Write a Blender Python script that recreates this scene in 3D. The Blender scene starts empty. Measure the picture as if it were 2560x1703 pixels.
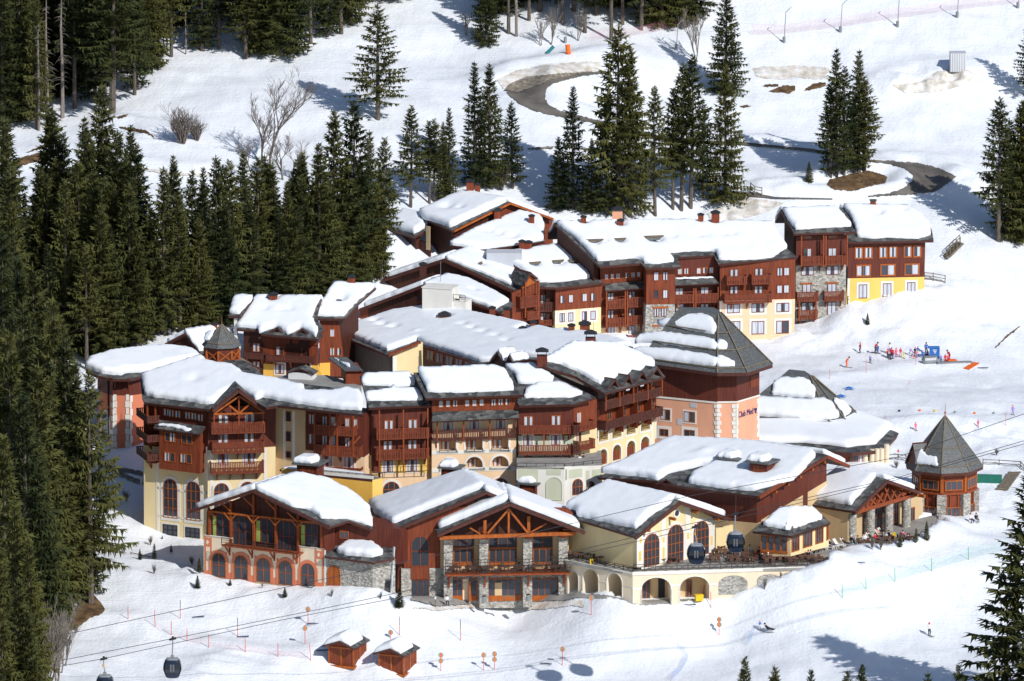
import bpy, bmesh, math, random
import numpy as np
from mathutils import Vector, Matrix, noise
from mathutils.geometry import tessellate_polygon, delaunay_2d_cdt
rnd = random.Random(7)
sc = bpy.context.scene
COL = sc.collection
V = Vector
# ------------------------------------------------------------------ camera
PITCH = math.radians(11.5); DIST = 1100.0; FPX = 20130.0
DIR = V((0, math.cos(PITCH), -math.sin(PITCH))); UPV = V((0, math.sin(PITCH), math.cos(PITCH)))
CAM = -DIST * DIR
cd = bpy.data.cameras.new('camera'); cam = bpy.data.objects.new('camera', cd); COL.objects.link(cam)
cam.location = CAM; cam.rotation_euler = (math.pi / 2 - PITCH, 0, 0)
cd.sensor_width = 36; cd.lens = FPX / 2560 * 36; cd.clip_start = 10; cd.clip_end = 4000
sc.camera = cam
def ray(px, py): return DIR + V(((px - 1280) / FPX, 0, 0)) - UPV * ((py - 851.5) / FPX)
def Yp(px, py, Y):
    d = ray(px, py); return CAM + d * ((Y - CAM.y) / d.y)
def Zp(px, py, z):
    d = ray(px, py); return CAM + d * ((z - CAM.z) / d.z)
def hitp(px, py, p, n):
    d = ray(px, py); return CAM + d * ((p - CAM).dot(n) / d.dot(n))
def R(ox, oy, s): return lambda x, y: (ox + x / s, oy + y / s)
R1 = R(200, 780, 2.6139); R2 = R(880, 860, 2.2405); R3 = R(1400, 1060, 2.806); R4 = R(920, 460, 3.1361); R5 = R(1600, 460, 2.45)
R6 = R(460, 1150, 3.6828); R7 = R(2000, 800, 2.6125); U1 = R(0, 0, 2.357); U2 = R(800, 0, 2.1427); U3 = R(1760, 0, 2.8)
U4 = R(0, 560, 2.9032); U5 = R(0, 1000, 2.2304); U6 = R(160, 1480, 2.6189); U7 = R(700, 1480, 2.94625); U8 = R(1500, 1200, 2.2236)
T1 = R(2240, 1010, 4.9); T2 = R(1560, 760, 4.48); T3 = R(480, 790, 9.8); T4 = R(1860, 920, 5.6)
G1 = R(400, 680, 4.209); G2 = R(1480, 560, 5.2263); G3 = R(1860, 500, 4.356); G4 = R(1400, 860, 4.9); G5 = R(1780, 1220, 4.3648)
G6 = R(1380, 560, 5.2269); G7 = R(2060, 840, 5.3568); S = R(0, 0, 1)
# ------------------------------------------------------------------ materials
MATS = {}
def nodes(name):
    m = bpy.data.materials.new(name); m.use_nodes = True
    nt = m.node_tree; b = nt.nodes['Principled BSDF']
    b.inputs['Specular IOR Level'].default_value = .3
    MATS[name] = m
    return m, nt, b
def tex_noise(nt, scale, detail=3, stretch=(1, 1, 1), vec='Position'):
    g = nt.nodes.new('ShaderNodeNewGeometry'); mp = nt.nodes.new('ShaderNodeMapping'); mp.inputs['Scale'].default_value = stretch
    nt.links.new(g.outputs['Position'], mp.inputs['Vector'])
    n = nt.nodes.new('ShaderNodeTexNoise'); n.inputs['Scale'].default_value = scale; n.inputs['Detail'].default_value = detail
    nt.links.new(mp.outputs['Vector'], n.inputs['Vector'])
    return n.outputs['Fac']
def ramp(nt, fac, stops):
    r = nt.nodes.new('ShaderNodeValToRGB'); e = r.color_ramp.elements
    while len(e) < len(stops): e.new(.5)
    for k, (p, c) in enumerate(stops): e[k].position = p; e[k].color = (*c, 1)
    nt.links.new(fac, r.inputs['Fac']); return r.outputs['Color']
def bump(nt, b, fac, strength, dist=.1, prev=None):
    n = nt.nodes.new('ShaderNodeBump'); n.inputs['Strength'].default_value = strength; n.inputs['Distance'].default_value = dist
    nt.links.new(fac, n.inputs['Height'])
    if prev: nt.links.new(prev, n.inputs['Normal'])
    nt.links.new(n.outputs['Normal'], b.inputs['Normal']); return n.outputs['Normal']
def mottled(name, c0, c1, scale=1.5, rough=.8, stretch=(1, 1, 1), bmp=0, p0=.3, p1=.7, detail=4):
    m, nt, b = nodes(name); f = tex_noise(nt, scale, detail, stretch)
    nt.links.new(ramp(nt, f, [(p0, c0), (p1, c1)]), b.inputs['Base Color'])
    b.inputs['Roughness'].default_value = rough
    if bmp: bump(nt, b, f, bmp, .15)
    return m
def sc3(c, k): return tuple(min(1, x * k) for x in c)
def plain(name, c, rough=.7, var=.12, scale=1.2, metal=0):
    m = mottled(name, sc3(c, 1 - var), sc3(c, 1 + var), scale, rough)
    m.node_tree.nodes['Principled BSDF'].inputs['Metallic'].default_value = metal
    return m
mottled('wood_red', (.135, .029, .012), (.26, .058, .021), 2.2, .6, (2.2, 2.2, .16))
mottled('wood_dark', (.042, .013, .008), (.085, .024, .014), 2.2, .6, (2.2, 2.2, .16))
mottled('wood_maroon', (.088, .020, .013), (.155, .037, .021), 2.2, .6, (2.2, 2.2, .16))
mottled('wood_rail', (.15, .034, .017), (.24, .060, .027), 3, .6, (1, 1, 1))
mottled('wood_rail_dark', (.075, .025, .018), (.12, .04, .028), 3, .6)
mottled('wood_orange', (.30, .072, .013), (.46, .125, .024), 2.5, .5, (1, 1, .4))
mottled('wood_grey', (.10, .085, .075), (.17, .145, .125), 2.2, .7, (3, 3, .2))
mottled('wood_beam', (.21, .045, .016), (.32, .075, .022), 2.5, .5)
mottled('fascia', (.062, .022, .017), (.11, .037, .027), 2.5, .6)
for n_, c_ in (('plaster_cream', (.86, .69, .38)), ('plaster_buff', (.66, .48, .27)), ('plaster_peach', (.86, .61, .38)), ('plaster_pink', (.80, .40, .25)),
               ('plaster_coral', (.68, .22, .12)), ('plaster_sage', (.58, .60, .45)), ('plaster_ochre', (.88, .50, .09)), ('plaster_gold', (.88, .58, .15)),
               ('plaster_pale', (.84, .70, .51)), ('trim_white', (.80, .77, .70)), ('paint_white', (.78, .78, .77)), ('stucco_grey', (.52, .54, .58))):
    mottled(n_, sc3(c_, .90), sc3(c_, 1.05), .5, .85, (1, 1, .35), detail=6)
plain('metal_grey', (.30, .31, .32), .45, .1, 1, .5); plain('metal_dark', (.028, .03, .035), .5); plain('rail_iron', (.035, .025, .022), .6)
plain('concrete', (.30, .29, .27), .9, .2, .6); plain('cable', (.05, .05, .055), .5)
mottled('asphalt', (.085, .077, .068), (.20, .18, .155), .30, .8, detail=6); mottled('earth', (.06, .034, .018), (.20, .125, .06), .9, .95, bmp=.8)
mottled('gravel_bank', (.14, .115, .085), (.36, .32, .26), 1.6, .95, bmp=.8)
plain('copper', (.35, .14, .07), .5); plain('log', (.185, .155, .115), .8, .3, 3)
m, nt, b = nodes('glass'); b.inputs['Base Color'].default_value = (.06, .07, .09, 1); b.inputs['Metallic'].default_value = .28; b.inputs['Roughness'].default_value = .09; b.inputs['Specular IOR Level'].default_value = .6
f = tex_noise(nt, 1.3, 2); bump(nt, b, f, .25, .04)
mottled('curtain', (.42, .46, .54), (.66, .70, .76), 3, .35, (2.5, 2.5, .1))
m, nt, b = nodes('slate')
g = nt.nodes.new('ShaderNodeNewGeometry'); mp = nt.nodes.new('ShaderNodeMapping'); mp.inputs['Scale'].default_value = (1.1, 1.1, 2.6); nt.links.new(g.outputs['Position'], mp.inputs['Vector'])
vo = nt.nodes.new('ShaderNodeTexVoronoi'); vo.inputs['Scale'].default_value = 1.0; nt.links.new(mp.outputs['Vector'], vo.inputs['Vector'])
cr = ramp(nt, vo.outputs['Color'], [(.15, (.035, .037, .039)), (.5, (.075, .077, .077)), (.85, (.15, .147, .138))]); nt.links.new(cr, b.inputs['Base Color']); b.inputs['Roughness'].default_value = .65
bump(nt, b, vo.outputs['Distance'], .9, .2)
m, nt, b = nodes('slate_smooth'); f = tex_noise(nt, 2.2, 4, (1, 1, 3)); nt.links.new(ramp(nt, f, [(.3, (.075, .080, .082)), (.7, (.15, .156, .155))]), b.inputs['Base Color']); b.inputs['Roughness'].default_value = .55; bump(nt, b, f, .3, .05)
m, nt, b = nodes('stone')
g = nt.nodes.new('ShaderNodeNewGeometry'); mp = nt.nodes.new('ShaderNodeMapping'); mp.inputs['Scale'].default_value = (3.0, 3.0, 4.6); nt.links.new(g.outputs['Position'], mp.inputs['Vector'])
vo = nt.nodes.new('ShaderNodeTexVoronoi'); vo.inputs['Scale'].default_value = 1.0; nt.links.new(mp.outputs['Vector'], vo.inputs['Vector'])
nt.links.new(ramp(nt, vo.outputs['Color'], [(.1, (.22, .21, .185)), (.5, (.37, .355, .32)), (.9, (.54, .51, .45))]), b.inputs['Base Color']); b.inputs['Roughness'].default_value = .9
bump(nt, b, vo.outputs['Distance'], .8, .12)
def snow_mat(name, c0, c1, s1, a1, s2, a2, stretch=(1, 1, 1), dirt=None):
    m, nt, b = nodes(name); b.inputs['Roughness'].default_value = .55; b.inputs['Specular IOR Level'].default_value = .25
    f1 = tex_noise(nt, s1, 4, stretch); f2 = tex_noise(nt, s2, 3)
    col = ramp(nt, f1, [(.3, c0), (.7, c1)])
    if dirt:
        f3 = tex_noise(nt, .10, 6); r3 = ramp(nt, f3, [(.56, (0, 0, 0)), (.76, (.5, .5, .5))])
        mx = nt.nodes.new('ShaderNodeMix'); mx.data_type = 'RGBA'; nt.links.new(r3, mx.inputs[0]); nt.links.new(col, mx.inputs[6]); mx.inputs[7].default_value = (*dirt, 1); col = mx.outputs[2]
    nt.links.new(col, b.inputs['Base Color'])
    n1 = bump(nt, b, f1, a1, .5); n1 = bump(nt, b, f2, a2, .12, n1)
    if name == 'snow_ground':
        g = nt.nodes.new('ShaderNodeNewGeometry'); mp = nt.nodes.new('ShaderNodeMapping'); mp.inputs['Rotation'].default_value = (0, 0, .5); mp.inputs['Scale'].default_value = (.13, 2.2, .5); nt.links.new(g.outputs['Position'], mp.inputs['Vector'])
        n = nt.nodes.new('ShaderNodeTexNoise'); n.inputs['Scale'].default_value = .8; n.inputs['Detail'].default_value = 3; n.inputs['Distortion'].default_value = .6; nt.links.new(mp.outputs['Vector'], n.inputs['Vector']); bump(nt, b, n.outputs['Fac'], .38, .2, n1)
    return m
snow_mat('snow', (.84, .87, .91), (.895, .915, .945), .5, .16, 3.0, .22)
snow_mat('snow_ground', (.82, .855, .90), (.895, .915, .945), .45, .40, 2.2, .75, (1, .45, 1))
snow_mat('snow_dirty', (.55, .48, .39), (.88, .87, .85), .7, .5, 3, .6)
# ------------------------------------------------------------------ mesh builder
OFF = {}
class MB:
    def __init__(s): s.v = []; s.f = []; s.m = []
    def add(s, vs, fs, m=0):
        b = len(s.v); s.v += [tuple(v) for v in vs]; s.f += [tuple(b + i for i in f) for f in fs]; s.m += [m] * len(fs); return s
    def hexa(s, p, m=0): return s.add(p, [(3, 2, 1, 0), (4, 5, 6, 7), (0, 1, 5, 4), (1, 2, 6, 5), (2, 3, 7, 6), (3, 0, 4, 7)], m)
    def box(s, c, x, y, z, m=0):
        c = V(c); return s.hexa([c - x - y - z, c + x - y - z, c + x + y - z, c - x + y - z, c - x - y + z, c + x - y + z, c + x + y + z, c - x + y + z], m)
    def abox(s, x0, x1, y0, y1, z0, z1, m=0):
        return s.box(((x0 + x1) / 2, (y0 + y1) / 2, (z0 + z1) / 2), V(((x1 - x0) / 2, 0, 0)), V((0, (y1 - y0) / 2, 0)), V((0, 0, (z1 - z0) / 2)), m)
    def bar(s, a, b, w, h=None, m=0, up=V((0, 0, 1))):
        a = V(a); b = V(b); d = b - a; h = h or w
        if d.length < 1e-6: return s
        dn = d.normalized(); x = dn.cross(up)
        if x.length < 1e-3: x = dn.cross(V((0, 1, 0)))
        x.normalize(); y = x.cross(dn)
        return s.box((a + b) / 2, x * (w / 2), d / 2, y * (h / 2), m)
    def tube(s, pts, rs, n=6, m=0, caps=True):
        pts = [V(p) for p in pts]; k = len(pts); rs = rs if isinstance(rs, (list, tuple)) else [rs] * k; vs = []
        for i, p in enumerate(pts):
            d = (pts[min(i + 1, k - 1)] - pts[max(i - 1, 0)]).normalized(); x = d.cross(V((0, 0, 1)))
            if x.length < .05: x = d.cross(V((0, 1, 0)))
            x.normalize(); y = d.cross(x)
            vs += [p + (x * math.cos(2 * math.pi * j / n) + y * math.sin(2 * math.pi * j / n)) * rs[i] for j in range(n)]
        fs = [(i * n + j, i * n + (j + 1) % n, (i + 1) * n + (j + 1) % n, (i + 1) * n + j) for i in range(k - 1) for j in range(n)]
        if caps: fs += [tuple(range(n)), tuple((k - 1) * n + j for j in range(n))]
        return s.add(vs, fs, m)
    def ball(s, c, rx, ry, rz, nu=8, nv=6, m=0):
        c = V(c); vs = [c + V((0, 0, rz))]
        for i in range(1, nv):
            t = math.pi * i / nv
            vs += [c + V((rx * math.sin(t) * math.cos(2 * math.pi * j / nu), ry * math.sin(t) * math.sin(2 * math.pi * j / nu), rz * math.cos(t))) for j in range(nu)]
        vs.append(c - V((0, 0, rz))); L = len(vs) - 1
        fs = [(0, 1 + j, 1 + (j + 1) % nu) for j in range(nu)]
        fs += [(1 + (i - 1) * nu + j, 1 + i * nu + j, 1 + i * nu + (j + 1) % nu, 1 + (i - 1) * nu + (j + 1) % nu) for i in range(1, nv - 1) for j in range(nu)]
        fs += [(L, 1 + (nv - 2) * nu + (j + 1) % nu, 1 + (nv - 2) * nu + j) for j in range(nu)]
        return s.add(vs, fs, m)
    def build(s, name, mats, parent=None, smooth=False, loc=None, fix=False):
        me = bpy.data.meshes.new(name); o = bpy.data.objects.new(name, me); COL.objects.link(o)
        off = OFF.get(parent.name, V((0, 0, 0))) if parent else (V(loc) if loc is not None else V((0, 0, 0)))
        me.from_pydata([(x - off.x, y - off.y, z - off.z) for x, y, z in s.v], [], s.f)
        for m in (mats if isinstance(mats, (list, tuple)) else [mats]): me.materials.append(MATS[m] if isinstance(m, str) else m)
        if any(s.m): me.polygons.foreach_set('material_index', s.m)
        if smooth: me.polygons.foreach_set('use_smooth', [True] * len(me.polygons))
        if fix:
            bm = bmesh.new(); bm.from_mesh(me); bmesh.ops.recalc_face_normals(bm, faces=bm.faces); bm.to_mesh(me); bm.free()
        me.update()
        OFF[o.name] = off
        if parent: o.parent = parent
        else: o.location = off
        return o
def tag(o, label, cat, group=None):
    o['label'] = label; o['category'] = cat
    if group: o['group'] = group
    return o
def thing(name, loc, label, cat, group=None):
    o = bpy.data.objects.new(name, None); o.empty_display_size = .5; COL.objects.link(o); o.location = loc; OFF[o.name] = V(loc)
    return tag(o, label, cat, group)
def struct(o, kind='structure'): o['kind'] = kind; return o
def copy_tree(o, parent=None):
    c = o.copy(); COL.objects.link(c)
    if parent: c.parent = parent
    for ch in list(o.children): copy_tree(ch, c)
    return c
ORD = ['first', 'second', 'third', 'fourth', 'fifth', 'sixth', 'seventh', 'eighth', 'ninth', 'tenth', 'eleventh', 'twelfth', 'thirteenth', 'fourteenth', 'fifteenth', 'sixteenth', 'seventeenth', 'eighteenth', 'nineteenth', 'twentieth'] + [f'twenty-{w}' for w in 'first second third fourth fifth sixth seventh eighth ninth'.split()] + ['thirtieth'] + [f'thirty-{w}' for w in 'first second third fourth fifth sixth seventh eighth ninth'.split()]
def pip(x, y, poly):
    c = False; j = len(poly) - 1
    for i in range(len(poly)):
        if (poly[i][1] > y) != (poly[j][1] > y) and x < (poly[j][0] - poly[i][0]) * (y - poly[i][1]) / (poly[j][1] - poly[i][1]) + poly[i][0]: c = not c
        j = i
    return c
# ------------------------------------------------------------------ terrain
GC = [(-200, 1703, -88), (100, 1703, -77), (300, 1703, -70), (800, 1703, -60), (1280, 1703, -58), (1800, 1703, -62), (2300, 1703, -70), (2760, 1703, -72),
      (560, 1650, -57), (450, 1590, -47), (700, 1620, -50), (330, 1540, -44), (850, 1665, -55),
      (300, 1480, -36), (700, 1560, -44), (1280, 1570, -38), (1800, 1570, -44), (2300, 1570, -47), (2760, 1560, -47),
      (430, 1432, -29), (509, 1438, -30.3), (814, 1470, -39), (932, 1480, -42.3), (985, 1492, -40.5), (1020, 1500, -37), (1120, 1507, -38), (1410, 1504, -37.5), (1427, 1497, -37.2), (1582, 1516, -44.3), (1670, 1510, -43.3), (1780, 1492, -42.4), (1796, 1480, -42.3), (1865, 1470, -41.9), (1935, 1448, -41.4), (2034, 1420, -40.8), (2080, 1402, -39),
      (2400, 1312, -12), (2600, 1340, -15), (2760, 1350, -15), (2500, 1200, 6), (2300, 1070, 26), (2500, 1010, 42), (1985, 920, 64), (2300, 905, 72), (2560, 900, 76), (2760, 900, 78),
      (1880, 850, 82), (2119, 766, 90), (2216, 750, 91), (2310, 736, 92), (2060, 815, 87.5), (1990, 836, 83.5), (2480, 720, 97), (2560, 780, 93), (2700, 760, 96), (2480, 560, 118), (2400, 475, 129), (2100, 470, 126), (1800, 505, 119), (2300, 300, 158), (2560, 300, 160), (2760, 300, 160),
      (2300, 150, 177), (2560, 0, 198), (2760, 0, 198), (2000, 200, 170), (2000, 0, 194), (1780, 380, 140),
      (1330, 265, 147), (1500, 300, 144), (1300, 130, 170), (1500, 90, 178), (1280, 0, 190), (1350, 400, 126), (1350, 480, 116), (1550, 480, 117),
      (900, 290, 136), (600, 430, 116), (450, 370, 122), (600, 200, 150), (900, 150, 163), (450, 150, 160), (750, 100, 168), (150, 280, 142), (100, 420, 120), (0, 0, 184), (-200, 0, 184), (500, 0, 182), (800, 0, 186),
      (-200, 420, 120), (-200, 900, 45), (-200, 1300, -10), (350, 550, 98), (700, 650, 84), (700, 760, 68), (400, 800, 58), (250, 930, 44), (240, 1050, 27), (300, 1200, 6), (300, 1310, -8), (361, 1318, -8.5), (391, 1338, -9.5), (506, 1350, -12.7), (286, 1126, 19), (330, 1110, 20),
      (100, 1300, -8), (0, 1000, 30), (0, 1600, -52), (980, 560, 98), (1000, 1000, 34), (1300, 835, 80), (1500, 825, 81), (1700, 840, 83), (1780, 835, 84), (900, 1250, -6), (1300, 1240, -4), (1650, 1150, 14), (1900, 1160, 10)]
cp = [tuple(Yp(*c)) for c in GC]
ya = math.radians(8); ZT = hitp(*R3(510, 1044), Yp(*R3(510, 1265), -44), V((math.sin(ya), -math.cos(ya), 0))).z   # terrace level
cp += [tuple(Zp(*R7(*q), ZT - .1)) for q in ((60, 1540), (220, 1510), (400, 1512), (560, 1510), (730, 1488), (890, 1400), (960, 1345))] + [tuple(Zp(*R3(*q), ZT - .1)) for q in ((1890, 1012), (1960, 950))]
for x in (-140, -70, 0, 70, 140):
    cp.append((x, 300, 30 + 95 * .22)); cp.append((x, 400, 30 + 195 * .24)); cp.append((x, -150, -58))
cp = np.array(cp)
def _U(r2): return np.where(r2 > 1e-9, r2 * np.log(np.maximum(r2, 1e-9)), 0) * .5
N_ = len(cp); d2 = ((cp[:, None, :2] - cp[None, :, :2]) ** 2).sum(-1)
A_ = np.zeros((N_ + 3, N_ + 3)); A_[:N_, :N_] = _U(d2) + np.eye(N_) * 6.0; A_[:N_, N_] = 1; A_[:N_, N_ + 1:] = cp[:, :2]; A_[N_, :N_] = 1; A_[N_ + 1:, :N_] = cp[:, :2].T
W_ = np.linalg.solve(A_, np.concatenate([cp[:, 2], np.zeros(3)]))
GX0, GY0, GR = -150.0, -140.0, .8
NX, NY = 376, 600
gx = GX0 + GR * np.arange(NX); gy = GY0 + GR * np.arange(NY)
XX, YY = np.meshgrid(gx, gy, indexing='ij'); H = np.zeros_like(XX)
for i in range(NX):
    q = np.stack([XX[i], YY[i]], -1); r2 = ((q[:, None, :] - cp[None, :, :2]) ** 2).sum(-1)
    H[i] = _U(r2) @ W_[:N_] + W_[N_] + q @ W_[N_ + 1:]
def ground(x, y):
    fx = min(max((x - GX0) / GR, 0), NX - 1.001); fy = min(max((y - GY0) / GR, 0), NY - 1.001); i = int(fx); j = int(fy); a = fx - i; b_ = fy - j
    return float(H[i, j] * (1 - a) * (1 - b_) + H[i + 1, j] * a * (1 - b_) + H[i, j + 1] * (1 - a) * b_ + H[i + 1, j + 1] * a * b_)
def G(px, py, up=0.0):
    d = ray(px, py); Y = -135.0; prev = None
    while Y < 335:
        p = CAM + d * ((Y - CAM.y) / d.y); g = p.z - ground(p.x, p.y)
        if g < 0 and prev is not None:
            for _ in range(12):
                mid = (Y + prev) / 2; p = CAM + d * ((mid - CAM.y) / d.y)
                if p.z - ground(p.x, p.y) < 0: Y = mid
                else: prev = mid
            break
        prev = Y; Y += 1.0
    p = CAM + d * ((Y - CAM.y) / d.y)
    return V((p.x, p.y, ground(p.x, p.y) + up))
def poly_dist(pts):
    best = np.full(XX.shape, 1e9)
    for a, b_ in zip(pts[:-1], pts[1:]):
        ax, ay = a[0], a[1]; dx, dy = b_[0] - ax, b_[1] - ay; L2 = dx * dx + dy * dy + 1e-9
        t = np.clip(((XX - ax) * dx + (YY - ay) * dy) / L2, 0, 1)
        best = np.minimum(best, np.hypot(XX - ax - t * dx, YY - ay - t * dy))
    return best
ridges = []
def ridge(reg, pts, h, w): ridges.append(([G(*reg(*p)) for p in pts], h, w))
ridge(U2, [(950, 440), (1050, 395), (1250, 360), (1530, 340)], 1.6, 4); ridge(U2, [(985, 555), (1090, 605), (1250, 660), (1500, 710)], 1.0, 3); ridge(U2, [(1255, 470), (1225, 540), (1300, 590), (1480, 630)], 1.6, 3.2)
ridge(U2, [(1300, 470), (1450, 440), (1560, 400), (1750, 380)], 1.2, 6)
ridge(U3, [(260, 985), (430, 1000), (640, 1045), (780, 1050)], 1.0, 2.2); ridge(U3, [(430, 1345), (700, 1330), (860, 1230), (1100, 1190), (1300, 1180), (1440, 1230), (1380, 1330), (1240, 1365), (900, 1375), (430, 1375)], 1.3, 2.6)
ridge(U3, [(1300, 1105), (1500, 1120), (1700, 1180), (1790, 1260), (1900, 1300)], 1.2, 3); ridge(U3, [(1800, 1260), (1700, 1330), (1900, 1360)], 1.0, 3)
ridge(U3, [(1330, 590), (1500, 560), (1700, 520), (1900, 560)], 1.6, 5); ridge(U1, [(800, 965), (950, 990), (1100, 1005), (1250, 1010)], 1.0, 2.5)
ridge(U1, [(700, 735), (830, 740), (905, 790)], 1.2, 3); ridge(U6, [(270, 150), (430, 180), (640, 270), (830, 345), (1170, 395), (1600, 430)], .7, 3)
ridge(U6, [(880, 560), (980, 440), (1130, 400)], .5, 3); ridge(U6, [(1100, 500), (1700, 440), (2050, 520)], .7, 4); ridge(U7, [(2000, 560), (2250, 545)], .5, 4)
ridge(U8, [(1290, 470), (1450, 400), (1700, 370), (1850, 290)], .9, 3); ridge(U8, [(960, 620), (1200, 540), (1330, 470)], .4, 4); ridge(U8, [(430, 890), (620, 800), (1250, 640), (2250, 430)], .5, 3.5)
ridge(R2, [(1290, 1420), (1350, 1395), (1410, 1425)], .7, 1.6); ridge(R2, [(1440, 1440), (1500, 1415), (1550, 1440)], .5, 1.5); ridge(R7, [(860, 1380), (960, 1330), (1100, 1330), (1160, 1330)], .7, 3)
ridge(R7, [(0, 440), (400, 350), (800, 290), (1080, 300)], .6, 3); ridge(R7, [(600, 690), (1100, 680), (1460, 660)], .7, 4); ridge(R6, [(180, 1110), (500, 1140), (900, 1190), (1350, 1180), (1700, 1230), (2050, 1330)], .5, 3)
ridge(G3, [(1080, 1380), (1400, 1270), (1700, 1200), (1990, 1140), (2178, 1090)], .8, 3); ridge(G3, [(700, 1500), (850, 1420), (1060, 1370)], .5, 2.5)
for pts, h, w in ridges:
    dd = poly_dist(pts); H += h * np.exp(-(dd / w) ** 2)
# lumpy snow relief, coarse then fine
rs = np.random.RandomState(3)
def vnoise(cell, amp):
    n0, n1 = int(NX * GR / cell) + 3, int(NY * GR / cell) + 3; g = rs.randn(n0, n1)
    fx = (XX - GX0) / cell; fy = (YY - GY0) / cell; i = fx.astype(int); j = fy.astype(int); a = fx - i; b_ = fy - j; a = a * a * (3 - 2 * a); b_ = b_ * b_ * (3 - 2 * b_)
    return amp * (g[i, j] * (1 - a) * (1 - b_) + g[i + 1, j] * a * (1 - b_) + g[i, j + 1] * (1 - a) * b_ + g[i + 1, j + 1] * a * b_)
H += vnoise(14, .26) + vnoise(6, .17) + vnoise(3, .07) + vnoise(1.6, .035)
def rough_zone(reg, pts, w, amp):
    dd = poly_dist([G(*reg(*p)) for p in pts]); return np.exp(-(dd / w) ** 2) * (vnoise(1.7, amp) + vnoise(.9, amp * .6))
for a_ in ((R6, [(0, 1000), (300, 1130), (900, 1200), (1700, 1250)], 5, .17), (G3, [(700, 1430), (1100, 1330), (1700, 1200), (2150, 1100)], 8, .30), (G3, [(1500, 1200), (1800, 1170), (2150, 1080)], 4, .26), (R7, [(900, 1000), (1100, 720), (1460, 720)], 7, .20), (R7, [(1000, 1250), (1250, 1200), (1460, 1150)], 5, .16),
           (U3, [(1350, 560), (1600, 560), (1850, 560)], 4, .35), (U8, [(1000, 600), (1400, 440), (1900, 280)], 4, .15), (U6, [(880, 560), (1100, 440), (1700, 480), (2357, 560)], 4, .14), (U3, [(0, 1480), (400, 1400)], 5, .2)):
    H += rough_zone(*a_)
DKP = [tuple(Zp(*R3(x, y), ZT))[:2] for x, y in ((60, 966), (510, 1042), (1890, 1003), (1950, 940))] + [tuple(Zp(*R7(x, y), ZT))[:2] for x, y in ((240, 1500), (560, 1500), (720, 1480), (900, 1380), (960, 1330), (900, 1270), (300, 1380), (0, 1420))] + [tuple(Zp(*R3(x, y), ZT))[:2] for x, y in ((1400, 830), (1085, 850), (600, 940), (130, 860))]
zb0 = Yp(*R3(510, 1265), -44).z; dpoly = poly_dist(DKP + DKP[:1])
for i in range(NX):
    if abs(gx[i]) > 70: continue
    for j in range(NY):
        if -60 < gy[j] < 20 and pip(gx[i], gy[j], DKP) and dpoly[i, j] > .5: H[i, j] = min(H[i, j], zb0 + .05)
idx = np.arange(NX * NY).reshape(NX, NY)
tb = bpy.data.meshes.new('terrain')
vs = np.stack([XX, YY, H], -1).reshape(-1, 3)
fs = np.stack([idx[:-1, :-1], idx[1:, :-1], idx[1:, 1:], idx[:-1, 1:]], -1).reshape(-1, 4)
tb.vertices.add(len(vs)); tb.vertices.foreach_set('co', vs.ravel()); tb.loops.add(fs.size); tb.loops.foreach_set('vertex_index', fs.ravel().astype(np.int32))
tb.polygons.add(len(fs)); tb.polygons.foreach_set('loop_start', np.arange(0, fs.size, 4, dtype=np.int32)); tb.polygons.foreach_set('use_smooth', np.ones(len(fs), bool)); tb.update(calc_edges=True)
tb.materials.append(MATS['snow_ground']); to = bpy.data.objects.new('snow_terrain', tb); COL.objects.link(to); struct(to)
def resample(poly, step, jit=0, closed=True):
    out = []; n = len(poly)
    for i in range(n if closed else n - 1):
        a = poly[i]; b_ = poly[(i + 1) % n]; L = math.hypot(b_[0] - a[0], b_[1] - a[1]); k = max(1, int(round(L / step)))
        for q in range(k):
            t = q / k; j = jit * (0 if q == 0 else 1)
            out.append((a[0] + (b_[0] - a[0]) * t + rnd.uniform(-j, j), a[1] + (b_[1] - a[1]) * t + rnd.uniform(-j, j)))
    return out
def cdt(bound, inner):
    n = len(bound); vs2 = [V(p) for p in bound + inner]
    r = delaunay_2d_cdt(vs2, [(i, (i + 1) % n) for i in range(n)], [list(range(n))], 1, 1e-5)
    return r[0], r[2], r[3]
def drape(name, reg, poly, mat, off=.12, lump=0, step=4, jit=1.5):
    P = [reg(*p) for p in poly]; bd = resample(P, step, jit); xs = [p[0] for p in P]; ys = [p[1] for p in P]; inn = []
    y = min(ys)
    while y < max(ys):
        x = min(xs)
        while x < max(xs):
            if pip(x, y, bd): inn.append((x + rnd.uniform(-1, 1), y + rnd.uniform(-.6, .6)))
            x += step
        y += step * .45
    v2, f2, _ = cdt(bd, inn); mb = MB(); pts = []
    for q in v2:
        p = G(q.x, q.y); edge = min(math.hypot(q.x - c[0], q.y - c[1]) for c in bd)
        pts.append(p + V((0, 0, off + lump * min(1, edge / 10) * (.6 + .4 * noise.noise(p * .6)))))
    mb.add(pts, [tuple(f) for f in f2])
    return mb.build(name, mat, smooth=True, fix=True)
struct(drape('road', U2, [(1530, 383), (1540, 395), (1400, 412), (1250, 450), (1215, 480), (1205, 530), (1225, 565), (1290, 600), (1480, 645), (1500, 668), (1400, 650), (1280, 628), (1150, 598), (1070, 560), (1020, 520), (1000, 495), (1040, 478), (1130, 440), (1250, 408), (1400, 393)], 'asphalt'))
struct(drape('gravel_verge', U2, [(1400, 398), (1250, 432), (1060, 500), (985, 490), (1010, 460), (1100, 420), (1250, 402), (1460, 388)], 'gravel_bank', .2))
struct(drape('road', U3, [(1090, 1120), (1300, 1130), (1500, 1145), (1640, 1180), (1740, 1225), (1765, 1245), (1640, 1335), (1600, 1350), (1400, 1370), (1150, 1385), (1150, 1375), (1290, 1360), (1400, 1320), (1460, 1270), (1465, 1230), (1400, 1180), (1280, 1150), (1090, 1130)], 'asphalt'))
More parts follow.
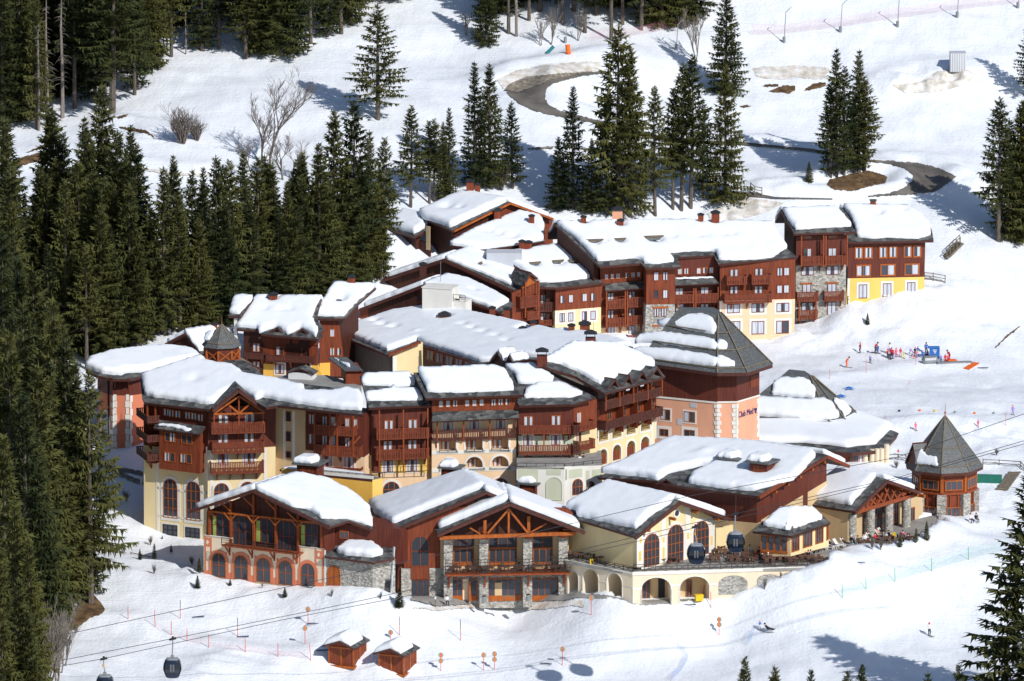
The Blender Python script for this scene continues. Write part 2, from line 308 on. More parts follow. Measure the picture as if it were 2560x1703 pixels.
struct(drape('road', U3, [(210, 1345), (330, 1355), (500, 1388), (900, 1398), (900, 1405), (480, 1400), (300, 1382), (190, 1368)], 'asphalt', .2, step=2, jit=.3))
struct(drape('road', U5, [(590, 365), (800, 405), (800, 425), (580, 385)], 'asphalt', .15)); struct(drape('road', U5, [(640, 395), (780, 450), (780, 475), (640, 415)], 'gravel_bank', .18))
struct(drape('road', U2, [(1110, 800), (1250, 790), (1250, 800), (1120, 808)], 'gravel_bank', .2)); struct(drape('road', U3, [(250, 1002), (430, 1020), (760, 1052), (1100, 1118), (1100, 1132), (760, 1070), (430, 1038), (250, 1022)], 'asphalt', .22, step=2, jit=.3)); struct(drape('road', U2, [(1480, 645), (1600, 680), (1800, 730), (2000, 760), (2250, 765), (2250, 778), (2000, 776), (1800, 752), (1600, 705), (1495, 668)], 'asphalt', .2, step=3, jit=.4))
struct(drape('road', U1, [(810, 985), (950, 1010), (1110, 1028), (1250, 1035), (1250, 1050), (1000, 1035), (810, 1000)], 'snow_dirty', .15))
for nm, rg, pl_ in (('earth_patch', U3, [(860, 1300), (880, 1260), (960, 1240), (1080, 1210), (1160, 1200), (1240, 1225), (1285, 1245), (1270, 1285), (1190, 1300), (1060, 1340), (920, 1335)]),
                    ('earth_patch', U3, [(450, 645), (500, 625), (560, 600), (640, 605), (635, 640), (600, 660), (540, 650)]), ('earth_patch', U3, [(690, 645), (760, 590), (850, 580), (850, 605), (780, 625)]), ('earth_patch', U3, [(405, 605), (440, 595), (520, 590), (520, 610), (440, 612)]),
                    ('earth_patch', U3, [(240, 745), (290, 740), (335, 745), (280, 760)]), ('earth_patch', U1, [(700, 750), (760, 755), (860, 770), (900, 800), (910, 815), (860, 790), (760, 770), (715, 762)]),
                    ('earth_patch', U1, [(60, 965), (130, 930), (310, 880), (310, 900), (250, 950), (100, 985)]), ('earth_patch', U1, [(150, 905), (330, 820), (355, 825), (240, 880)]), ('earth_patch', U1, [(690, 690), (760, 675), (740, 692), (700, 705)]),
                    ('earth_patch', U5, [(470, 1100), (520, 1090), (560, 1130), (585, 1170), (570, 1195), (500, 1220), (430, 1280), (380, 1290), (370, 1200), (420, 1170)]), ('earth_patch', R7, [(1272, 186), (1340, 112), (1435, 45), (1437, 50), (1345, 124), (1284, 184)])):
    struct(drape(nm, rg, pl_, 'earth', .1, .25), 'structure')
struct(drape('dirty_snow', U3, [(1320, 600), (1500, 580), (1640, 500), (1850, 490), (1900, 530), (1840, 600), (1600, 650), (1400, 650)], 'snow_dirty', .08, .5))
struct(drape('dirty_snow', U2, [(950, 430), (1050, 380), (1250, 340), (1500, 330), (1530, 380), (1250, 400), (1080, 425), (980, 480)], 'snow_dirty', .08, .15))
struct(drape('dirty_snow', U3, [(340, 480), (420, 465), (560, 468), (640, 460), (780, 470), (870, 476), (900, 500), (850, 530), (880, 552), (760, 556), (640, 545), (560, 560), (420, 552), (360, 530)], 'snow_dirty', .05, .1))
struct(drape('dirty_snow', R2, [(340, 1482), (480, 1498), (560, 1490), (720, 1482), (900, 1500), (1100, 1488), (1230, 1470), (1300, 1480), (1290, 1440), (1000, 1452), (700, 1462), (500, 1478)], 'snow_dirty', .14, 0, 3))
struct(drape('dirty_snow', U3, [(20, 1500), (120, 1440), (210, 1400), (330, 1392), (450, 1405), (560, 1425), (480, 1470), (330, 1520), (200, 1550), (60, 1555)], 'snow_dirty', .08, .25))
# ------------------------------------------------------------------ building kit
UPZ = V((0, 0, 1))
class Fac:
    """a vertical facade plane through a pixel at a depth; yaw > 0 turns it to face right"""
    def __init__(s, reg, x, y, Y, yaw=0.0, b=None):
        s.reg = reg; s.b = b; s.A = Yp(*reg(x, y), Y); a = math.radians(yaw)
        s.u = V((math.cos(a), math.sin(a), 0)); s.n = V((math.sin(a), -math.cos(a), 0))
    def at(s, x, y, off=0.0, reg=None): return hitp(*(reg or s.reg)(x, y), s.A + s.n * off, s.n)
    def uz(s, x, y, off=0.0):
        p = s.at(x, y, off) - s.A; return p.dot(s.u), p.z
    def P(s, u, z, off=0.0): return s.A + s.u * u + s.n * off + UPZ * z
    def box(s, mb, u0, u1, z0, z1, o0, o1, m=0):
        mb.hexa([s.P(u0, z0, o1), s.P(u1, z0, o1), s.P(u1, z0, o0), s.P(u0, z0, o0), s.P(u0, z1, o1), s.P(u1, z1, o1), s.P(u1, z1, o0), s.P(u0, z1, o0)], m)
    def rect(s, x0, y0, x1, y1, off=0.0):
        u0, z1 = s.uz(x0, y0, off); u1, z0 = s.uz(x1, y1, off); return u0, u1, z0, z1
    def cen(s, cx, cy, w, h, off=0.0):
        u0 = s.uz(cx - w / 2, cy, off)[0]; u1 = s.uz(cx + w / 2, cy, off)[0]; z1 = s.uz(cx, cy - h / 2, off)[1]; z0 = s.uz(cx, cy + h / 2, off)[1]; return u0, u1, z0, z1
def archpts(u0, u1, z0, z1, n=10, flat=1.0):
    r = (u1 - u0) / 2; zc = z1 - r * flat
    return [(u0, z0), (u1, z0)] + [((u0 + u1) / 2 + r * math.cos(math.pi * k / n), zc + r * flat * math.sin(math.pi * k / n)) for k in range(n + 1)]
def prism(mb, f, pts, o0, o1, m=0, front=True):
    """outline pts (u, z) counter-clockwise between offsets o0 (back) and o1 (front)"""
    n = len(pts); vs = [f.P(u, z, o1) for u, z in pts] + [f.P(u, z, o0) for u, z in pts]
    fs = [(i, n + i, n + (i + 1) % n, (i + 1) % n) for i in range(n)]
    if front: fs.append(tuple(range(n)))
    mb.add(vs, fs, m)
def ring(mb, f, outer, inner, o0, o1, m=0):
    n = len(outer); vs = [f.P(u, z, o1) for u, z in outer] + [f.P(u, z, o1) for u, z in inner] + [f.P(u, z, o0) for u, z in outer] + [f.P(u, z, o0) for u, z in inner]
    fs = []
    for i in range(n):
        j = (i + 1) % n
        fs += [(i, j, n + j, n + i), (i, 2 * n + i, 2 * n + j, j), (n + i, n + j, 3 * n + j, 3 * n + i)]
    mb.add(vs, fs, m)
def inset(pts, d):
    cu = sum(p[0] for p in pts) / len(pts); u0 = min(p[0] for p in pts); u1 = max(p[0] for p in pts); z0 = min(p[1] for p in pts); z1 = max(p[1] for p in pts)
    su = (u1 - u0 - 2 * d) / max(u1 - u0, 1e-6); sz = (z1 - z0 - 2 * d) / max(z1 - z0, 1e-6); cz = (z0 + z1) / 2; cu = (u0 + u1) / 2
    return [(cu + (u - cu) * su, cz + (z - cz) * sz) for u, z in pts]
class Bld:
    def __init__(s, name, label, cat, reg, x, y, Y, group=None):
        s.o = thing(name, Yp(*reg(x, y), Y), label, cat, group); s.roofs = []
    def fac(s, reg, x, y, Y, yaw=0.0): return Fac(reg, x, y, Y, yaw, s)
def wall(b, f, poly, mat, holes=(), thick=.4, name='wall', back=None, off=0.0, label=None):
    """poly: pixel outline, or 4 numbers for an upright rectangle; holes: list of (u,z) outlines; back: (material, depth) of a recess"""
    if len(poly) == 4 and not isinstance(poly[0], tuple): u0, u1, z0, z1 = f.rect(*poly, off); pts = [(u0, z0), (u1, z0), (u1, z1), (u0, z1)]
    else: pts = [f.uz(x, y, off) for x, y in poly]
    area = sum(pts[i][0] * pts[(i + 1) % len(pts)][1] - pts[(i + 1) % len(pts)][0] * pts[i][1] for i in range(len(pts)))
    if area < 0: pts = pts[::-1]
    mb = MB(); mats = [mat]
    if holes:
        loops = [pts] + [list(h) for h in holes]; flat = [p for l in loops for p in l]
        tri = tessellate_polygon([[V((u, z, 0)) for u, z in l] for l in loops])
        vs = [f.P(u, z, off) for u, z in flat]; fs = []
        for t in tri:
            a, b_, c = (V(flat[i]) for i in t); fs.append(tuple(t) if (b_ - a).cross(c - a) > 0 else tuple(reversed(t)))
        mb.add(vs, fs); prism(mb, f, pts, off - thick, off, 0, False)
        bd = back[1] if back else thick
        for h in holes:
            n = len(h); mb.add([f.P(u, z, off) for u, z in h] + [f.P(u, z, off - bd) for u, z in h], [(i, (i + 1) % n, n + (i + 1) % n, n + i) for i in range(n)])
        if back:
            mats.append(back[0])
            for h in holes: mb.add([f.P(u, z, off - bd) for u, z in h], [tuple(range(len(h)))], 1)
    else: prism(mb, f, pts, off - thick, off)
    o = mb.build(name, mats, b.o)
    if label: o['label'] = label
    return o
def win(b, f, cx, cy, w, h, kind='c', fr='wood_orange', sur=None, n=2, off=0.0, arch=False, sw=.22, rows=1, name='window', fw=.09, parent=None):
    u0, u1, z0, z1 = f.cen(cx, cy, w, h, off); return win_uz(b, f, u0, u1, z0, z1, kind, fr, sur, n, off, arch, sw, rows, name, fw)
def win_uz(b, f, u0, u1, z0, z1, kind='c', fr='wood_orange', sur=None, n=2, off=0.0, arch=False, sw=.22, rows=1, name='window', fw=.09):
    if kind == 'n' and name == 'window': kind = rnd.choice('nnncco')
    pts = archpts(u0, u1, z0, z1) if arch else [(u0, z0), (u1, z0), (u1, z1), (u0, z1)]
    mb = MB(); ring(mb, f, pts, inset(pts, fw), off, off + .09)
    for k in range(1, n):
        u = u0 + (u1 - u0) * k / n; f.box(mb, u - .045, u + .045, z0 + fw, z1 - fw, off + .01, off + .075)
    for k in range(1, rows):
        z = z0 + (z1 - z0) * k / rows; f.box(mb, u0 + fw, u1 - fw, z - .04, z + .04, off + .012, off + .07)
    wo = mb.build(name, fr, b.o)
    if kind == 'b': return wo
    mb = MB(); mb.add([f.P(u, z, off + .025) for u, z in inset(pts, fw * .8)], [tuple(range(len(pts)))]); mb.build('pane', 'glass', wo)
    if kind in 'cnor':
        mb = MB(); a, c = u0 + fw, u1 - fw; W = c - a; zt = z1 - fw - (.35 * W if arch else 0)
        for (p, q) in {'c': ((0, .33), (.67, 1)), 'n': ((0, .47), (.53, 1)), 'o': ((0, .42),), 'r': ((.55, 1),)}[kind]:
            f.box(mb, a + W * p, a + W * q, z0 + fw, zt, off + .02, off + .035)
        mb.build('curtain', 'curtain', wo)
    if sur:
        mb = MB(); op = [(u0 - sw, z0 - (sw if sur[0] != '-' else 0)), (u1 + sw, z0 - (sw if sur[0] != '-' else 0)), (u1 + sw, z1 + sw), (u0 - sw, z1 + sw)]
        sm = sur.lstrip('-')
        if arch: op = archpts(u0 - sw, u1 + sw, z0 - (sw if sur[0] != '-' else 0), z1 + sw)
        ring(mb, f, op, pts, off, off + .05); mb.build('surround', sm, wo)
    return wo
def bal(b, f, x0, y0, x1, y1, d=1.25, mat='wood_rail', off=0.0, braces=2, sides=3, gap=.06, bw=.17, floor=True, posts=(), name='balcony', pm='wood_beam'):
    """balcony whose front rail fills the pixel box; sides: 1 left, 2 right"""
    u0, u1, z0, z1 = f.rect(x0, y0, x1, y1, off + d); o1 = off + d
    mb = MB()
    if floor: f.box(mb, u0, u1, z0 + .02, z0 + .17, off, o1 - .06)
    for k in range(braces):
        u = u0 + (u1 - u0) * ((k + .5) / braces if braces > 2 else (.12 + .76 * k)); a = f.P(u, z0 - .95, off + .05); mb.bar(a, f.P(u, z0, o1 - .25), .13, .15); f.box(mb, u - .08, u + .08, z0 - 1.0, z0, off, off + .12)
    bo = mb.build(name, 'wood_beam', b.o)
    mb = MB()
    def run(p, q):
        L = (q - p).length; n = max(1, int(L / (bw + gap))); dv = (q - p) / n; t = dv.normalized(); nn = V((t.y, -t.x, 0))
        for k in range(n):
            c = p + dv * (k + .5); hb = (z1 - z0) / 2; zz = rnd.uniform(-.03, .03)
            mb.box(c + UPZ * (hb - .0 + zz * 0), t * (bw / 2 if k % 3 else bw / 2 * .8), nn * .025, UPZ * (hb - .03))
        mb.bar(p + UPZ * (z1 - z0), q + UPZ * (z1 - z0), .13, .09); mb.bar(p + UPZ * .12, q + UPZ * .12, .08, .1)
    run(f.P(u0, z0, o1), f.P(u1, z0, o1))
    if sides & 1: run(f.P(u0, z0, off), f.P(u0, z0, o1))
    if sides & 2: run(f.P(u1, z0, off), f.P(u1, z0, o1))
    mb.build('railing', mat, bo)
    for px, py0, py1 in posts:
        mb = MB(); ua, za = f.uz(px, py0, o1); _, zb = f.uz(px, py1, o1); f.box(mb, ua - .09, ua + .09, zb, za, o1 - .1, o1 + .08); mb.build('post', pm, bo)
    return bo
def guard(b, pl, reg, x, y, L=2.0, h=.75):
    p = pl.at(*reg(x, y)) + UPZ * h; d = V((pl.u.x, pl.u.y, 0)).normalized() if abs(pl.u.z) < .05 else V((1, .1, 0)).normalized(); mb = MB(); mb.bar(p - d * L / 2, p + d * L / 2, .22); mb.bar(p - d * L * .4 - V((0, .25, .1)), p + d * L * .4 - V((0, .25, .12)), .5, .1); return mb.build('snow_guard', 'log', b.o)
def post(b, f, x, y0, y1, off, w=.2, mat='wood_beam', name='post', d=None):
    u, z1 = f.uz(x, y0, off); _, z0 = f.uz(x, y1, off); mb = MB(); d = d or w; f.box(mb, u - w / 2, u + w / 2, z0, z1, off - d, off); return mb.build(name, mat, b.o)
def strip(b, f, x0, y0, x1, y1, mat='trim_white', o0=0.0, o1=.05, name='trim', parent=None):
    u0, u1, z0, z1 = f.rect(x0, y0, x1, y1, o1); mb = MB(); f.box(mb, u0, u1, z0, z1, o0, o1); return mb.build(name, mat, parent or b.o)
def beam(b, f, pts, w, off, mat='wood_orange', name='beam', h=None):
    mb = MB()
    for (x0, y0, x1, y1) in pts:
        mb.bar(f.at(x0, y0, off), f.at(x1, y1, off), w, h or w)
        if name != 'lattice': mb.build(name, mat, b.o); mb = MB()
    if mb.v: mb.build(name, mat, b.o)
def iron(b, f, x0, y0, x1, y1, off=0.0, mat='rail_iron', step=1.2, rails=3, name='guard_rail', mesh=False, parent=None):
    u0, u1, z0, z1 = f.rect(x0, y0, x1, y1, off); mb = MB(); n = max(1, int((u1 - u0) / step)); hh = z1 - z0
    for k in range(n + 1):
        u = u0 + (u1 - u0) * k / n; f.box(mb, u - .035, u + .035, z0, z1, off - .03, off + .03)
        if mesh and k < n:
            ub = u0 + (u1 - u0) * (k + 1) / n; mb.bar(f.P(u, z0 + .15, off), f.P(ub, z1 - .1, off), .04); mb.bar(f.P(u, z1 - .1, off), f.P(ub, z0 + .15, off), .04)
    for k in range(rails): z = z1 - hh * .9 * k / max(1, rails - 1 if rails > 1 else 1); f.box(mb, u0, u1, z - .03, z + .03, off - .025, off + .025)
    return mb.build(name, mat, parent or b.o)
class Pl:
    def __init__(s, p, n, u):
        s.p = V(p); s.n = V(n).normalized(); s.n = s.n if s.n.z > 0 else -s.n; s.u = (V(u) - s.n * V(u).dot(s.n)).normalized(); s.w = s.n.cross(s.u)
    def at(s, px, py): return hitp(px, py, s.p, s.n)
    def q(s, P): d = P - s.p; return d.dot(s.u), d.dot(s.w)
    def P(s, a, b_): return s.p + s.u * a + s.w * b_
def pl_eave(f, x, y, off, T):
    p = f.at(x, y, off); up = -f.n + UPZ * T; return Pl(p, f.u.cross(up), f.u)
def pl_gable(f, x0, y0, x1, y1, off):
    a = f.at(x0, y0, off); c = f.at(x1, y1, off); return Pl(a, (c - a).cross(f.n), f.n)
def pl_ridge(f, L, P_, Rr, off, rb, reg=None):
    l, p, r = (f.at(*q, off) for q in (L, P_, Rr)); e = Zp(*(reg or f.reg)(*rb), p.z)
    return Pl(l, (p - l).cross(e - p), e - p), Pl(p, (r - p).cross(e - p), e - p)
def pl3(a, b_, c): return Pl(a, (b_ - a).cross(c - a), b_ - a)
def pp(pl, reg, p): return p if isinstance(p, Vector) else pl.at(*(reg or S)(*p))
def shrink(poly, d):
    n = len(poly); A = sum(poly[i][0] * poly[(i + 1) % n][1] - poly[(i + 1) % n][0] * poly[i][1] for i in range(n)); sg = 1 if A > 0 else -1; out = []
    for i in range(n):
        p, c, q = V(poly[i - 1]), V(poly[i]), V(poly[(i + 1) % n]); a = (c - p).normalized(); e = (q - c).normalized(); na = V((-a.y, a.x)) * sg; ne = V((-e.y, e.x)) * sg
        k = max(.4, 1 + na.dot(ne)); out.append(tuple(c + (na + ne) * (d / k)))
    return out
def roof(b, pl, reg, poly, th=.38, mat='slate', fas='fascia', body='wood_dark', zb=None, ov=1.0, name='roof', bp=None):
    P = [pp(pl, reg, p) for p in poly]; q = [pl.q(p) for p in P]; n = len(q)
    A = sum(q[i][0] * q[(i + 1) % n][1] - q[(i + 1) % n][0] * q[i][1] for i in range(n))
    if A < 0: P = P[::-1]; q = q[::-1]
    mb = MB(); dn = -pl.n * th
    mb.add(P + [p + dn for p in P], [tuple(range(n))], 0); mb.add(P + [p + dn for p in P], [tuple(reversed(range(n, 2 * n)))], 1); mb.add(P + [p + dn for p in P], [(i, n + i, n + (i + 1) % n, (i + 1) % n) for i in range(n)], 1)
    ro = mb.build(name, [mat, fas], b.o); b.roofs.append(ro)
    if body:
        s2 = [(p.x, p.y) for p in (pp(pl, reg, q_) for q_ in bp)] if bp else shrink([(p.x, p.y) for p in P], ov); zb_ = zb if zb is not None else -32
        top = []
        for x, y in s2: top.append(V((x, y, pl.p.z - ((x - pl.p.x) * pl.n.x + (y - pl.p.y) * pl.n.y) / pl.n.z - th / pl.n.z - .01)))
        lo_ = [V((p.x, p.y, min(zb_ if zb is not None else ground(p.x, p.y) - 1.5, p.z - .5))) for p in top]
        n = len(top); mb = MB(); mb.add(top + lo_, [(i, n + i, n + (i + 1) % n, (i + 1) % n) for i in range(n)]); mb.build('wall', body, b.o)
    return ro
def snow(parent, pl, reg, poly, t=.85, dents=(), step=.5, seed=0, edge=.80, name='snow_cover', rough=.06, jit=.10, closed=True):
    t *= .9; P2 = [pl.q(pp(pl, reg, p)) for p in poly]; n = len(P2)
    A = sum(P2[i][0] * P2[(i + 1) % n][1] - P2[(i + 1) % n][0] * P2[i][1] for i in range(n))
    if A < 0: P2 = P2[::-1]
    if abs(A) > 4400: print('HUGE SNOW', abs(A) / 2, poly[:2]); return None
    bd = resample(P2, step, jit); inn = []; xs = [p[0] for p in bd]; ys = [p[1] for p in bd]
    B = np.array(bd); B2 = np.roll(B, -1, 0)
    def dist(x, y):
        d = B2 - B; tt = np.clip(((x - B[:, 0]) * d[:, 0] + (y - B[:, 1]) * d[:, 1]) / ((d ** 2).sum(1) + 1e-9), 0, 1); return float(np.hypot(x - B[:, 0] - tt * d[:, 0], y - B[:, 1] - tt * d[:, 1]).min())
    y = min(ys); r_ = 0
    while y < max(ys):
        x = min(xs) + (step / 2 if r_ % 2 else 0)
        while x < max(xs):
            if pip(x, y, bd) and dist(x, y) > step * .45: inn.append((x + rnd.uniform(-.08, .08), y + rnd.uniform(-.08, .08)))
            x += step
        y += step * .87; r_ += 1
    v2, f2, ov_ = cdt(bd, inn); D = [pl.q(pl.at(*reg(a, c))) + (rr, dp) for a, c, rr, dp in dents]
    nb = len(bd); sd = seed * 7.3 + pl.p.x; top = []; rr_ = t * .6
    for p in v2:
        d = dist(p.x, p.y); k = min(1, d / rr_); h = t * (edge + (1 - edge) * math.sqrt(max(0, 1 - (1 - k) ** 2)))
        h *= 1 + rough * noise.noise(V((p.x * .35 + sd, p.y * .35, 0))) + rough * .7 * noise.noise(V((p.x * 1.1 + sd, p.y * 1.1, 3)))
        for a, c, rad, dp in D:
            e = math.hypot(p.x - a, p.y - c) / rad
            if e < 1.6: h -= dp * math.exp(-e * e * 2.2)
        top.append(pl.P(p.x, p.y) + UPZ * max(h, -.12))
    bi = [i for i in range(len(v2)) if i < nb]
    mb = MB(); base = [pl.P(*bd[i]) + UPZ * .03 for i in range(nb)]; m = len(top)
    # shrink the foot of the skirt a little and bulge the middle
    cx = sum(p[0] for p in bd) / nb; cy = sum(p[1] for p in bd) / nb; mid = []
    for i in range(nb):
        a = V(bd[i - 1]); c = V(bd[(i + 1) % nb]); tg = (c - a).normalized() if (c - a).length > 1e-6 else V((1, 0)); nrm = V((tg.y, -tg.x)); g = .06 * t * (1 + .8 * noise.noise(V((bd[i][0] * 1.3, bd[i][1] * 1.3, sd))))
        mid.append(pl.P(bd[i][0] + nrm.x * g, bd[i][1] + nrm.y * g) + UPZ * (t * edge * .55))
    vs = top + mid + base; fs = [tuple(f) for f in f2]
    for i in range(nb):
        j = (i + 1) % nb; fs += [(i, m + i, m + j, j), (m + i, m + nb + i, m + nb + j, m + j)]
    mb.add(vs, fs); return mb.build(name, 'snow', parent, smooth=True, fix=True)
def sroof(b, pl, reg, poly, spoly=None, t=.85, dents=(), seed=0, **kw):
    r = roof(b, pl, reg, poly, **kw)
    if spoly is None: spoly = poly
    for k, sp in enumerate(spoly if isinstance(spoly[0], list) else [spoly]): snow(r, pl, reg, sp, t, dents, seed=seed + k)
    return r
def chimney(b, pl, reg, x, y, w=.9, h=1.3, mat='wood_red', cap='pitched', d=None, yaw=0, parent=None):
    """stands on the roof plane under the pixel of its foot"""
    p = pl.at(*reg(x, y)); d = d or w; a = math.radians(yaw); ux = V((math.cos(a), math.sin(a), 0)); uy = V((-math.sin(a), math.cos(a), 0)); mb = MB()
    mb.box(p + UPZ * ((h - .6) / 2), ux * (w / 2), uy * (d / 2), UPZ * ((h + .6) / 2))
    co = mb.build('chimney', mat, b.o); mb = MB(); top = p + UPZ * h
    if cap == 'legs':
        for sx in (-1, 1):
            for sy in (-1, 1): q = top + ux * (sx * w * .42) + uy * (sy * d * .42); mb.bar(q, q + UPZ * .6, .07)
        top = top + UPZ * .6
    W = w * .64; Dp = d * .64
    c4 = [top - ux * W - uy * Dp, top + ux * W - uy * Dp, top + ux * W + uy * Dp, top - ux * W + uy * Dp]
    if cap == 'flat': mb.box(top + UPZ * .08, ux * W, uy * Dp, UPZ * .08)
    else:
        rg = [top - ux * W * .2 + UPZ * .38 * w, top + ux * W * .2 + UPZ * .38 * w]; vs = c4 + [c + UPZ * .06 for c in c4] + rg
        mb.add(vs, [(3, 2, 1, 0), (0, 1, 5, 4), (1, 2, 6, 5), (2, 3, 7, 6), (3, 0, 4, 7), (4, 5, 9, 8), (6, 7, 8, 9), (5, 6, 9), (7, 4, 8)])
    mb.build('chimney_cap', 'metal_dark' if cap != 'flat' else 'slate', co); return co

def gabl(b, f, L, P_, Rr, off=.8, depth=3.0, th=.28, mat='slate', wallm=None, fw=0.0, t=0, inset_=.25, drop=.9, seed=0, body=None):
    """small gable: two roof planes from the three front pixels, running back depth metres; snow of thickness t"""
    l, p, r = (f.at(*q, off) for q in (L, P_, Rr)); bk = -f.n * depth; out = []
    for a, c in ((l, p), (p, r)):
        pl = Pl(a, (c - a).cross(f.n), f.n); ro = roof(b, pl, None, [a, c, c + bk, a + bk], th=th, mat=mat, body=body); out.append((pl, ro))
        if t:
            e = (c - a) * (.06); g = -f.n * .25; snow(ro, pl, None, [a + (e if a is l else -e * 0) + g, c - (e if c is r else e * 0) + g, c + bk - (e if c is r else e * 0), a + bk + (e if a is l else e * 0)], t, seed=seed + len(out))
    if wallm:
        uz = [f.uz(*q, off) for q in (L, P_, Rr)]; k = .9; cu = uz[1][0]
        pts = [(cu + (uz[0][0] - cu) * k, uz[0][1] - th), (cu + (uz[0][0] - cu) * k, uz[0][1] - drop), (cu + (uz[2][0] - cu) * k, uz[2][1] - drop), (cu + (uz[2][0] - cu) * k, uz[2][1] - th), (cu, uz[1][1] - th)]
        mb = MB(); prism(mb, f, pts, fw - .25, fw); mb.build('gable_wall', wallm, b.o)
    return out
def backslope(b, pl, reg, a, c, width, T=.45, t=.85, th=.35, seed=5, body=None):
    A, C = pp(pl, reg, a), pp(pl, reg, c); d = (C - A); d.z = 0; d.normalize(); bk = V((-d.y, d.x, 0))
    if bk.y < 0: bk = -bk
    e = bk * width - UPZ * (width * T); p2 = Pl(A, (C - A).cross(e), C - A); ro = roof(b, p2, None, [A, C, C + e, A + e], th=th, body=body)
    if t: snow(ro, p2, None, [A, C, C + e * .96, A + e * .96], t, seed=seed, step=.8)
    return ro
def hbar(b, a, c, w, name='hip_ridge', mat='log'): mb = MB(); mb.bar(a, c, w); return mb.build(name, mat, b.o)
def saddle(parent, l, p, r, d, t, u0, u1, v0, v1, n=16, seed=0):
    """one snow cap lying across both slopes of a small gable"""
    vs = []; fs = []; W = (l - p).length; L = d.length; P = lambda u, v: (p.lerp(l, -u) if u < 0 else p.lerp(r, u)) + d * v
    for i in range(n + 1):
        for j in range(n + 1):
            u = u0 + (u1 - u0) * i / n; v = v0 + (v1 - v0) * j / n + .03 * noise.noise(V((i * .5, seed, 0))); e = min((u - u0) * W, (u1 - u) * W, (v - v0) * L, (v1 - v) * L); h = t * (.5 + .5 * math.sqrt(max(0, 1 - (1 - min(1, max(0, e) / (t * .8))) ** 2)))
            vs.append(P(u, v) + UPZ * (h * (1 + .12 * noise.noise(V((u * 2 + seed, v * 3, 1)))) - .25 * t * abs(u)))
    fs = [(i * (n + 1) + j, (i + 1) * (n + 1) + j, (i + 1) * (n + 1) + j + 1, i * (n + 1) + j + 1) for i in range(n) for j in range(n)]
    bi = [(i, 0) for i in range(n)] + [(n, j) for j in range(n)] + [(n - i, n) for i in range(n)] + [(0, n - j) for j in range(n)]; m = len(vs)
    for i, j in bi: vs.append(P(u0 + (u1 - u0) * i / n, v0 + (v1 - v0) * j / n) + UPZ * .03)
    k = len(bi); fs += [(bi[q][0] * (n + 1) + bi[q][1], m + q, m + (q + 1) % k, bi[(q + 1) % k][0] * (n + 1) + bi[(q + 1) % k][1]) for q in range(k)]
    mb = MB(); mb.add(vs, fs); return mb.build('snow_cover', 'snow', parent, smooth=True, fix=True)
def octa(b, c, Rr, z0, z1, mat, name='wall', rot=0, n=8, Rt=None, cap=True):
    mb = MB(); Rt = Rt if Rt is not None else Rr
    lo_ = [V((c.x + Rr * math.sin(rot + 2 * math.pi * k / n), c.y - Rr * math.cos(rot + 2 * math.pi * k / n), z0)) for k in range(n)]; hi = [V((c.x + Rt * math.sin(rot + 2 * math.pi * k / n), c.y - Rt * math.cos(rot + 2 * math.pi * k / n), z1)) for k in range(n)]
    mb.add(lo_ + hi, [(i, (i + 1) % n, n + (i + 1) % n, n + i) for i in range(n)] + [tuple(range(n, 2 * n))] + [tuple(reversed(range(n)))]); return mb.build(name, mat, b.o), lo_, hi

def gslope(b, f, L, P_, Rr, off, rb, side, t=.9, seed=0, k=1.0, th=.38, em=.07, fm=.25, body=None, reg=None):
    """one whole roof slope of a gable as a parallelogram: eave, ridge and the horizontal ridge direction; snow laid on it"""
    l, p, r = (f.at(*q, off) for q in (L, P_, Rr)); e = Zp(*(reg or f.reg)(*rb), p.z); d = (e - p) * k; a = l if side == 'L' else r
    pl = Pl(a, (p - a).cross(d), d); ro = roof(b, pl, None, [a, p, p + d, a + d], th=th, body=body); g = d.normalized() * fm; x = (p - a) * em
    if t: snow(ro, pl, None, [a + x + g, p - x * .1 + g, p + d - x * .1 - g, a + d + x - g], t, seed=seed)
    return pl, ro
# ------------------------------------------------------------------ buildings: back row
GRP = 'connected hotel houses'
# yellow house at the right end
b = Bld('hotel_house', 'yellow and maroon house with orange window frames at the right end of the back row', 'hotel', G3, 1550, 1050, 91, GRP)
f = b.fac(G3, 1130, 855, 90.5, 8)
wall(b, f, [(1130, 480), (1975, 462), (1965, 838), (1130, 855)], 'wood_maroon', label='maroon board wall'); wall(b, f, [(1128, 855), (1965, 838), (1960, 1090), (1100, 1280)], 'plaster_gold', label='golden yellow plaster wall')
for x, y in ((1250, 577), (1355, 575), (1515, 570), (1622, 567), (1783, 562), (1885, 560)): win(b, f, x, y, 92, 132, 'c' if x < 1700 else 'r', n=1, fw=.2)
for x, y, k in ((1300, 770, 'c'), (1565, 763, 'r'), (1828, 757, 'r')): win(b, f, x, y, 165, 132, k, n=2, fw=.2)
for x, y in ((1295, 995), (1558, 982), (1820, 970)): win(b, f, x, y, 92, 150, 'n', fr='wood_rail', sur='-trim_white', sw=.32)
strip(b, f, 1128, 857, 1150, 1150); strip(b, f, 1500, 1035, 1960, 1060, 'trim_white')
pl = pl_eave(f, 1140, 462, 1.1, .40)
r = roof(b, pl, G3, [(1135, 458), (2065, 440), (2045, 320), (1960, 190), (1800, 95), (1050, 85)], body='wood_maroon', ov=1.6); 
snow(r, pl, G3, [(1240, 405), (1420, 425), (1560, 412), (1900, 425), (2030, 385), (2015, 290), (1940, 190), (1780, 95), (1090, 85), (1160, 190), (1200, 280)], .95, [(1460, 175, .9, .9), (1740, 150, .6, .4)], seed=1)
backslope(b, pl, G3, (1050, 85), (1800, 95), 6)
chimney(b, pl, G3, 1405, 95, .8, 1.2, "wood_red", "flat")
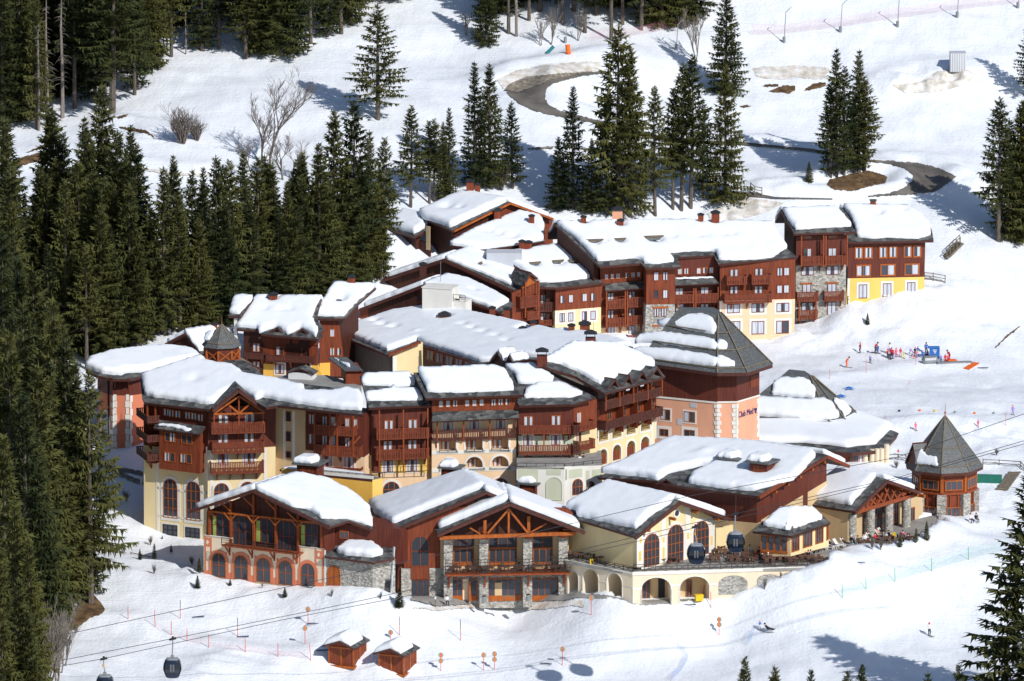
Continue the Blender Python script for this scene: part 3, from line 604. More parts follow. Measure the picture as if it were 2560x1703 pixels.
# stone tower house
b = Bld('hotel_house', 'grey stone house with maroon balcony storey beside the yellow end house', 'hotel', G3, 840, 1300, 89, GRP)
f = b.fac(G3, 565, 712, 88.3, 9)
wall(b, f, [(565, 400), (1125, 380), (1125, 690), (565, 712)], 'wood_maroon'); wall(b, f, [(565, 712), (1110, 700), (1105, 1400), (560, 1500)], 'stone', label='grey rubble stone wall')
for x, y, w_, h_, k in ((690, 572, 92, 92, 'r'), (962, 567, 92, 92, 'n'), (690, 772, 135, 96, 'c'), (962, 767, 135, 96, 'c'), (682, 960, 95, 92, 'n'), (957, 955, 95, 92, 'n'), (690, 1160, 130, 90, 'c'), (955, 1180, 95, 140, 'n')): win(b, f, x, y, w_, h_, k, fr='wood_red')
win(b, f, 690, 408, 90, 30, 'd'); win(b, f, 965, 402, 90, 30, 'd')
for x, y in ((682, 911), (957, 904)): strip(b, f, x - 62, y - 7, x + 64, y + 7, 'wood_orange', 0, .12, 'lintel')
bal(b, f, 630, 618, 868, 715, 1.3, posts=[(627, 390, 730), (868, 385, 730)]); bal(b, f, 890, 612, 1115, 708, 1.3, posts=[(893, 388, 730), (1125, 380, 725)])
bal(b, f, 580, 1012, 810, 1106, 1.2); bal(b, f, 878, 1003, 1092, 1100, 1.2); bal(b, f, 600, 1205, 800, 1297, 1.3, posts=[(600, 1100, 1320), (785, 1100, 1310)])
strip(b, f, 572, 1325, 690, 1460, 'metal_dark', 0, .06, 'door')
pl = pl_eave(f, 545, 372, 1.5, .40)
r = roof(b, pl, G3, [(545, 368), (1225, 345), (1000, 100), (400, 105)], body='wood_dark', bp=[(541, 289), (1097, 272), (960, 105), (440, 110)]); snow(r, pl, G3, [(565, 330), (1165, 292), (1090, 200), (990, 108), (425, 125), (470, 210)], .95, seed=2)
backslope(b, pl, G3, (400, 105), (1000, 100), 5.5, .5)
# long house, several bays under one roof
b = Bld('hotel_house', 'long red wooden house of stepped bays under the widest snow roof of the back row', 'hotel', G2, 900, 1390, 82, GRP)
f3 = b.fac(R5, 490, 715, 81, 10); f = f3
wall(b, f, [(490, 488), (952, 462), (950, 705), (490, 716)], 'wood_red'); wall(b, f, [(488, 716), (950, 705), (945, 940), (488, 980)], 'plaster_peach', label='peach plaster wall')
for x, y in ((576, 545), (728, 540), (575, 650), (725, 648)): win(b, f, x, y, 50, 48, 'n', fr='wood_red')
for x, y in ((856, 538), (898, 536), (855, 645), (897, 643)): win(b, f, x, y, 35, 52, 'n', fr='wood_red', n=1)
for x, y, h_ in ((572, 763, 56), (722, 759, 56), (875, 756, 56), (575, 880, 80), (722, 880, 80), (873, 876, 78)): win(b, f, x, y, 78, h_, 'n', fr='wood_red', sur='trim_white' if h_ < 60 else '-trim_white', sw=.35, fw=.1)
strip(b, f, 488, 718, 498, 790)
bal(b, f, 533, 568, 655, 618); bal(b, f, 686, 562, 805, 615); bal(b, f, 520, 680, 808, 728, braces=3)
f4 = b.fac(G2, 1090, 700, 81.5, 10); f = f4
wall(b, f, [(1085, 430), (1680, 400), (1680, 1500), (1085, 1500)], 'wood_maroon')
for x, y in ((1148, 620), (1232, 617), (1395, 613), (1475, 607), (1557, 605)): win(b, f, x, y, 62, 84, 'n', n=1)
for x, y in ((1140, 885), (1472, 872), (1145, 1090), (1470, 1092)): win(b, f, x, y, 105, 100, 'n', fr='wood_red')
pla = pl_eave(f, 1085, 800, 1.5, .75); roof(b, pla, G2, [(1085, 800), (1685, 775), (1600, 700), (1085, 712)], th=.25, body=None, name='canopy'); snow(b.roofs[-1], pla, G2, [(1090, 722), (1250, 718), (1590, 708), (1560, 695), (1090, 706)], .2)
bal(b, f, 1085, 930, 1322, 1036, posts=[(1330, 840, 1150)]); bal(b, f, 1368, 917, 1642, 1030, posts=[(1357, 840, 1150), (1650, 820, 1150)]); bal(b, f, 1085, 1160, 1322, 1260); bal(b, f, 1368, 1148, 1642, 1250)
f5 = b.fac(G2, 715, 1050, 79.0, 10); f = f5
wall(b, f, [(712, 598), (1088, 590), (1085, 1050), (708, 1058)], 'wood_red', thick=2.5); wall(b, f, [(706, 1056), (1085, 1048), (1080, 1500), (690, 1500)], 'stone', thick=2.5)
for x, y, k in ((838, 685, 'n'), (958, 682, 'n'), (836, 917, 'd'), (957, 915, 'n'), (843, 1157, 'n'), (940, 1154, 'n')): win(b, f, x, y, 68, 116, k, fr='wood_red', n=1)
strip(b, f, 795, 1084, 1000, 1100, 'wood_orange', 0, .1, 'lintel'); strip(b, f, 790, 1320, 1000, 1336, 'wood_orange', 0, .1, 'lintel')
f6 = b.fac(G6, 640, 770, 80.5, 14); f = f6
wall(b, f, [(630, 565), (1190, 535), (1175, 745), (632, 780)], 'wood_red'); wall(b, f, [(632, 780), (1240, 745), (1240, 1330), (632, 1360)], 'wood_red'); wall(b, f, [(632, 1330), (1240, 1310), (1240, 1560), (632, 1560)], 'plaster_peach')
for x, y in ((711, 690), (787, 685), (862, 680), (980, 670), (1057, 665), (1130, 660)): win(b, f, x, y, 52, 76, 'n', n=1)
for x, y in ((765, 955), (1042, 932), (765, 1180), (1042, 1155)): win(b, f, x, y, 85, 110, 'n', fr='wood_red')
for x, y in ((770, 1400), (1042, 1385)): win(b, f, x, y, 90, 120, 'n', fr='wood_red', sur='-trim_white')
pla = pl_eave(f, 705, 872, 1.6, .7); roof(b, pla, G6, [(700, 875), (1265, 832), (1180, 748), (690, 782)], th=.25, body=None, name='canopy')
bal(b, f, 718, 990, 950, 1110, 1.4, posts=[(713, 885, 1370), (958, 880, 1350)]); bal(b, f, 995, 966, 1232, 1088, 1.4, posts=[(985, 880, 1350)]); bal(b, f, 715, 1235, 945, 1345, 1.4); bal(b, f, 988, 1205, 1217, 1318, 1.4); bal(b, f, 990, 1460, 1160, 1520, 1.2)
pl = pl_eave(f5, 700, 575, 1.2, .40)
r = roof(b, pl, S, [(1385, 558), (1500, 666), (1602, 658), (1614, 670), (1702, 668), (1693, 643), (1784, 638), (1796, 660), (1994, 643), (1969, 623), (1951, 599), (1935, 560)], body='wood_dark', bp=[(1393, 560), (1484, 645), (1500, 628), (1700, 618), (1960, 612), (1930, 560)])
snow(r, pl, S, [(1393, 562), (1440, 598), (1474, 634), (1494, 654), (1560, 649), (1590, 647), (1605, 652), (1612, 660), (1640, 661), (1684, 656), (1670, 634), (1715, 630), (1780, 629), (1793, 634), (1797, 651), (1840, 652), (1880, 650), (1930, 645), (1967, 622), (1950, 598), (1930, 562), (1680, 558)], .95,
     [G6(560, 290) + (.9, 1.0), G6(690, 268) + (.7, .6), G6(900, 270) + (.9, .9), G6(1310, 240) + (1.1, 1.0)] + [G2(850, 240) + (1.1, 1.1), G2(1060, 215) + (.7, .4), G2(1400, 205) + (.8, .35), G2(1500, 205) + (.6, .3), G2(1720, 195) + (.8, .35), G2(1840, 190) + (.8, .35)] + [R4(1690, 318) + (1.1, .9), R4(1980, 335) + (1.1, 1.0), R5(370, 245) + (.8, .8), R5(460, 245) + (1.2, .9)], seed=3)
backslope(b, pl, S, (1385, 558), (1935, 560), 8)
for rg_, x, y, L_ in ((G6, 560, 272, 2.6), (G6, 890, 258, 1.8), (G6, 1300, 228, 2.4), (G2, 830, 225, 2.4), (R5, 80, 355, 2.0)): guard(b, pl, rg_, x, y, L_)
for rg, x, y, w_, h_ in ((R4, 1690, 322, .75, 1.2), (R4, 1980, 340, .9, 1.0), (R5, 372, 250, .8, 1.5), (R5, 462, 250, 1.15, 1.8)): chimney(b, pl, rg, x, y, w_, h_)
chimney(b, pl, R4, 1955, 285, 1.5, 1.6, 'plaster_pink')
# red over cream house
b = Bld('hotel_house', 'house with red boards over cream plaster and paired windows left of the long roof', 'hotel', G6, 330, 1300, 78, GRP)
f7 = b.fac(G6, 45, 1135, 77.5, 19); f = f7
wall(b, f, [(45, 850), (660, 800), (640, 1088), (45, 1135)], 'wood_red', thick=3); wall(b, f, [(42, 1135), (640, 1088), (640, 1500), (42, 1500)], 'plaster_cream', thick=3)
for x, y in ((137, 985), (247, 975), (427, 960), (538, 953)): win(b, f, x, y, 66, 110, 'n', fr='wood_red', n=1)
for x, y in ((132, 1225), (243, 1215), (423, 1200), (535, 1193)): win(b, f, x, y, 68, 118, 'n', fr='wood_red', sur='trim_white', n=1, sw=.3)
strip(b, f, 42, 1137, 62, 1320); 
f8 = b.fac(R4, 1345, 900, 79, 10)
wall(b, f8, [(1335, 790), (1470, 780), (1470, 1300), (1335, 1300)], 'wood_red'); win(b, f8, 1375, 905, 50, 75, 'n'); win(b, f8, 1375, 1040, 50, 60, 'n'); bal(b, f8, 1343, 932, 1460, 1002, 1.2, 'wood_rail_dark'); bal(b, f8, 1343, 1070, 1460, 1110, 1.2)
pl = pl_eave(f7, 80, 830, 1.0, .36)
r = roof(b, pl, R4, [(1300, 805), (1480, 812), (1850, 772), (1750, 720), (1650, 630), (1495, 490), (1190, 530), (1030, 575), (1180, 655), (1280, 740)], body='wood_dark', ov=2.2)
snow(r, pl, R4, [(1345, 775), (1450, 775), (1600, 760), (1738, 742), (1715, 690), (1640, 625), (1490, 497), (1190, 532), (1045, 575), (1190, 665), (1270, 740)], .9, [(1230, 520, 1.1, .9), (1310, 655, .9, .8), (1480, 650, .9, .9), (1520, 640, .7, .8), (1610, 635, 1, .9)], seed=4)
[guard(b, pl, R4, x, y, 1.8) for x, y in ((1310, 655), (1490, 640), (1615, 635))]; chimney(b, pl, R4, 1208, 520, .9, 1.3); chimney(b, pl, R4, 1258, 522, 1.0, 1.2)
mbx = MB(); p = pl.at(*R4(1090, 600)); mbx.abox(p.x - 3, p.x + 2.2, p.y - 1, p.y + 2, p.z - 1, p.z + 1.3); mbx.build('plant_room', 'stucco_grey', b.o)
# topmost house
b = Bld('hotel_house', 'topmost house with a bright red gable under thick snow at the back', 'hotel', R4, 800, 600, 92, GRP)
f = b.fac(R4, 665, 400, 90, 40); wall(b, f, [(672, 385), (1110, 160), (1450, 285), (1450, 700), (672, 800)], 'wood_red')
beam(b, f, [(672, 372, 1112, 152), (1112, 152, 1450, 275)], .3, .95, 'wood_orange', 'bargeboard')
pL, pR = pl_ridge(f, (665, 362), (1110, 140), (1452, 268), 1.0, (740, 85))
r = roof(b, pL, R4, [(660, 365), (1112, 140), (740, 85), (395, 250)], body='wood_dark'); snow(r, pL, R4, [(645, 345), (1085, 143), (740, 85), (405, 235), (430, 275)], 1.15, [(620, 215, 1.5, .5), (720, 225, .9, .4)], seed=5)
gslope(b, f, (665, 362), (1112, 140), (1452, 268), 1.0, (740, 85), 'R', .9, 6)
chimney(b, pL, R4, 800, 95, 1.1, 2.2); chimney(b, pL, R4, 858, 88, .8, 1.6)
f = b.fac(R4, 180, 420, 97, -42); pe = pl_eave(f, 150, 350, .8, .35)
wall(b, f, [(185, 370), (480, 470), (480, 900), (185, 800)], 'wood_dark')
for x, y in ((228, 485), (266, 497), (322, 512), (360, 522)): win(b, f, x, y, 34, 80, 'd', n=1)
r = roof(b, pe, R4, [(150, 352), (362, 412), (470, 360), (415, 245), (270, 235)], body='wood_dark'); snow(r, pe, R4, [(160, 335), (360, 395), (445, 350), (412, 250), (275, 228)], 1.1, seed=7)
strip(b, f, 455, 330, 485, 520, 'plaster_buff', 0, .1, 'pillar')
# slope behind the long gable
b = Bld('hotel_house', 'house whose smooth snow slope fills the gap between red gable and long roof', 'hotel', R4, 1000, 600, 84, GRP)
f = b.fac(R4, 900, 520, 86, 12); pe = pl_eave(f, 900, 510, .8, .30)
r = roof(b, pe, R4, [(640, 482), (860, 362), (1000, 310), (1180, 235), (1345, 270), (1385, 330), (1385, 450), (1200, 480), (900, 520)], body='wood_dark'); snow(r, pe, R4, [(645, 478), (860, 358), (1000, 308), (1180, 232), (1345, 268), (1380, 330), (1375, 445), (1200, 478), (900, 515)], .9, [(900, 395, .8, .45), (960, 400, .8, .45), (1030, 420, .9, .45), (1120, 450, .9, .4), (1150, 440, .6, .3)], seed=8)
chimney(b, pe, R4, 1283, 340, .8, 1.7); chimney(b, pe, R4, 1018, 300, 1.1, 1.8)
# front left gable of the cluster
b = Bld('hotel_house', 'house with a broad dark board gable left of the red over cream house', 'hotel', R4, 650, 850, 76, GRP)
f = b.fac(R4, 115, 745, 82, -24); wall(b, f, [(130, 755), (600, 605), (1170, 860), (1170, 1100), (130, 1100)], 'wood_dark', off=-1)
pL, pR = pl_ridge(f, (115, 745), (600, 585), (1182, 850), 0, (770, 512))
gslope(b, f, (115, 745), (600, 585), (1182, 850), 0, (770, 512), 'L', .8, 9, .6, body='wood_dark')
r = roof(b, pR, R4, [(600, 585), (1182, 850), (1245, 815), (1215, 735), (1180, 655), (1030, 572), (770, 512)], body='wood_dark'); snow(r, pR, R4, [(612, 587), (820, 670), (870, 690), (1135, 800), (1195, 745), (1170, 660), (1030, 575), (775, 514)], .75, [(940, 615, .8, .8), (1000, 590, .6, .6), (880, 650, .8, .8)], seed=10)
beam(b, f, [(115, 760, 600, 603), (600, 603, 1182, 868)], .34, .05, 'fascia', 'bargeboard')
[guard(b, pR, R4, x, y, 1.2, .6) for x, y in ((940, 612), (880, 650), (1000, 585))]; chimney(b, pL, R4, 610, 535, .8, 1.2); chimney(b, pL, R4, 455, 570, 1.2, 1.0)
fd = b.fac(R4, 1140, 900, 72.5, 35); wall(b, fd, [(1130, 860), (1345, 760), (1345, 1060), (1130, 1100)], 'wood_red'); gabl(b, fd, (1215, 800), (1275, 690), (1335, 740), .6, 4.0, wallm='wood_orange')
bal(b, fd, 1195, 890, 1335, 960, 1.0, 'wood_rail', braces=0); bal(b, fd, 1250, 1010, 1335, 1060, 1.0, braces=0); post(b, fd, 1235, 770, 1050, .9); post(b, fd, 1340, 760, 1050, .9)
# lower house with antenna
b = Bld('hotel_house', 'low house with a roof mast and grey plant box in front of the dark gable', 'hotel', S, 1080, 800, 64, GRP)
f = b.fac(S, 897, 772, 68, -24); pL, pR = pl_ridge(f, (897, 772), (1057, 712), (1262, 780), 0, (1115, 690))
wall(b, f, [(900, 776), (1057, 718), (1260, 786), (1260, 860), (900, 860)], 'wood_red', off=-1); beam(b, f, [(897, 777, 1057, 717)], .34, .05, 'fascia', 'bargeboard')
gslope(b, f, (897, 772), (1057, 712), (1262, 780), 0, (1115, 690), 'L', .8, 11, .8, body='wood_dark')
r = roof(b, pR, S, [(1057, 712), (1255, 782), (1285, 760), (1240, 733), (1170, 700), (1115, 690)], body='wood_dark'); snow(r, pR, S, [(1060, 712), (1240, 774), (1272, 756), (1238, 735), (1170, 702), (1115, 691)], .75, [(1183, 732, .7, .6)], seed=12)
chimney(b, pR, R4, 432, 715, 1.0, 1.6, 'wood_dark')
p = pR.at(*R4(570, 800)); mb = MB(); mb.tube([p, p + UPZ * 3.6], .04, 5); mb.build('mast', 'metal_grey', b.o)
q = pR.at(*R4(570, 960)); mb = MB(); a = math.radians(-18); ux = V((math.cos(a), math.sin(a), 0)); uy = V((-math.sin(a), math.cos(a), 0)); mb.box(q + UPZ * 1.0, ux * 2.25, uy * 1.6, UPZ * 1.9); mb.box(q + UPZ * 2.95, ux * 2.35, uy * 1.7, UPZ * .06); mb.box(q + ux * 3.2 + UPZ * .2, ux * 1.0, uy * 1.4, UPZ * .9); mb.build('plant_room', 'trim_white', b.o)
mb = MB()
for du in (2.3, 3.2, 4.1): mb.bar(q + ux * du - uy * 1.2 + UPZ * 1.0, q + ux * du - uy * 1.2 + UPZ * 2.1, .06)
mb.bar(q + ux * 2.3 - uy * 1.2 + UPZ * 2.1, q + ux * 4.1 - uy * 1.2 + UPZ * 2.1, .06); mb.bar(q + ux * 2.3 - uy * 1.2 + UPZ * 1.5, q + ux * 4.1 - uy * 1.2 + UPZ * 1.5, .06); mb.build('guard_rail', 'rail_iron', b.o)
# central snow roof
b = Bld('hotel_house', 'large central house under one unbroken snow roof dotted with small chimneys', 'hotel', S, 1000, 930, 40, GRP)
f = b.fac(S, 843, 845, 50, -56); pe = pl_eave(f, 843, 838, .9, .14)
r = roof(b, pe, S, [(843, 836), (971, 888), (1050, 858), (1060, 868), (1200, 912), (1245, 908), (1300, 896), (1400, 905), (1583, 868), (1526, 850), (1414, 828), (1385, 833), (1277, 808), (1143, 780), (1054, 774), (984, 783), (920, 806), (870, 824)], body='wood_grey', ov=.8)
snow(r, pe, S, [(845, 828), (968, 879), (1000, 868), (1045, 852), (1060, 862), (1200, 906), (1245, 904), (1300, 892), (1400, 898), (1575, 866), (1526, 849), (1414, 828), (1385, 832), (1277, 808), (1143, 780), (1054, 774), (984, 783), (920, 804), (868, 822)], .9,
     [R4(*q) + (1.0, .55) for q in ((50, 1100), (110, 1130), (200, 1150))] + [R4(*q) + (.9, .4) for q in ((740, 1130), (810, 1160), (900, 1190), (1000, 1220), (1080, 1260))] + [R4(*q) + (1.2, .9) for q in ((405, 955), (600, 1070), (690, 985), (975, 1030), (1215, 1155), (1295, 1130), (1595, 1170), (1700, 1160))] + [R4(380, 1190) + (.8, -.3)], seed=13)
for x, y, w_, h_ in ((405, 962, .75, 1.1), (690, 990, 1.3, 1.2), (600, 1075, 1.5, .9), (975, 1032, .85, 1.1), (1090, 1035, .9, 1.0), (1215, 1165, 1.0, .6), (1295, 1140, .8, 1.0), (1595, 1175, .9, 1.2), (1700, 1168, 1.4, 1.3)): chimney(b, pe, R4, x, y, w_, h_, 'wood_rail')
for x, y, w_, h_ in ((2075, 888, 55, 110), (2190, 922, 60, 110), (2292, 970, 55, 90)): win(b, f, *[(G1(x, y))[k] for k in (0, 1)], w_ / 4.209, h_ / 4.209, 'd', fr='wood_dark', off=-.7)
fy = b.fac(R4, 220, 1400, 34, 30); wall(b, fy, [(215, 1330), (430, 1240), (430, 1500), (215, 1500)], 'plaster_cream'); beam(b, fy, [(165, 1340, 410, 1240)], .35, .6, 'wood_red', 'bargeboard'); strip(b, fy, 195, 1350, 225, 1500, 'trim_white', 0, .1, 'pilaster')
fb = b.fac(R4, 435, 1290, 35, -50); wall(b, fb, [(435, 1275), (900, 1420), (900, 1600), (435, 1500)], 'wood_dark')
for k in range(6): x = 455 + k * 75; win(b, fb, x + 30, 1345 + k * 22, 55, 80, 'd', fr='wood_rail')
gabl(b, fb, (945, 1400), (1010, 1315), (1060, 1400), .5, 3, wallm='wood_dark', t=.5); gabl(b, fb, (1075, 1400), (1100, 1345), (1135, 1395), .5, 3, wallm='wood_dark', t=.5)
# chalet with twin gables
b = Bld('hotel_house', 'dark red chalet with twin gables behind the small roof lantern', 'hotel', G1, 1400, 1100, 38, GRP)
f = b.fac(G1, 880, 1000, 38, -12)
wall(b, f, [(880, 620), (1660, 700), (1660, 985), (880, 960)], 'wood_red'); wall(b, f, [(880, 950), (1660, 975), (1760, 1250), (880, 1250)], 'plaster_ochre')
wall(b, f, [(878, 620), (1085, 640), (1085, 1100), (878, 1100)], 'wood_dark', off=.1)
for x, y, w_, h_, k in ((1015, 795, 75, 90, 'c'), (1262, 830, 80, 95, 'o'), (1530, 845, 80, 95, 'n'), (1015, 975, 75, 70, 'c')): win(b, f, x, y, w_, h_, k, off=.1)
for x, y in ((1262, 1020), (1530, 1020)): win(b, f, x, y, 95, 105, 'c', sur='trim_white', off=.02)
bal(b, f, 880, 850, 1086, 925, 1.2, 'wood_rail_dark'); bal(b, f, 1110, 872, 1612, 965, 1.3, 'wood_rail_dark', braces=3)
pe = pl_eave(f, 808, 600, .9, .42)
r = roof(b, pe, G1, [(806, 600), (1045, 612), (1060, 650), (1655, 705), (1725, 600), (1645, 480), (1700, 285), (1010, 280), (930, 380)], body='wood_dark', ov=2.0)
snow(r, pe, G1, [(815, 588), (1035, 600), (1045, 650), (1220, 590), (1345, 665), (1480, 600), (1645, 690), (1660, 620), (1590, 500), (1640, 380), (1690, 290), (1010, 280), (925, 390)], .95, [(1190, 305, 1.2, .9), (1100, 430, .8, .35), (1290, 440, .8, .35), (1370, 440, .7, .35)], seed=14)
gabl(b, f, (1030, 690), (1235, 580), (1358, 705), 1.4, 4, wallm='wood_red', fw=.15); gabl(b, f, (1355, 700), (1500, 592), (1655, 728), 1.4, 4, wallm='wood_red', fw=.15)
backslope(b, pe, G1, (1010, 280), (1700, 285), 6)
chimney(b, pe, G1, 1193, 310, 1.1, 1.0)
pe2 = pl_eave(f, 725, 460, .5, .42); r = roof(b, pe2, G1, [(718, 462), (850, 468), (985, 275), (780, 275)], body=None); snow(r, pe2, G1, [(735, 440), (840, 445), (975, 285), (785, 275)], .9, seed=15); strip(b, f, 778, 470, 812, 720, 'trim_white', -.4, .1, 'pillar')
f2 = b.fac(G1, 1680, 900, 41, 8); wall(b, f2, [(1680, 510), (1880, 500), (1960, 1100), (1680, 1100)], 'wood_red'); wall(b, f2, [(1680, 960), (1790, 955), (1790, 1150), (1680, 1150)], 'plaster_ochre', off=.08)
for x, y, w_ in ((1812, 642, 55), (1812, 838, 52), (1887, 838, 52)): win(b, f2, x, y, w_, 85, 'n', n=1)
pe = pl_eave(f2, 1620, 490, 1.0, .42); r = roof(b, pe, G1, [(1615, 490), (1945, 490), (2090, 330), (2275, 165), (1830, 140), (1740, 290)], body='wood_dark', ov=1.4); snow(r, pe, G1, [(1625, 470), (1935, 470), (2080, 310), (2260, 165), (1835, 138), (1745, 280)], .95, [(1880, 300, 1.5, 1.15), (2020, 105, 1.1, .9)], seed=16); chimney(b, pe, G1, 2016, 155, 1.0, 1.4)
# flat roof court with plant huts
b = Bld('flat_roof_annex', 'flat roofed annex with grey gravel deck and two plant huts behind the left hotel', 'annex', G1, 1700, 1150, 18)
z0 = Yp(*G1(1700, 1130), 20).z; P = [Zp(*G1(x, y), z0) for x, y in ((1150, 1110), (1330, 1085), (1600, 1090), (1760, 1085), (2120, 1200), (2080, 1225), (1200, 1170))]
mb = MB(); mb.add(P + [p - UPZ * 8 for p in P], [tuple(range(len(P)))] + [(i, len(P) + i, len(P) + (i + 1) % len(P), (i + 1) % len(P)) for i in range(len(P))]); mb.build('roof', 'concrete', b.o, fix=True)
fh = b.fac(G1, 1350, 1130, Zp(*G1(1350, 1125), z0).y, -14); wall(b, fh, [(1350, 1055), (1605, 1075), (1605, 1155), (1350, 1135)], 'paint_white', thick=2.2); gabl(b, fh, (1340, 1055), (1480, 1015), (1615, 1078), .2, 2.6, .15)
fh = b.fac(G1, 1955, 1180, Zp(*G1(1955, 1180), z0).y, 8); wall(b, fh, [(1955, 1045), (2130, 1042), (2130, 1190), (1955, 1180)], 'wood_red', thick=6)
p0 = pl3(fh.at(1950, 1040, .3), fh.at(2140, 1035, .3), Zp(*G1(1770, 900), z0 + 2.2)); roof(b, p0, G1, [(1948, 1042), (2142, 1038), (1960, 893), (1768, 900)], th=.15, mat='slate_smooth', body=None); snow(b.roofs[-1], p0, G1, [(1900, 955), (1990, 975), (2000, 1005), (1960, 1000)], .35, step=.3); snow(b.roofs[-1], p0, G1, [(1835, 905), (1880, 930), (1875, 938), (1835, 915)], .2, step=.3)
fl = Fac(G1, 1945, 1150, Zp(*G1(1955, 1180), z0).y, -70, b)
for x, y in ((1815, 1010), (1858, 1035), (1895, 1060), (1930, 1085)): pass
# small house left of the lantern
b = Bld('hotel_house', 'small dark gabled house at the wood edge left of the roof lantern', 'hotel', G1, 240, 780, 34, GRP)
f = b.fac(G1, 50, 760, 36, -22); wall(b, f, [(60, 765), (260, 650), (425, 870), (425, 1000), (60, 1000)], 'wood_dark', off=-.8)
pL, pR = pl_ridge(f, (48, 752), (262, 640), (432, 862), 0, (560, 590))
gslope(b, f, (48, 752), (262, 640), (432, 862), 0, (560, 590), 'L', .8, 17, .8, body='wood_dark')
r = roof(b, pR, G1, [(262, 640), (432, 862), (560, 840), (860, 830), (770, 640), (560, 590)], body='wood_dark'); snow(r, pR, G1, [(265, 638), (415, 835), (560, 838), (850, 825), (765, 645), (560, 592)], .85, seed=18); chimney(b, pR, G1, 575, 600, .8, .7)
# ------------------------------------------------------------------ buildings: middle row
# pink pavilion at the far left
b = Bld('hotel_pavilion', 'coral pavilion with white quoins under a long rounded snow roof at the left end', 'hotel', R1, 250, 850, 20, GRP)
f2 = b.fac(R1, 215, 545, 19, -3); fl = Fac(R1, 215, 545, 19, -62, b); fr = Fac(R1, 325, 545, f2.at(325, 545).y, 38, b)
for f, x0, x1, ya, yb, yc, yd in ((fl, 120, 216, 400, 430, 515, 548), (f2, 215, 326, 430, 440, 545, 547), (fr, 325, 480, 440, 400, 547, 525)):
    wall(b, f, [(x0, ya), (x1, yb), (x1, yd), (x0, yc)], 'wood_maroon'); wall(b, f, [(x0, yc), (x1, yd), (x1, 1000), (x0, 960)], 'plaster_coral')
win(b, fl, 168, 745, 52, 185, 'd', fr='trim_white', arch=True, n=1, sur='-trim_white', sw=.3); iron(b, fl, 146, 790, 192, 835, .3, mesh=True, step=.9)
for k in range(8):
    for f, x, w_ in ((f2, 228, 28), (f2, 310, 30)):
        y = 560 + k * 44; ww = w_ if k % 2 else w_ * .7; strip(b, f, x - ww / 2, y - 20, x + ww / 2, y + 20, 'trim_white', 0, .09, 'quoin')
    strip(b, fr, 328, 548 + k * 44, 338 if k % 2 else 345, 588 + k * 44, 'trim_white', 0, .09, 'quoin'); strip(b, fl, 200 if k % 2 else 206, 545 + k * 44, 215, 585 + k * 44, 'trim_white', 0, .09, 'quoin')
zE = f2.at(215, 425, 1.4).z; pe = Pl(f2.at(215, 425, 1.4), V((.10, -.16, 1)), V((1, 0, 0)))
r = roof(b, pe, R1, [(38, 385), (110, 415), (215, 437), (330, 440), (450, 410), (800, 320), (740, 275), (600, 250), (450, 255), (200, 285), (60, 330)], body='wood_dark', ov=2.8)
snow(r, pe, R1, [(40, 362), (120, 395), (150, 408), (270, 417), (300, 402), (440, 395), (790, 315), (735, 272), (600, 248), (450, 253), (200, 283), (62, 328)], 1.15, seed=20)
mb = MB()
for f, x in ((fl, 118), (fl, 205), (f2, 228), (f2, 318)): mb.bar(f.at(x, 500, .05), f.at(x, 425, 1.1), .16)
mb.build('brace', 'wood_beam', b.o)
# left corner hotel with lantern
b = Bld('hotel_house', 'cream corner hotel with tall arched windows and jutting dark wood storeys at the left', 'hotel', R1, 700, 1430, -12, GRP)
fa = b.fac(R1, 495, 870, -9, -27); f = fa
wall(b, f, [(420, 590), (850, 625), (850, 930), (495, 880), (420, 870)], 'wood_maroon'); wall(b, f, [(418, 870), (495, 880), (850, 925), (850, 1530), (418, 1480)], 'plaster_cream')
for x0, x1 in ((495, 517), (822, 850)): strip(b, f, x0, 880, x1, 1450)
strip(b, f, 510, 1335, 830, 1362); strip(b, f, 505, 1140, 545, 1160); strip(b, f, 635, 1160, 690, 1180); strip(b, f, 785, 1170, 830, 1190)
win(b, f, 592, 1218, 92, 255, 'd', arch=True, n=3, rows=4, sur='trim_white', sw=.42); win(b, f, 742, 1235, 92, 255, 'd', arch=True, n=3, rows=4, sur='trim_white', sw=.42)
win(b, f, 590, 1425, 95, 70, 'd', fr='rail_iron', sur='trim_white', n=3, rows=2); win(b, f, 737, 1442, 95, 66, 'd', fr='rail_iron', sur='trim_white', n=3, rows=2)
fj = Fac(R1, 517, 800, fa.at(517, 800, 1.4).y, -25, b)
wall(b, fj, [(517, 770), (785, 795), (785, 1058), (517, 1025)], 'wood_red', thick=1.4, label='jutting red wooden bay')
for x, y in ((566, 655), (597, 662), (640, 668), (705, 676), (745, 682), (788, 690)): win(b, f, x, y, 36, 48, 'c', n=1)
for x, y in ((572, 815), (605, 820), (680, 828), (716, 834), (570, 945), (604, 950), (674, 955), (712, 960)): win(b, fj, x, y, 36, 62, 'c' if x % 4 else 'd', n=1)
pc = pl_eave(fj, 500, 775, .9, .7); roof(b, pc, R1, [(478, 758), (785, 800), (818, 748), (510, 705)], th=.3, body=None, name='canopy'); snow(b.roofs[-1], pc, R1, [(505, 745), (600, 750), (700, 782), (728, 772), (640, 742), (520, 735)], .25, step=.3)
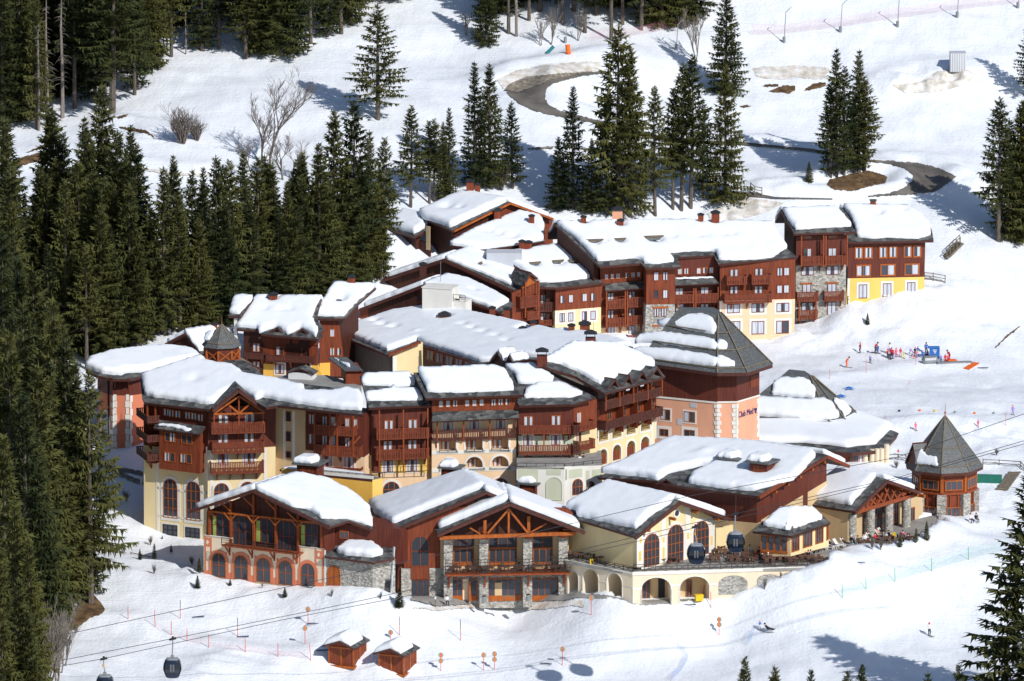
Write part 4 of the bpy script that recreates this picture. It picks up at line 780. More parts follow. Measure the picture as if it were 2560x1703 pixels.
# corner balconies on the left flank
fs = Fac(R1, 495, 700, fa.at(495, 700).y, -72, b)
wall(b, fs, [(415, 600), (496, 610), (496, 880), (415, 870)], 'wood_dark', off=-.1); wall(b, fs, [(415, 870), (496, 885), (496, 1460), (415, 1400)], 'plaster_cream', off=-.1)
win(b, fs, 437, 1150, 18, 240, 'd', arch=True, n=2, rows=4, sur='trim_white'); win(b, fs, 477, 1200, 18, 240, 'd', arch=True, n=2, rows=4, sur='trim_white'); win(b, fs, 440, 1370, 22, 60, 'd', n=1); win(b, fs, 478, 1410, 20, 60, 'd', n=1)
for y in (715, 840, 965): bal(b, fs, 368, y - 85, 440, y + 15, 1.7, 'wood_rail_dark', braces=0); bal(b, fa, 432, y - 35, 494, y + 28, 1.2, 'wood_rail', sides=1, braces=1)
post(b, fa, 437, 610, 700, 1.2); post(b, fa, 490, 610, 690, 1.0)
# gable bay with three balconies
fbm = b.fac(R1, 835, 900, fa.at(850, 900).y - .3, 8); f = fbm
wall(b, f, [(840, 620), (1280, 610), (1278, 880), (835, 905)], 'wood_maroon', thick=3); wall(b, f, [(835, 905), (1278, 880), (1276, 1500), (835, 1560)], 'plaster_cream', thick=3)
for x0, x1, y in ((848, 872, 905), (1200, 1222, 890)): strip(b, f, x0, y, x1, 1430)
for x, y in ((937, 702), (1108, 696), (935, 828), (1105, 824), (935, 962), (1105, 955)): win(b, f, x, y, 66, 68 if y < 900 else 80, 'c', n=2, sur='trim_white' if y > 900 else None)
win(b, f, 925, 1235, 100, 235, 'd', arch=True, n=3, rows=4, sur='trim_white', sw=.4); win(b, f, 1095, 1225, 100, 235, 'd', arch=True, n=3, rows=4, sur='trim_white', sw=.4)
bal(b, f, 860, 728, 1210, 792, 1.3, braces=3, posts=[(876, 660, 740), (1038, 555, 745), (1196, 655, 735)]); bal(b, f, 866, 858, 1204, 922, 1.3, braces=3); bal(b, f, 857, 988, 1202, 1055, 1.3, braces=4)
beam(b, f, [(872, 668, 1206, 660), (880, 662, 1040, 550), (1040, 550, 1204, 655), (975, 610, 1038, 660), (1105, 605, 1042, 660)], .22, 1.35)
gabl(b, f, (866, 632), (1036, 495), (1216, 628), 2.0, 4.5, th=.35)
beam(b, f, [(868, 650, 1036, 515), (1036, 515, 1214, 645)], .42, 2.05, 'fascia', 'bargeboard')
# recessed stair wall and long balcony bay
fc = b.fac(R1, 1278, 900, -10.5, -24); f = fc
wall(b, f, [(1278, 615), (1470, 640), (1470, 1300), (1278, 1300)], 'plaster_buff', thick=3); strip(b, f, 1325, 640, 1344, 965); strip(b, f, 1385, 648, 1404, 975)
for y, h_ in ((683, 66), (813, 66), (932, 44)): win(b, f, 1363, y, 34, h_, 'd', n=1)
fd = b.fac(R1, 1460, 890, -12, -16); f = fd
wall(b, f, [(1458, 640), (1860, 670), (1860, 950), (1458, 900)], 'wood_maroon', thick=4); wall(b, f, [(1458, 900), (1860, 945), (1860, 1330), (1458, 1330)], 'plaster_peach', thick=4)
for x, y in ((1513, 700), (1600, 712), (1655, 715), (1748, 725), (1800, 730), (1513, 830), (1600, 838), (1655, 842), (1748, 852)): win(b, f, x, y, 34, 66, 'n', n=1)
for x, y in ((1615, 975), (1760, 985)): win(b, f, x, y, 60, 85, 'c', sur='trim_white')
bal(b, f, 1540, 738, 1790, 818, 1.4, braces=0, posts=[(1531, 660, 930), (1632, 668, 935), (1680, 668, 935), (1785, 675, 950)]); bal(b, f, 1540, 868, 1830, 955, 1.4, braces=3); bal(b, f, 1560, 1010, 1830, 1045, 1.4, braces=0)
beam(b, f, [(1790, 860, 1830, 815)], .15, 1.4)
# big roof
pe = pl_eave(fa, 420, 590, 1.3, .36)
r = roof(b, pe, R1, [(405, 560), (420, 592), (845, 637), (1035, 520), (1215, 625), (1290, 610), (1845, 672), (1815, 540), (1630, 490), (1240, 445), (1080, 320), (830, 300), (620, 355), (480, 400), (395, 430)], body='wood_dark', bp=[(520, 505), (840, 540), (1180, 520), (1180, 430), (1060, 330), (840, 310), (640, 360), (500, 400)])
snow(r, pe, R1, [(408, 470), (425, 545), (480, 560), (700, 585), (830, 608), (880, 600), (930, 555), (1020, 515), (1080, 535), (1150, 580), (1200, 560), (1270, 575), (1400, 600), (1700, 640), (1840, 645), (1850, 600), (1820, 535), (1740, 520), (1650, 540), (1470, 540), (1455, 500), (1400, 490), (1250, 455), (1060, 425), (1040, 400), (990, 370), (880, 355), (820, 340), (790, 305), (620, 360), (480, 405), (400, 430)], 1.0, [(750, 470, 1.2, .3)], seed=21)
backslope(b, pe, R1, (830, 300), (1080, 320), 5, .4, 0)
# lantern
c = pe.at(*T3(730, 1010)); c = V((c.x, c.y + 1.0, c.z)); k9 = 9.8 * 18.0; rot = math.radians(-10)
zt = c.z
lo = Bld('roof_lantern', 'octagonal slate-capped lantern with crossed timber sides on the left hotel roof', 'lantern', T3, 730, 1000, c.y, None)
def zat(y): return Yp(*T3(730, y), c.y).z
octa(lo, c, 2.4, zat(1120), zat(740), 'wood_maroon', 'wall', rot)
base_, l0, h0 = octa(lo, c, 5.2, zat(1330), zat(1030), 'slate_smooth', 'skirt_roof', rot, Rt=2.35)
_, l1, h1 = octa(lo, c, 2.85, zat(715), zat(620), 'slate_smooth', 'roof', rot, Rt=2.35); _, l2, h2 = octa(lo, c, 2.38, zat(620) + .01, zat(200), 'slate_smooth', 'roof', rot, Rt=.06)
for i in range(8): hbar(lo, l2[i], h2[i], .13); hbar(lo, l2[i] + UPZ * .05, l2[(i + 1) % 8] + UPZ * .05, .13, 'snow_guard'); hbar(lo, l0[i] + UPZ * .05, h0[i] + UPZ * .05, .16)
mb = MB()
for i in range(8):
    q = [c + V((2.46 * math.sin(rot + math.pi * j / 4), -2.46 * math.cos(rot + math.pi * j / 4), 0)) for j in (i, i + 1)]; za, zb_ = zat(1045), zat(790)
    mb.bar(V((q[0].x, q[0].y, za)), V((q[0].x, q[0].y, zb_)), .26); mb.bar(V((q[0].x, q[0].y, za)), V((q[1].x, q[1].y, zb_)), .15); mb.bar(V((q[0].x, q[0].y, zb_)), V((q[1].x, q[1].y, za)), .15); mb.bar(V((q[0].x, q[0].y, za)), V((q[1].x, q[1].y, za)), .12)
mb.build('timber_cross', 'wood_orange', lo.o); mb = MB(); p = V((c.x, c.y, zat(210))); mb.tube([p, p + UPZ * 1.3], [.05, .02], 5); mb.build('finial', 'copper', lo.o)
fz = Fac(T3, 400, 640, c.y - 1.5, -40); pz = pl_eave(fz, 400, 620, .2, 1.0); snow(base_, pz, T3, [(300, 600), (430, 590), (540, 400), (420, 400), (320, 470)], .4, step=.3)
# middle row
def midhouse(lbl, X, Y): return Bld('hotel_house', lbl, 'hotel', R2, X, 720, Y, GRP)
b = midhouse('narrow house with brown boards and twin stacks of red balconies in the middle row', 270, -13); f = fm = b.fac(R2, 60, 640, -13, 9)
wall(b, f, [(110, 360), (450, 340), (450, 700), (110, 715)], 'wood_maroon'); wall(b, f, [(160, 640), (450, 625), (450, 720), (160, 725)], 'plaster_gold', off=.04); wall(b, f, [(160, 712), (450, 700), (450, 950), (160, 960)], 'plaster_peach', off=.02); wall(b, f, [(50, 390), (112, 385), (112, 640), (50, 640)], 'wood_maroon', off=-.5); wall(b, f, [(50, 625), (150, 625), (150, 900), (50, 900)], 'plaster_buff', off=-.45)
for x, y in ((206, 455), (340, 450), (200, 570), (338, 565)): win(b, f, x, y, 50, 56, 'c')
for x, y in ((203, 685), (338, 680)): win(b, f, x, y, 52, 66, 'c', sur='trim_white', off=.04)
bal(b, f, 138, 480, 288, 536, 1.3, braces=0, posts=[(153, 372, 720), (288, 368, 715), (424, 360, 705)]); bal(b, f, 292, 474, 432, 530, 1.3, braces=0, sides=2); bal(b, f, 138, 595, 288, 650, 1.3, braces=2); bal(b, f, 292, 590, 432, 644, 1.3, braces=2, sides=2)
iron(b, f, 160, 692, 440, 712, 1.3, rails=2); win(b, f, 220, 815, 95, 90, 'd', arch=True, n=3, rows=2, sur='trim_white', sw=.35)
pe = pl_eave(f, 100, 360, 1.3, .42); r = roof(b, pe, R2, [(95, 358), (445, 342), (365, 172), (45, 178)], body='wood_maroon', bp=[(130, 296), (420, 286), (370, 200), (80, 205)])
snow(r, pe, R2, [(85, 320), (395, 318), (385, 285), (360, 262), (260, 262), (230, 240), (220, 262), (75, 285)], .7, seed=22); snow(r, pe, R2, [(62, 232), (200, 238), (225, 245), (350, 235), (345, 200), (320, 172), (70, 180), (55, 205)], .75, seed=23)
b = midhouse('peach house with brown attic strip, canopy and arched loggias in the middle row', 680, -11); f = b.fac(R2, 447, 600, -12.5, 7)
hl = [f.cen(534, 572, 96, 62), f.cen(685, 566, 92, 66), f.cen(828, 561, 96, 66)]; holes = [[(u0, z0), (u1, z0), (u1, z1), (u0, z1)] for u0, u1, z0, z1 in hl]
ha = [archpts(*f.cen(545, 680, 96, 72)), archpts(*f.cen(685, 665, 94, 66)), archpts(*f.cen(829, 660, 98, 66))]
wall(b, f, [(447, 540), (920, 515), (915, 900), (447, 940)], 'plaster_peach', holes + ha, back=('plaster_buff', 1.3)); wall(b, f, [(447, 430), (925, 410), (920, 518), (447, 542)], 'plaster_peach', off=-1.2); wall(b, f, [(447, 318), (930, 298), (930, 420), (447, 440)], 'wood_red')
for x in (515, 0, 578, 0): pass
for x, y in ((498, 336), (538, 335), (578, 333), (645, 331), (686, 330), (726, 328), (793, 327), (832, 325), (871, 324)): win(b, f, x, y, 28, 40, 'n', n=1, off=.02)
for x, y in ((538, 460), (685, 455), (832, 450)): win(b, f, x, y, 52, 50, 'c', off=-1.2, sur='trim_white')
for x, y in ((525, 575), (670, 570), (815, 565)): win(b, f, x, y, 48, 66, 'c', off=-1.28)
for x, y in ((535, 685), (675, 672), (815, 668)): win(b, f, x, y, 46, 60, 'c', off=-1.28)
for h in holes + ha: mb = MB(); ring(mb, f, inset(h, -.3), h, .0, .05); mb.build('surround', 'trim_white', b.o)
for x0, x1, y in ((490, 585, 590), (640, 732, 586), (782, 878, 582)): iron(b, f, x0, y, x1, y + 16, .05, rails=3, step=.8)
strip(b, f, 447, 698, 918, 708); strip(b, f, 447, 600, 918, 608)
win(b, f, 545, 800, 100, 80, 'd', arch=True, n=3, sur='trim_white'); win(b, f, 829, 790, 100, 80, 'd', arch=True, n=3, sur='trim_white')
bal(b, f, 455, 488, 620, 542, .5, 'wood_rail_dark', braces=1, posts=[(477, 428, 545), (625, 425, 545)]); bal(b, f, 628, 482, 768, 535, .5, 'wood_rail_dark', braces=1, posts=[(772, 420, 535)]); bal(b, f, 776, 478, 915, 528, .5, 'wood_rail_dark', braces=1, posts=[(918, 412, 520)])
pc = pl_eave(f, 447, 432, 1.5, .75); roof(b, pc, R2, [(447, 435), (937, 415), (930, 368), (452, 380)], th=.25, body=None, name='canopy')
pe = pl_eave(f, 420, 300, 1.3, .42); r = roof(b, pe, R2, [(415, 305), (962, 285), (830, 145), (345, 160)], body='wood_maroon', bp=[(440, 205), (900, 191), (840, 160), (380, 172)])
snow(r, pe, R2, [(425, 272), (600, 275), (800, 268), (905, 262), (890, 215), (850, 160), (800, 142), (370, 155), (400, 215)], 1.0, [(880, 205, .6, .5)], seed=24)
b = midhouse('sage green house with brown upper boards and red balconies right of the peach house', 1080, -9); f = b.fac(R2, 932, 500, -11, 2)
wall(b, f, [(932, 350), (1245, 345), (1245, 512), (932, 515)], 'wood_maroon'); wall(b, f, [(932, 515), (1245, 512), (1245, 700), (932, 700)], 'plaster_sage')
for x, y, s_ in ((988, 432, None), (1143, 428, None), (985, 542, 'trim_white'), (1141, 538, 'trim_white'), (986, 655, 'trim_white'), (1140, 652, 'trim_white')): win(b, f, x, y, 52, 56, 'c', sur=s_)
bal(b, f, 935, 458, 1238, 506, 1.3, braces=3, posts=[(1075, 505, 600)]); bal(b, f, 935, 570, 1235, 622, 1.3, braces=3); iron(b, f, 935, 670, 1240, 690, 1.3, rails=2)
f = fg = b.fac(R2, 1243, 500, f.at(1243, 500).y, 42)
wall(b, f, [(1243, 345), (1372, 310), (1372, 470), (1243, 510)], 'wood_red'); wall(b, f, [(1243, 510), (1372, 470), (1372, 690), (1243, 720)], 'plaster_cream')
win(b, f, 1270, 412, 26, 60, 'n'); win(b, f, 1270, 520, 24, 60, 'n'); win(b, f, 1270, 630, 24, 60, 'n')
bal(b, f, 1275, 445, 1362, 478, 1.2, braces=0); bal(b, f, 1275, 550, 1362, 585, 1.2, braces=0); bal(b, f, 1285, 655, 1362, 680, 1.2, braces=0); bal(b, f, 1240, 460, 1275, 500, 1.2, 'wood_rail_dark', braces=1); bal(b, f, 1240, 570, 1275, 612, 1.2, 'wood_rail_dark', braces=1)
fq = Fac(R2, 932, 400, -11, 2, b); pe = pl_eave(fq, 940, 345, 1.3, .40); r = roof(b, pe, R2, [(935, 345), (1240, 338), (1365, 298), (1250, 240), (1020, 125), (835, 145)], body='wood_maroon', bp=[(950, 280), (1220, 275), (1285, 255), (1200, 225), (1020, 140), (880, 160)])
snow(r, pe, R2, [(965, 305), (1230, 302), (1290, 285), (1200, 240), (1140, 218), (1130, 230), (1050, 228), (975, 262)], .7, seed=25); snow(r, pe, R2, [(930, 222), (1000, 225), (1120, 226), (1130, 200), (1100, 175), (1010, 125), (860, 130), (910, 170)], .8, seed=26)
# podium under the middle row
b = Bld('terrace_podium', 'white and sage arcaded podium below the sage house', 'podium', R2, 1150, 800, -16); f = b.fac(R2, 925, 760, -17.5, -2)
wall(b, f, [(922, 690), (1190, 688), (1190, 1000), (922, 1000)], 'trim_white')
for x0, x1, y0, y1 in ((930, 1042, 700, 780), (1090, 1170, 700, 735), (1200, 1205, 700, 760)): strip(b, f, x0, y0, x1, y1, 'plaster_sage', 0, .04, 'wall_panel')
win(b, f, 1132, 810, 92, 130, 'b', fr='plaster_sage', arch=True, n=1); mb = MB(); mb.add([f.P(u, z, .03) for u, z in archpts(*f.cen(1132, 810, 90, 128))], [tuple(range(13))]); mb.build('wall_panel', 'plaster_sage', b.o)
f2 = b.fac(R2, 1190, 760, f.at(1190, 760).y, 28); wall(b, f2, [(1190, 688), (1400, 680), (1400, 1000), (1190, 1000)], 'trim_white')
for x0, x1, y0, y1 in ((1215, 1290, 705, 745), (1310, 1330, 710, 830), (1345, 1400, 705, 745)): strip(b, f2, x0, y0, x1, y1, 'plaster_sage', 0, .04, 'wall_panel')
win(b, f2, 1262, 800, 60, 90, 'd', arch=True, n=3, rows=2, sur='trim_white'); win(b, f2, 1335, 810, 50, 85, 'd', arch=True, n=2, rows=2, sur='trim_white'); iron(b, f, 925, 668, 1190, 690, -.1, rails=2); iron(b, f2, 1192, 672, 1400, 694, -.1, rails=2)
za = f.at(1000, 690).z; P = [f.at(922, 690), f.at(1190, 688), f2.at(1400, 683), f2.at(1400, 683) + V((0, 8, 0)), f.at(922, 690) + V((0, 7, 0))]; P = [V((p.x, p.y, za)) for p in P]; mb = MB(); mb.add(P + [p - UPZ * .3 for p in P], [(0, 1, 2, 3, 4)] + [(i, 5 + i, 5 + (i + 1) % 5, (i + 1) % 5) for i in range(5)]); mb.build('deck', 'concrete', b.o, fix=True)
# ochre terrace block
b = Bld('terrace_block', 'ochre terrace block with iron railing behind the coral hall', 'terrace', R6, 1700, 300, -20); f = b.fac(R6, 1290, 150, -19, -22)
wall(b, f, [(900, 90), (1290, 140), (1735, 185), (1735, 420), (900, 400)], 'plaster_ochre', thick=1); fr = b.fac(R6, 1735, 200, f.at(1735, 200).y, 40); wall(b, fr, [(1735, 185), (1830, 168), (1830, 420), (1735, 420)], 'plaster_gold', thick=1)
iron(b, f, 1285, 95, 1740, 150, -.2, rails=3); iron(b, fr, 1738, 140, 1828, 180, -.2, rails=3); strip(b, f, 1285, 138, 1740, 152, 'trim_white', -.1, .08)
pd = pl3(f.at(1290, 138), f.at(1735, 183), Zp(*R6(1700, 110), f.at(1735, 183).z)); roof(b, pd, R6, [(880, 85), (1290, 138), (1735, 183), (1820, 165), (1650, 120), (1285, 70), (1000, 60)], th=.3, mat='concrete', body=None, name='deck'); snow(b.roofs[-1], pd, R6, [(900, 82), (1290, 128), (1700, 165), (1640, 122), (1285, 75), (1000, 62)], .3)
# wing with zigzag gables
b = Bld('hotel_house', 'yellow wing with four zigzag slate gables over long brown balconies', 'hotel', G4, 800, 1300, 0, GRP); f = b.fac(G4, 440, 1000, -6.5, 50)
aw = [archpts(*f.cen(525, 1385, 100, 190)), archpts(*f.cen(695, 1330, 100, 190)), archpts(*f.cen(868, 1280, 102, 190)), archpts(*f.cen(1040, 1230, 104, 190))]
sq = []
for x, y in ((530, 1130), (695, 1090), (868, 1045), (1045, 1000)): u0, u1, z0, z1 = f.cen(x, y, 110, 120); sq.append([(u0, z0), (u1, z0), (u1, z1), (u0, z1)])
wall(b, f, [(420, 1060), (1180, 850), (1140, 1600), (410, 1700)], 'plaster_cream', aw + sq, back=('plaster_cream', 1.2)); wall(b, f, [(440, 700), (1180, 480), (1180, 850), (440, 1060)], 'wood_red')
for h in aw + sq: mb = MB(); ring(mb, f, inset(h, -.28), h, 0, .05); mb.build('surround', 'trim_white', b.o)
strip(b, f, 412, 1020, 440, 1480); strip(b, f, 1118, 880, 1142, 1250); strip(b, f, 1170, 870, 1182, 1160, 'trim_white')
for x, y in ((525, 1425), (695, 1370), (868, 1320), (1040, 1272)): strip(b, f, x - 50, y - 55, x + 50, y + 50, 'wood_red', -.3, -.2, 'railing')
for x, y in ((530, 1165), (695, 1125), (868, 1080), (1045, 1035)): iron(b, f, x - 50, y - 22, x + 50, y + 20, -.1, rails=3)
for x, y in ((620, 1000), (700, 850)): pass
bal(b, f, 565, 700, 1250, 638, 1.4, 'wood_rail_dark', braces=0, posts=[(560, 600, 820), (730, 555, 770), (900, 510, 730), (1075, 465, 690), (1248, 420, 640)]); bal(b, f, 565, 950, 1262, 882, 1.4, 'wood_rail_dark', braces=5)
for k, x in enumerate((720, 893, 1065)):
    mb = MB(); u, z = f.uz(x, 700 - k * 45, .5); f.box(mb, u - .06, u + .06, z - 4.2, z + 1.5, 0, 1.35); mb.build('partition', 'wood_red', b.o)
for x, y in ((600, 650), (775, 600), (950, 550), (1120, 500), (600, 880), (775, 830), (950, 780), (1120, 740)): win(b, f, x, y, 60, 105, 'd')
fe = Fac(G4, 440, 760, f.at(440, 760).y, -40, b)
bal(b, fe, 442, 700, 545, 820, .3, 'wood_rail_dark', braces=0, floor=False); bal(b, fe, 447, 945, 560, 1065, .3, 'wood_rail_dark', braces=0, floor=False)
for L_, P_, R_ in (((545, 590), (685, 425), (735, 545)), ((725, 555), (855, 380), (905, 500)), ((890, 505), (1022, 335), (1090, 445)), ((1075, 440), (1195, 285), (1265, 400))): gabl(b, f, L_, P_, R_, 1.7, 3.2, th=.25)
pe = pl_eave(f, 440, 600, 1.6, .40); r = roof(b, pe, G4, [(545, 605), (1290, 400), (1150, 230), (640, 20), (150, 10), (-230, 240), (-120, 300), (200, 400)], body=None); fw_ = Fac(G4, 440, 700, f.at(440, 700, .3).y, -50, b); wall(b, fw_, [(-240, 300), (440, 590), (440, 1060), (-240, 900)], 'wood_dark', off=-.2)
snow(r, pe, G4, [(500, 500), (560, 440), (700, 420), (740, 390), (860, 370), (900, 345), (1030, 325), (1160, 275), (1120, 210), (1030, 180), (820, 90), (640, 30), (150, 20), (-180, 220), (0, 250), (230, 350), (400, 450)], 1.0, seed=27)
for rg, x, y, c_ in ((R4, 1365, 1395, 'legs'), (R4, 1745, 1255, 'legs')): chimney(b, pe, rg, x, y, 1.4, .9, 'wood_maroon', c_)
p = pe.at(*R2(180, 140)); b2 = b
# pink tower
b = Bld('hotel_tower', 'pink tower with white quoins, a purple name sign and a huge slate pyramid roof', 'tower', T2, 1050, 1500, 6, GRP)
fL = b.fac(T2, 1045, 1097, 6, -26); fM = Fac(T2, 1045, 1097, 6, 4, b); fR = Fac(T2, 1260, 1097, fM.at(1260, 1097).y, 54, b)
for f, x0, x1, ya, yb, m1 in ((fL, 330, 1046, 1035, 1100, 'plaster_pink'), (fM, 1045, 1261, 1100, 1098, 'plaster_pink'), (fR, 1260, 1517, 1098, 1024, 'plaster_pink')):
    wall(b, f, [(x0, 690), (x1, 690), (x1, yb), (x0, ya)], 'wood_maroon'); wall(b, f, [(x0, ya), (x1, yb), (x1, 1640), (x0, 1600)], m1); 
    u0, z0 = f.uz(x0, ya); u1, _ = f.uz(x1, yb); mb = MB(); f.box(mb, u0, u1, z0 - .12, z0 + .1, 0, .12); mb.build('cornice', 'trim_white', b.o)
for k in range(9):
    y = 1125 + k * 47; e = (k % 2) * 16
    for f, xa, xb, dy in ((fL, 1006 + e, 1045, 0), (fM, 1045, 1090 - e, 0), (fM, 1205 + e, 1260, 0), (fR, 1260, 1283 - e * .5, 0), (fR, 1492 + e * .5, 1516, -58)): strip(b, f, xa, y + dy, xb, y + dy + 42, 'trim_white', 0, .09, 'quoin')
for x, y in ((465, 1240), (735, 1265)): win(b, fL, x, y, 125 if x > 600 else 110, 120, 'o', sur='trim_white', sw=.2)
win(b, fL, 450, 1440, 100, 80, 'd', sur='trim_white', sw=.4); win(b, fL, 735, 1450, 120, 80, 'd', sur='trim_white', sw=.4)
for x, y, w_, h_ in ((775, 1135, 68, 60), (620, 1320, 50, 75)): strip(b, fL, x - w_ / 2, y - h_ / 2, x + w_ / 2, y + h_ / 2, 'stucco_grey', 0, .05, 'vent')
strip(b, fR, 1420, 815, 1512, 915, 'wood_red', 0, .05, 'vent')
# lettering
plain('sign_purple', (.07, .03, .16), .6)
cu = bpy.data.curves.new('lettering', 'FONT'); cu.body = 'Club Med'; cu.extrude = .03; cu.size = 1.0
to_ = bpy.data.objects.new('tmp', cu); COL.objects.link(to_); bpy.context.view_layer.update(); me = bpy.data.meshes.new_from_object(to_.evaluated_get(bpy.context.evaluated_depsgraph_get())); bpy.data.objects.remove(to_)
xs = [v.co.x for v in me.vertices]; ys = [v.co.y for v in me.vertices]; ua, za = fR.uz(1280, 1276); ub, _ = fR.uz(1444, 1225); hz = fR.uz(1280, 1205)[1] - za
mb = MB(); mb.add([fR.P(ua + (v.co.x - min(xs)) / (max(xs) - min(xs)) * (ub - ua), za + v.co.y * hz / .74, .04 + v.co.z) for v in me.vertices], [tuple(p.vertices) for p in me.polygons])
def S_(pts, w=.09):
    for a, c in zip(pts[:-1], pts[1:]): mb.bar(fR.at(*a, .07), fR.at(*c, .07), w)
S_([(1463, 1190), (1461, 1175), (1468, 1170), (1471, 1182), (1472, 1196)]); S_([(1472, 1196), (1473, 1222)]); S_([(1473, 1170), (1474, 1195)]); S_([(1483, 1165), (1486, 1180), (1480, 1192), (1474, 1194)]); S_([(1466, 1205), (1484, 1198)], .07); S_([(1476, 1222), (1484, 1216)], .07)
mb.build('lettering', 'sign_purple', b.o)
# pyramid roof: eave ring at two heights
zt_ = Yp(*T2(1045, 760), 4).z; ze = fL.at(1045, 775, 2.2).z
ring_px = [(150, 650), (1045, 775), (1385, 770), (1665, 680)]
E = [Zp(*T2(x, y), ze) for x, y in ring_px]; ctr = (fL.at(330, 900) + fR.at(1517, 900)) / 2; E += [E[3] + V((-2.0, 9.5, 0)), E[3] + V((-7, 14, 0)), E[0] + V((6, 9, 0))]; E = [V((p.x, p.y, ze)) for p in E]
Tp = [Yp(*T2(x, y), Y_) for x, y, Y_ in ((610, 85, 16), (1058, 128, 13.5), (1075, 135, 14), (1085, 140, 15), (1060, 130, 17), (1000, 120, 19), (640, 90, 19))]
zt2 = max(p.z for p in Tp); Tp = [V((p.x, p.y, zt2)) for p in Tp]; Tp[0].z += .4
mb = MB(); n = len(E); mb.add(E + Tp + [p - UPZ * .45 for p in E], [(i, (i + 1) % n, n + (i + 1) % n, n + i) for i in range(n)] + [tuple(range(n, 2 * n))]); mb.add(E + [p - UPZ * .45 for p in E], [(i, n + i, n + (i + 1) % n, (i + 1) % n) for i in range(n)] + [tuple(range(n, 2 * n))], 1)
ro = mb.build('roof', ['slate_smooth', 'fascia'], b.o, fix=True)
LG = lambda i, k: E[i].lerp(Tp[i], k) + UPZ * .12
for i in (1, 2, 3): hbar(b, LG(i, 0), LG(i, 1), .17)
for k in (.07, .38, .68):
    for i in (0, 1, 2): hbar(b, LG(i, k), LG(i + 1, k), .15, 'snow_guard')
pl = Pl(E[0], (E[1] - E[0]).cross(Tp[1] - E[1]), E[1] - E[0])
for sp, sd in (([(370, 225), (430, 262), (1010, 340), (1035, 290), (1000, 215), (960, 180), (880, 150), (680, 140), (520, 190)], 30), ([(120, 450), (260, 440), (1010, 520), (1045, 500), (1010, 440), (900, 410), (420, 350), (170, 380)], 31), ([(60, 560), (290, 625), (1000, 700), (1040, 690), (1050, 650), (900, 600), (500, 540), (180, 520)], 32)): snow(ro, pl, T2, sp, .85, seed=sd)
pl = Pl(E[1], (E[2] - E[1]).cross(Tp[1] - E[1]), E[2] - E[1])
for sp, sd in (([(1045, 512), (1150, 508), (1160, 480), (1120, 440), (1050, 420)], 33), ([(1045, 700), (1240, 702), (1240, 680), (1180, 645), (1080, 610), (1045, 600)], 34)): snow(ro, pl, T2, sp, .7, seed=sd, step=.4)
mb = MB(); mb.tube([Tp[0] - UPZ * .3, Tp[0] + UPZ * .8], [.09, .04], 6); mb.ball(Tp[0] + UPZ * .3, .2, .2, .2); mb.build('finial', 'copper', b.o)
# ------------------------------------------------------------------ buildings: front halls
def cowl(b, reg, x0, x1, ytop, ybase, Y, yaw, seed, hb=2.2):
    """boarded roof vent with a flat slate lid under a cap of snow; x0..x1 lid width, ytop lid height"""
    xm = (x0 + x1) / 2; c = Yp(*reg(xm, ytop), Y); k = FPX / (c - CAM).dot(DIR); sx = reg(1, 0)[0] - reg(0, 0)[0]; w_ = (x1 - x0) * sx / k / 1.25; a = math.radians(yaw); ux = V((math.cos(a), math.sin(a), 0)); uy = V((-math.sin(a), math.cos(a), 0)); h = (ybase - ytop) * sx / k
    mb = MB(); mb.box(c - UPZ * (h / 2 + .6), ux * w_ * .40, uy * w_ * .36, UPZ * (h / 2 + .6)); o = mb.build('roof_vent', 'wood_maroon', b.o)
    mb = MB(); mb.box(c - UPZ * h * .4 - uy * (w_ * .36 + .02), ux * w_ * .26, uy * .03, UPZ * h * .22); mb.build('louvre', 'wood_red', o)
    mb = MB(); mb.box(c + UPZ * .08, ux * w_ * .55, uy * w_ * .5, UPZ * .12); l = mb.build('lid', 'slate_smooth', o)
    pl = Pl(c + UPZ * .2, UPZ, ux); Q = [c + UPZ * .2 + ux * (w_ * p) + uy * (w_ * q) for p, q in ((-.5, -.42), (.2, -.42), (.33, 0), (.2, .44), (-.5, .44))]; snow(l, pl, None, Q, .95, seed=seed, step=.3, edge=.45)
# coral hall
b = Bld('dining_hall', 'dining hall with timber gable windows over coral arched doors at the front left', 'hall', R6, 740, 1110, -35)
f = b.fac(R6, 180, 1055, -30, -28)
wall(b, f, [(182, 695), (438, 722), (438, 800), (1050, 870), (1050, 795), (1287, 820), (1306, 1175), (1306, 1240), (180, 1120)], 'plaster_pale')
wall(b, f, [(205, 700), (210, 470), (640, 300), (1292, 610), (1287, 822), (1050, 872), (438, 802)], 'wood_dark', off=-.5)
for x, y, h_, n, k in ((330, 600, 225, 3, 'd'), (535, 655, 285, 3, 'd'), (742, 650, 225, 3, 'd'), (945, 705, 290, 3, 'd'), (1150, 692, 225, 3, 'd')): win(b, f, x, y, 168, h_, k, fr='wood_rail', n=n, rows=2, off=-.48)
plain('curtain_green', (.35, .42, .10), .8); mb = MB()
for x, y in ((270, 610), (668, 660), (1080, 700)): u0, u1, z0, z1 = f.cen(x, y, 36, 190); f.box(mb, u0, u1, z0, z1, -.47, -.42); mb.build('curtain', 'curtain_green', b.o); mb = MB()
for x, y0, y1 in ((225, 440, 700), (425, 380, 800), (635, 320, 800), (840, 400, 830), (1045, 510, 870), (1262, 590, 820)): post(b, f, x, y0, y1, .05, .3)
beam(b, f, [(215, 470, 1275, 585), (230, 480, 290, 520)], .22, .05); beam(b, f, [(x0, y0, x1, y1) for x in (425, 635, 840, 1045) for x0, y0, x1, y1 in ((x, 560 + (x - 425) * .1, x - 55, 490 + (x - 425) * .1), (x, 560 + (x - 425) * .1, x + 55, 500 + (x - 425) * .1))] + [(425, 470, 345, 395), (635, 430, 545, 345), (840, 460, 750, 370), (1045, 570, 950, 480)], .15, .4, name='brace')
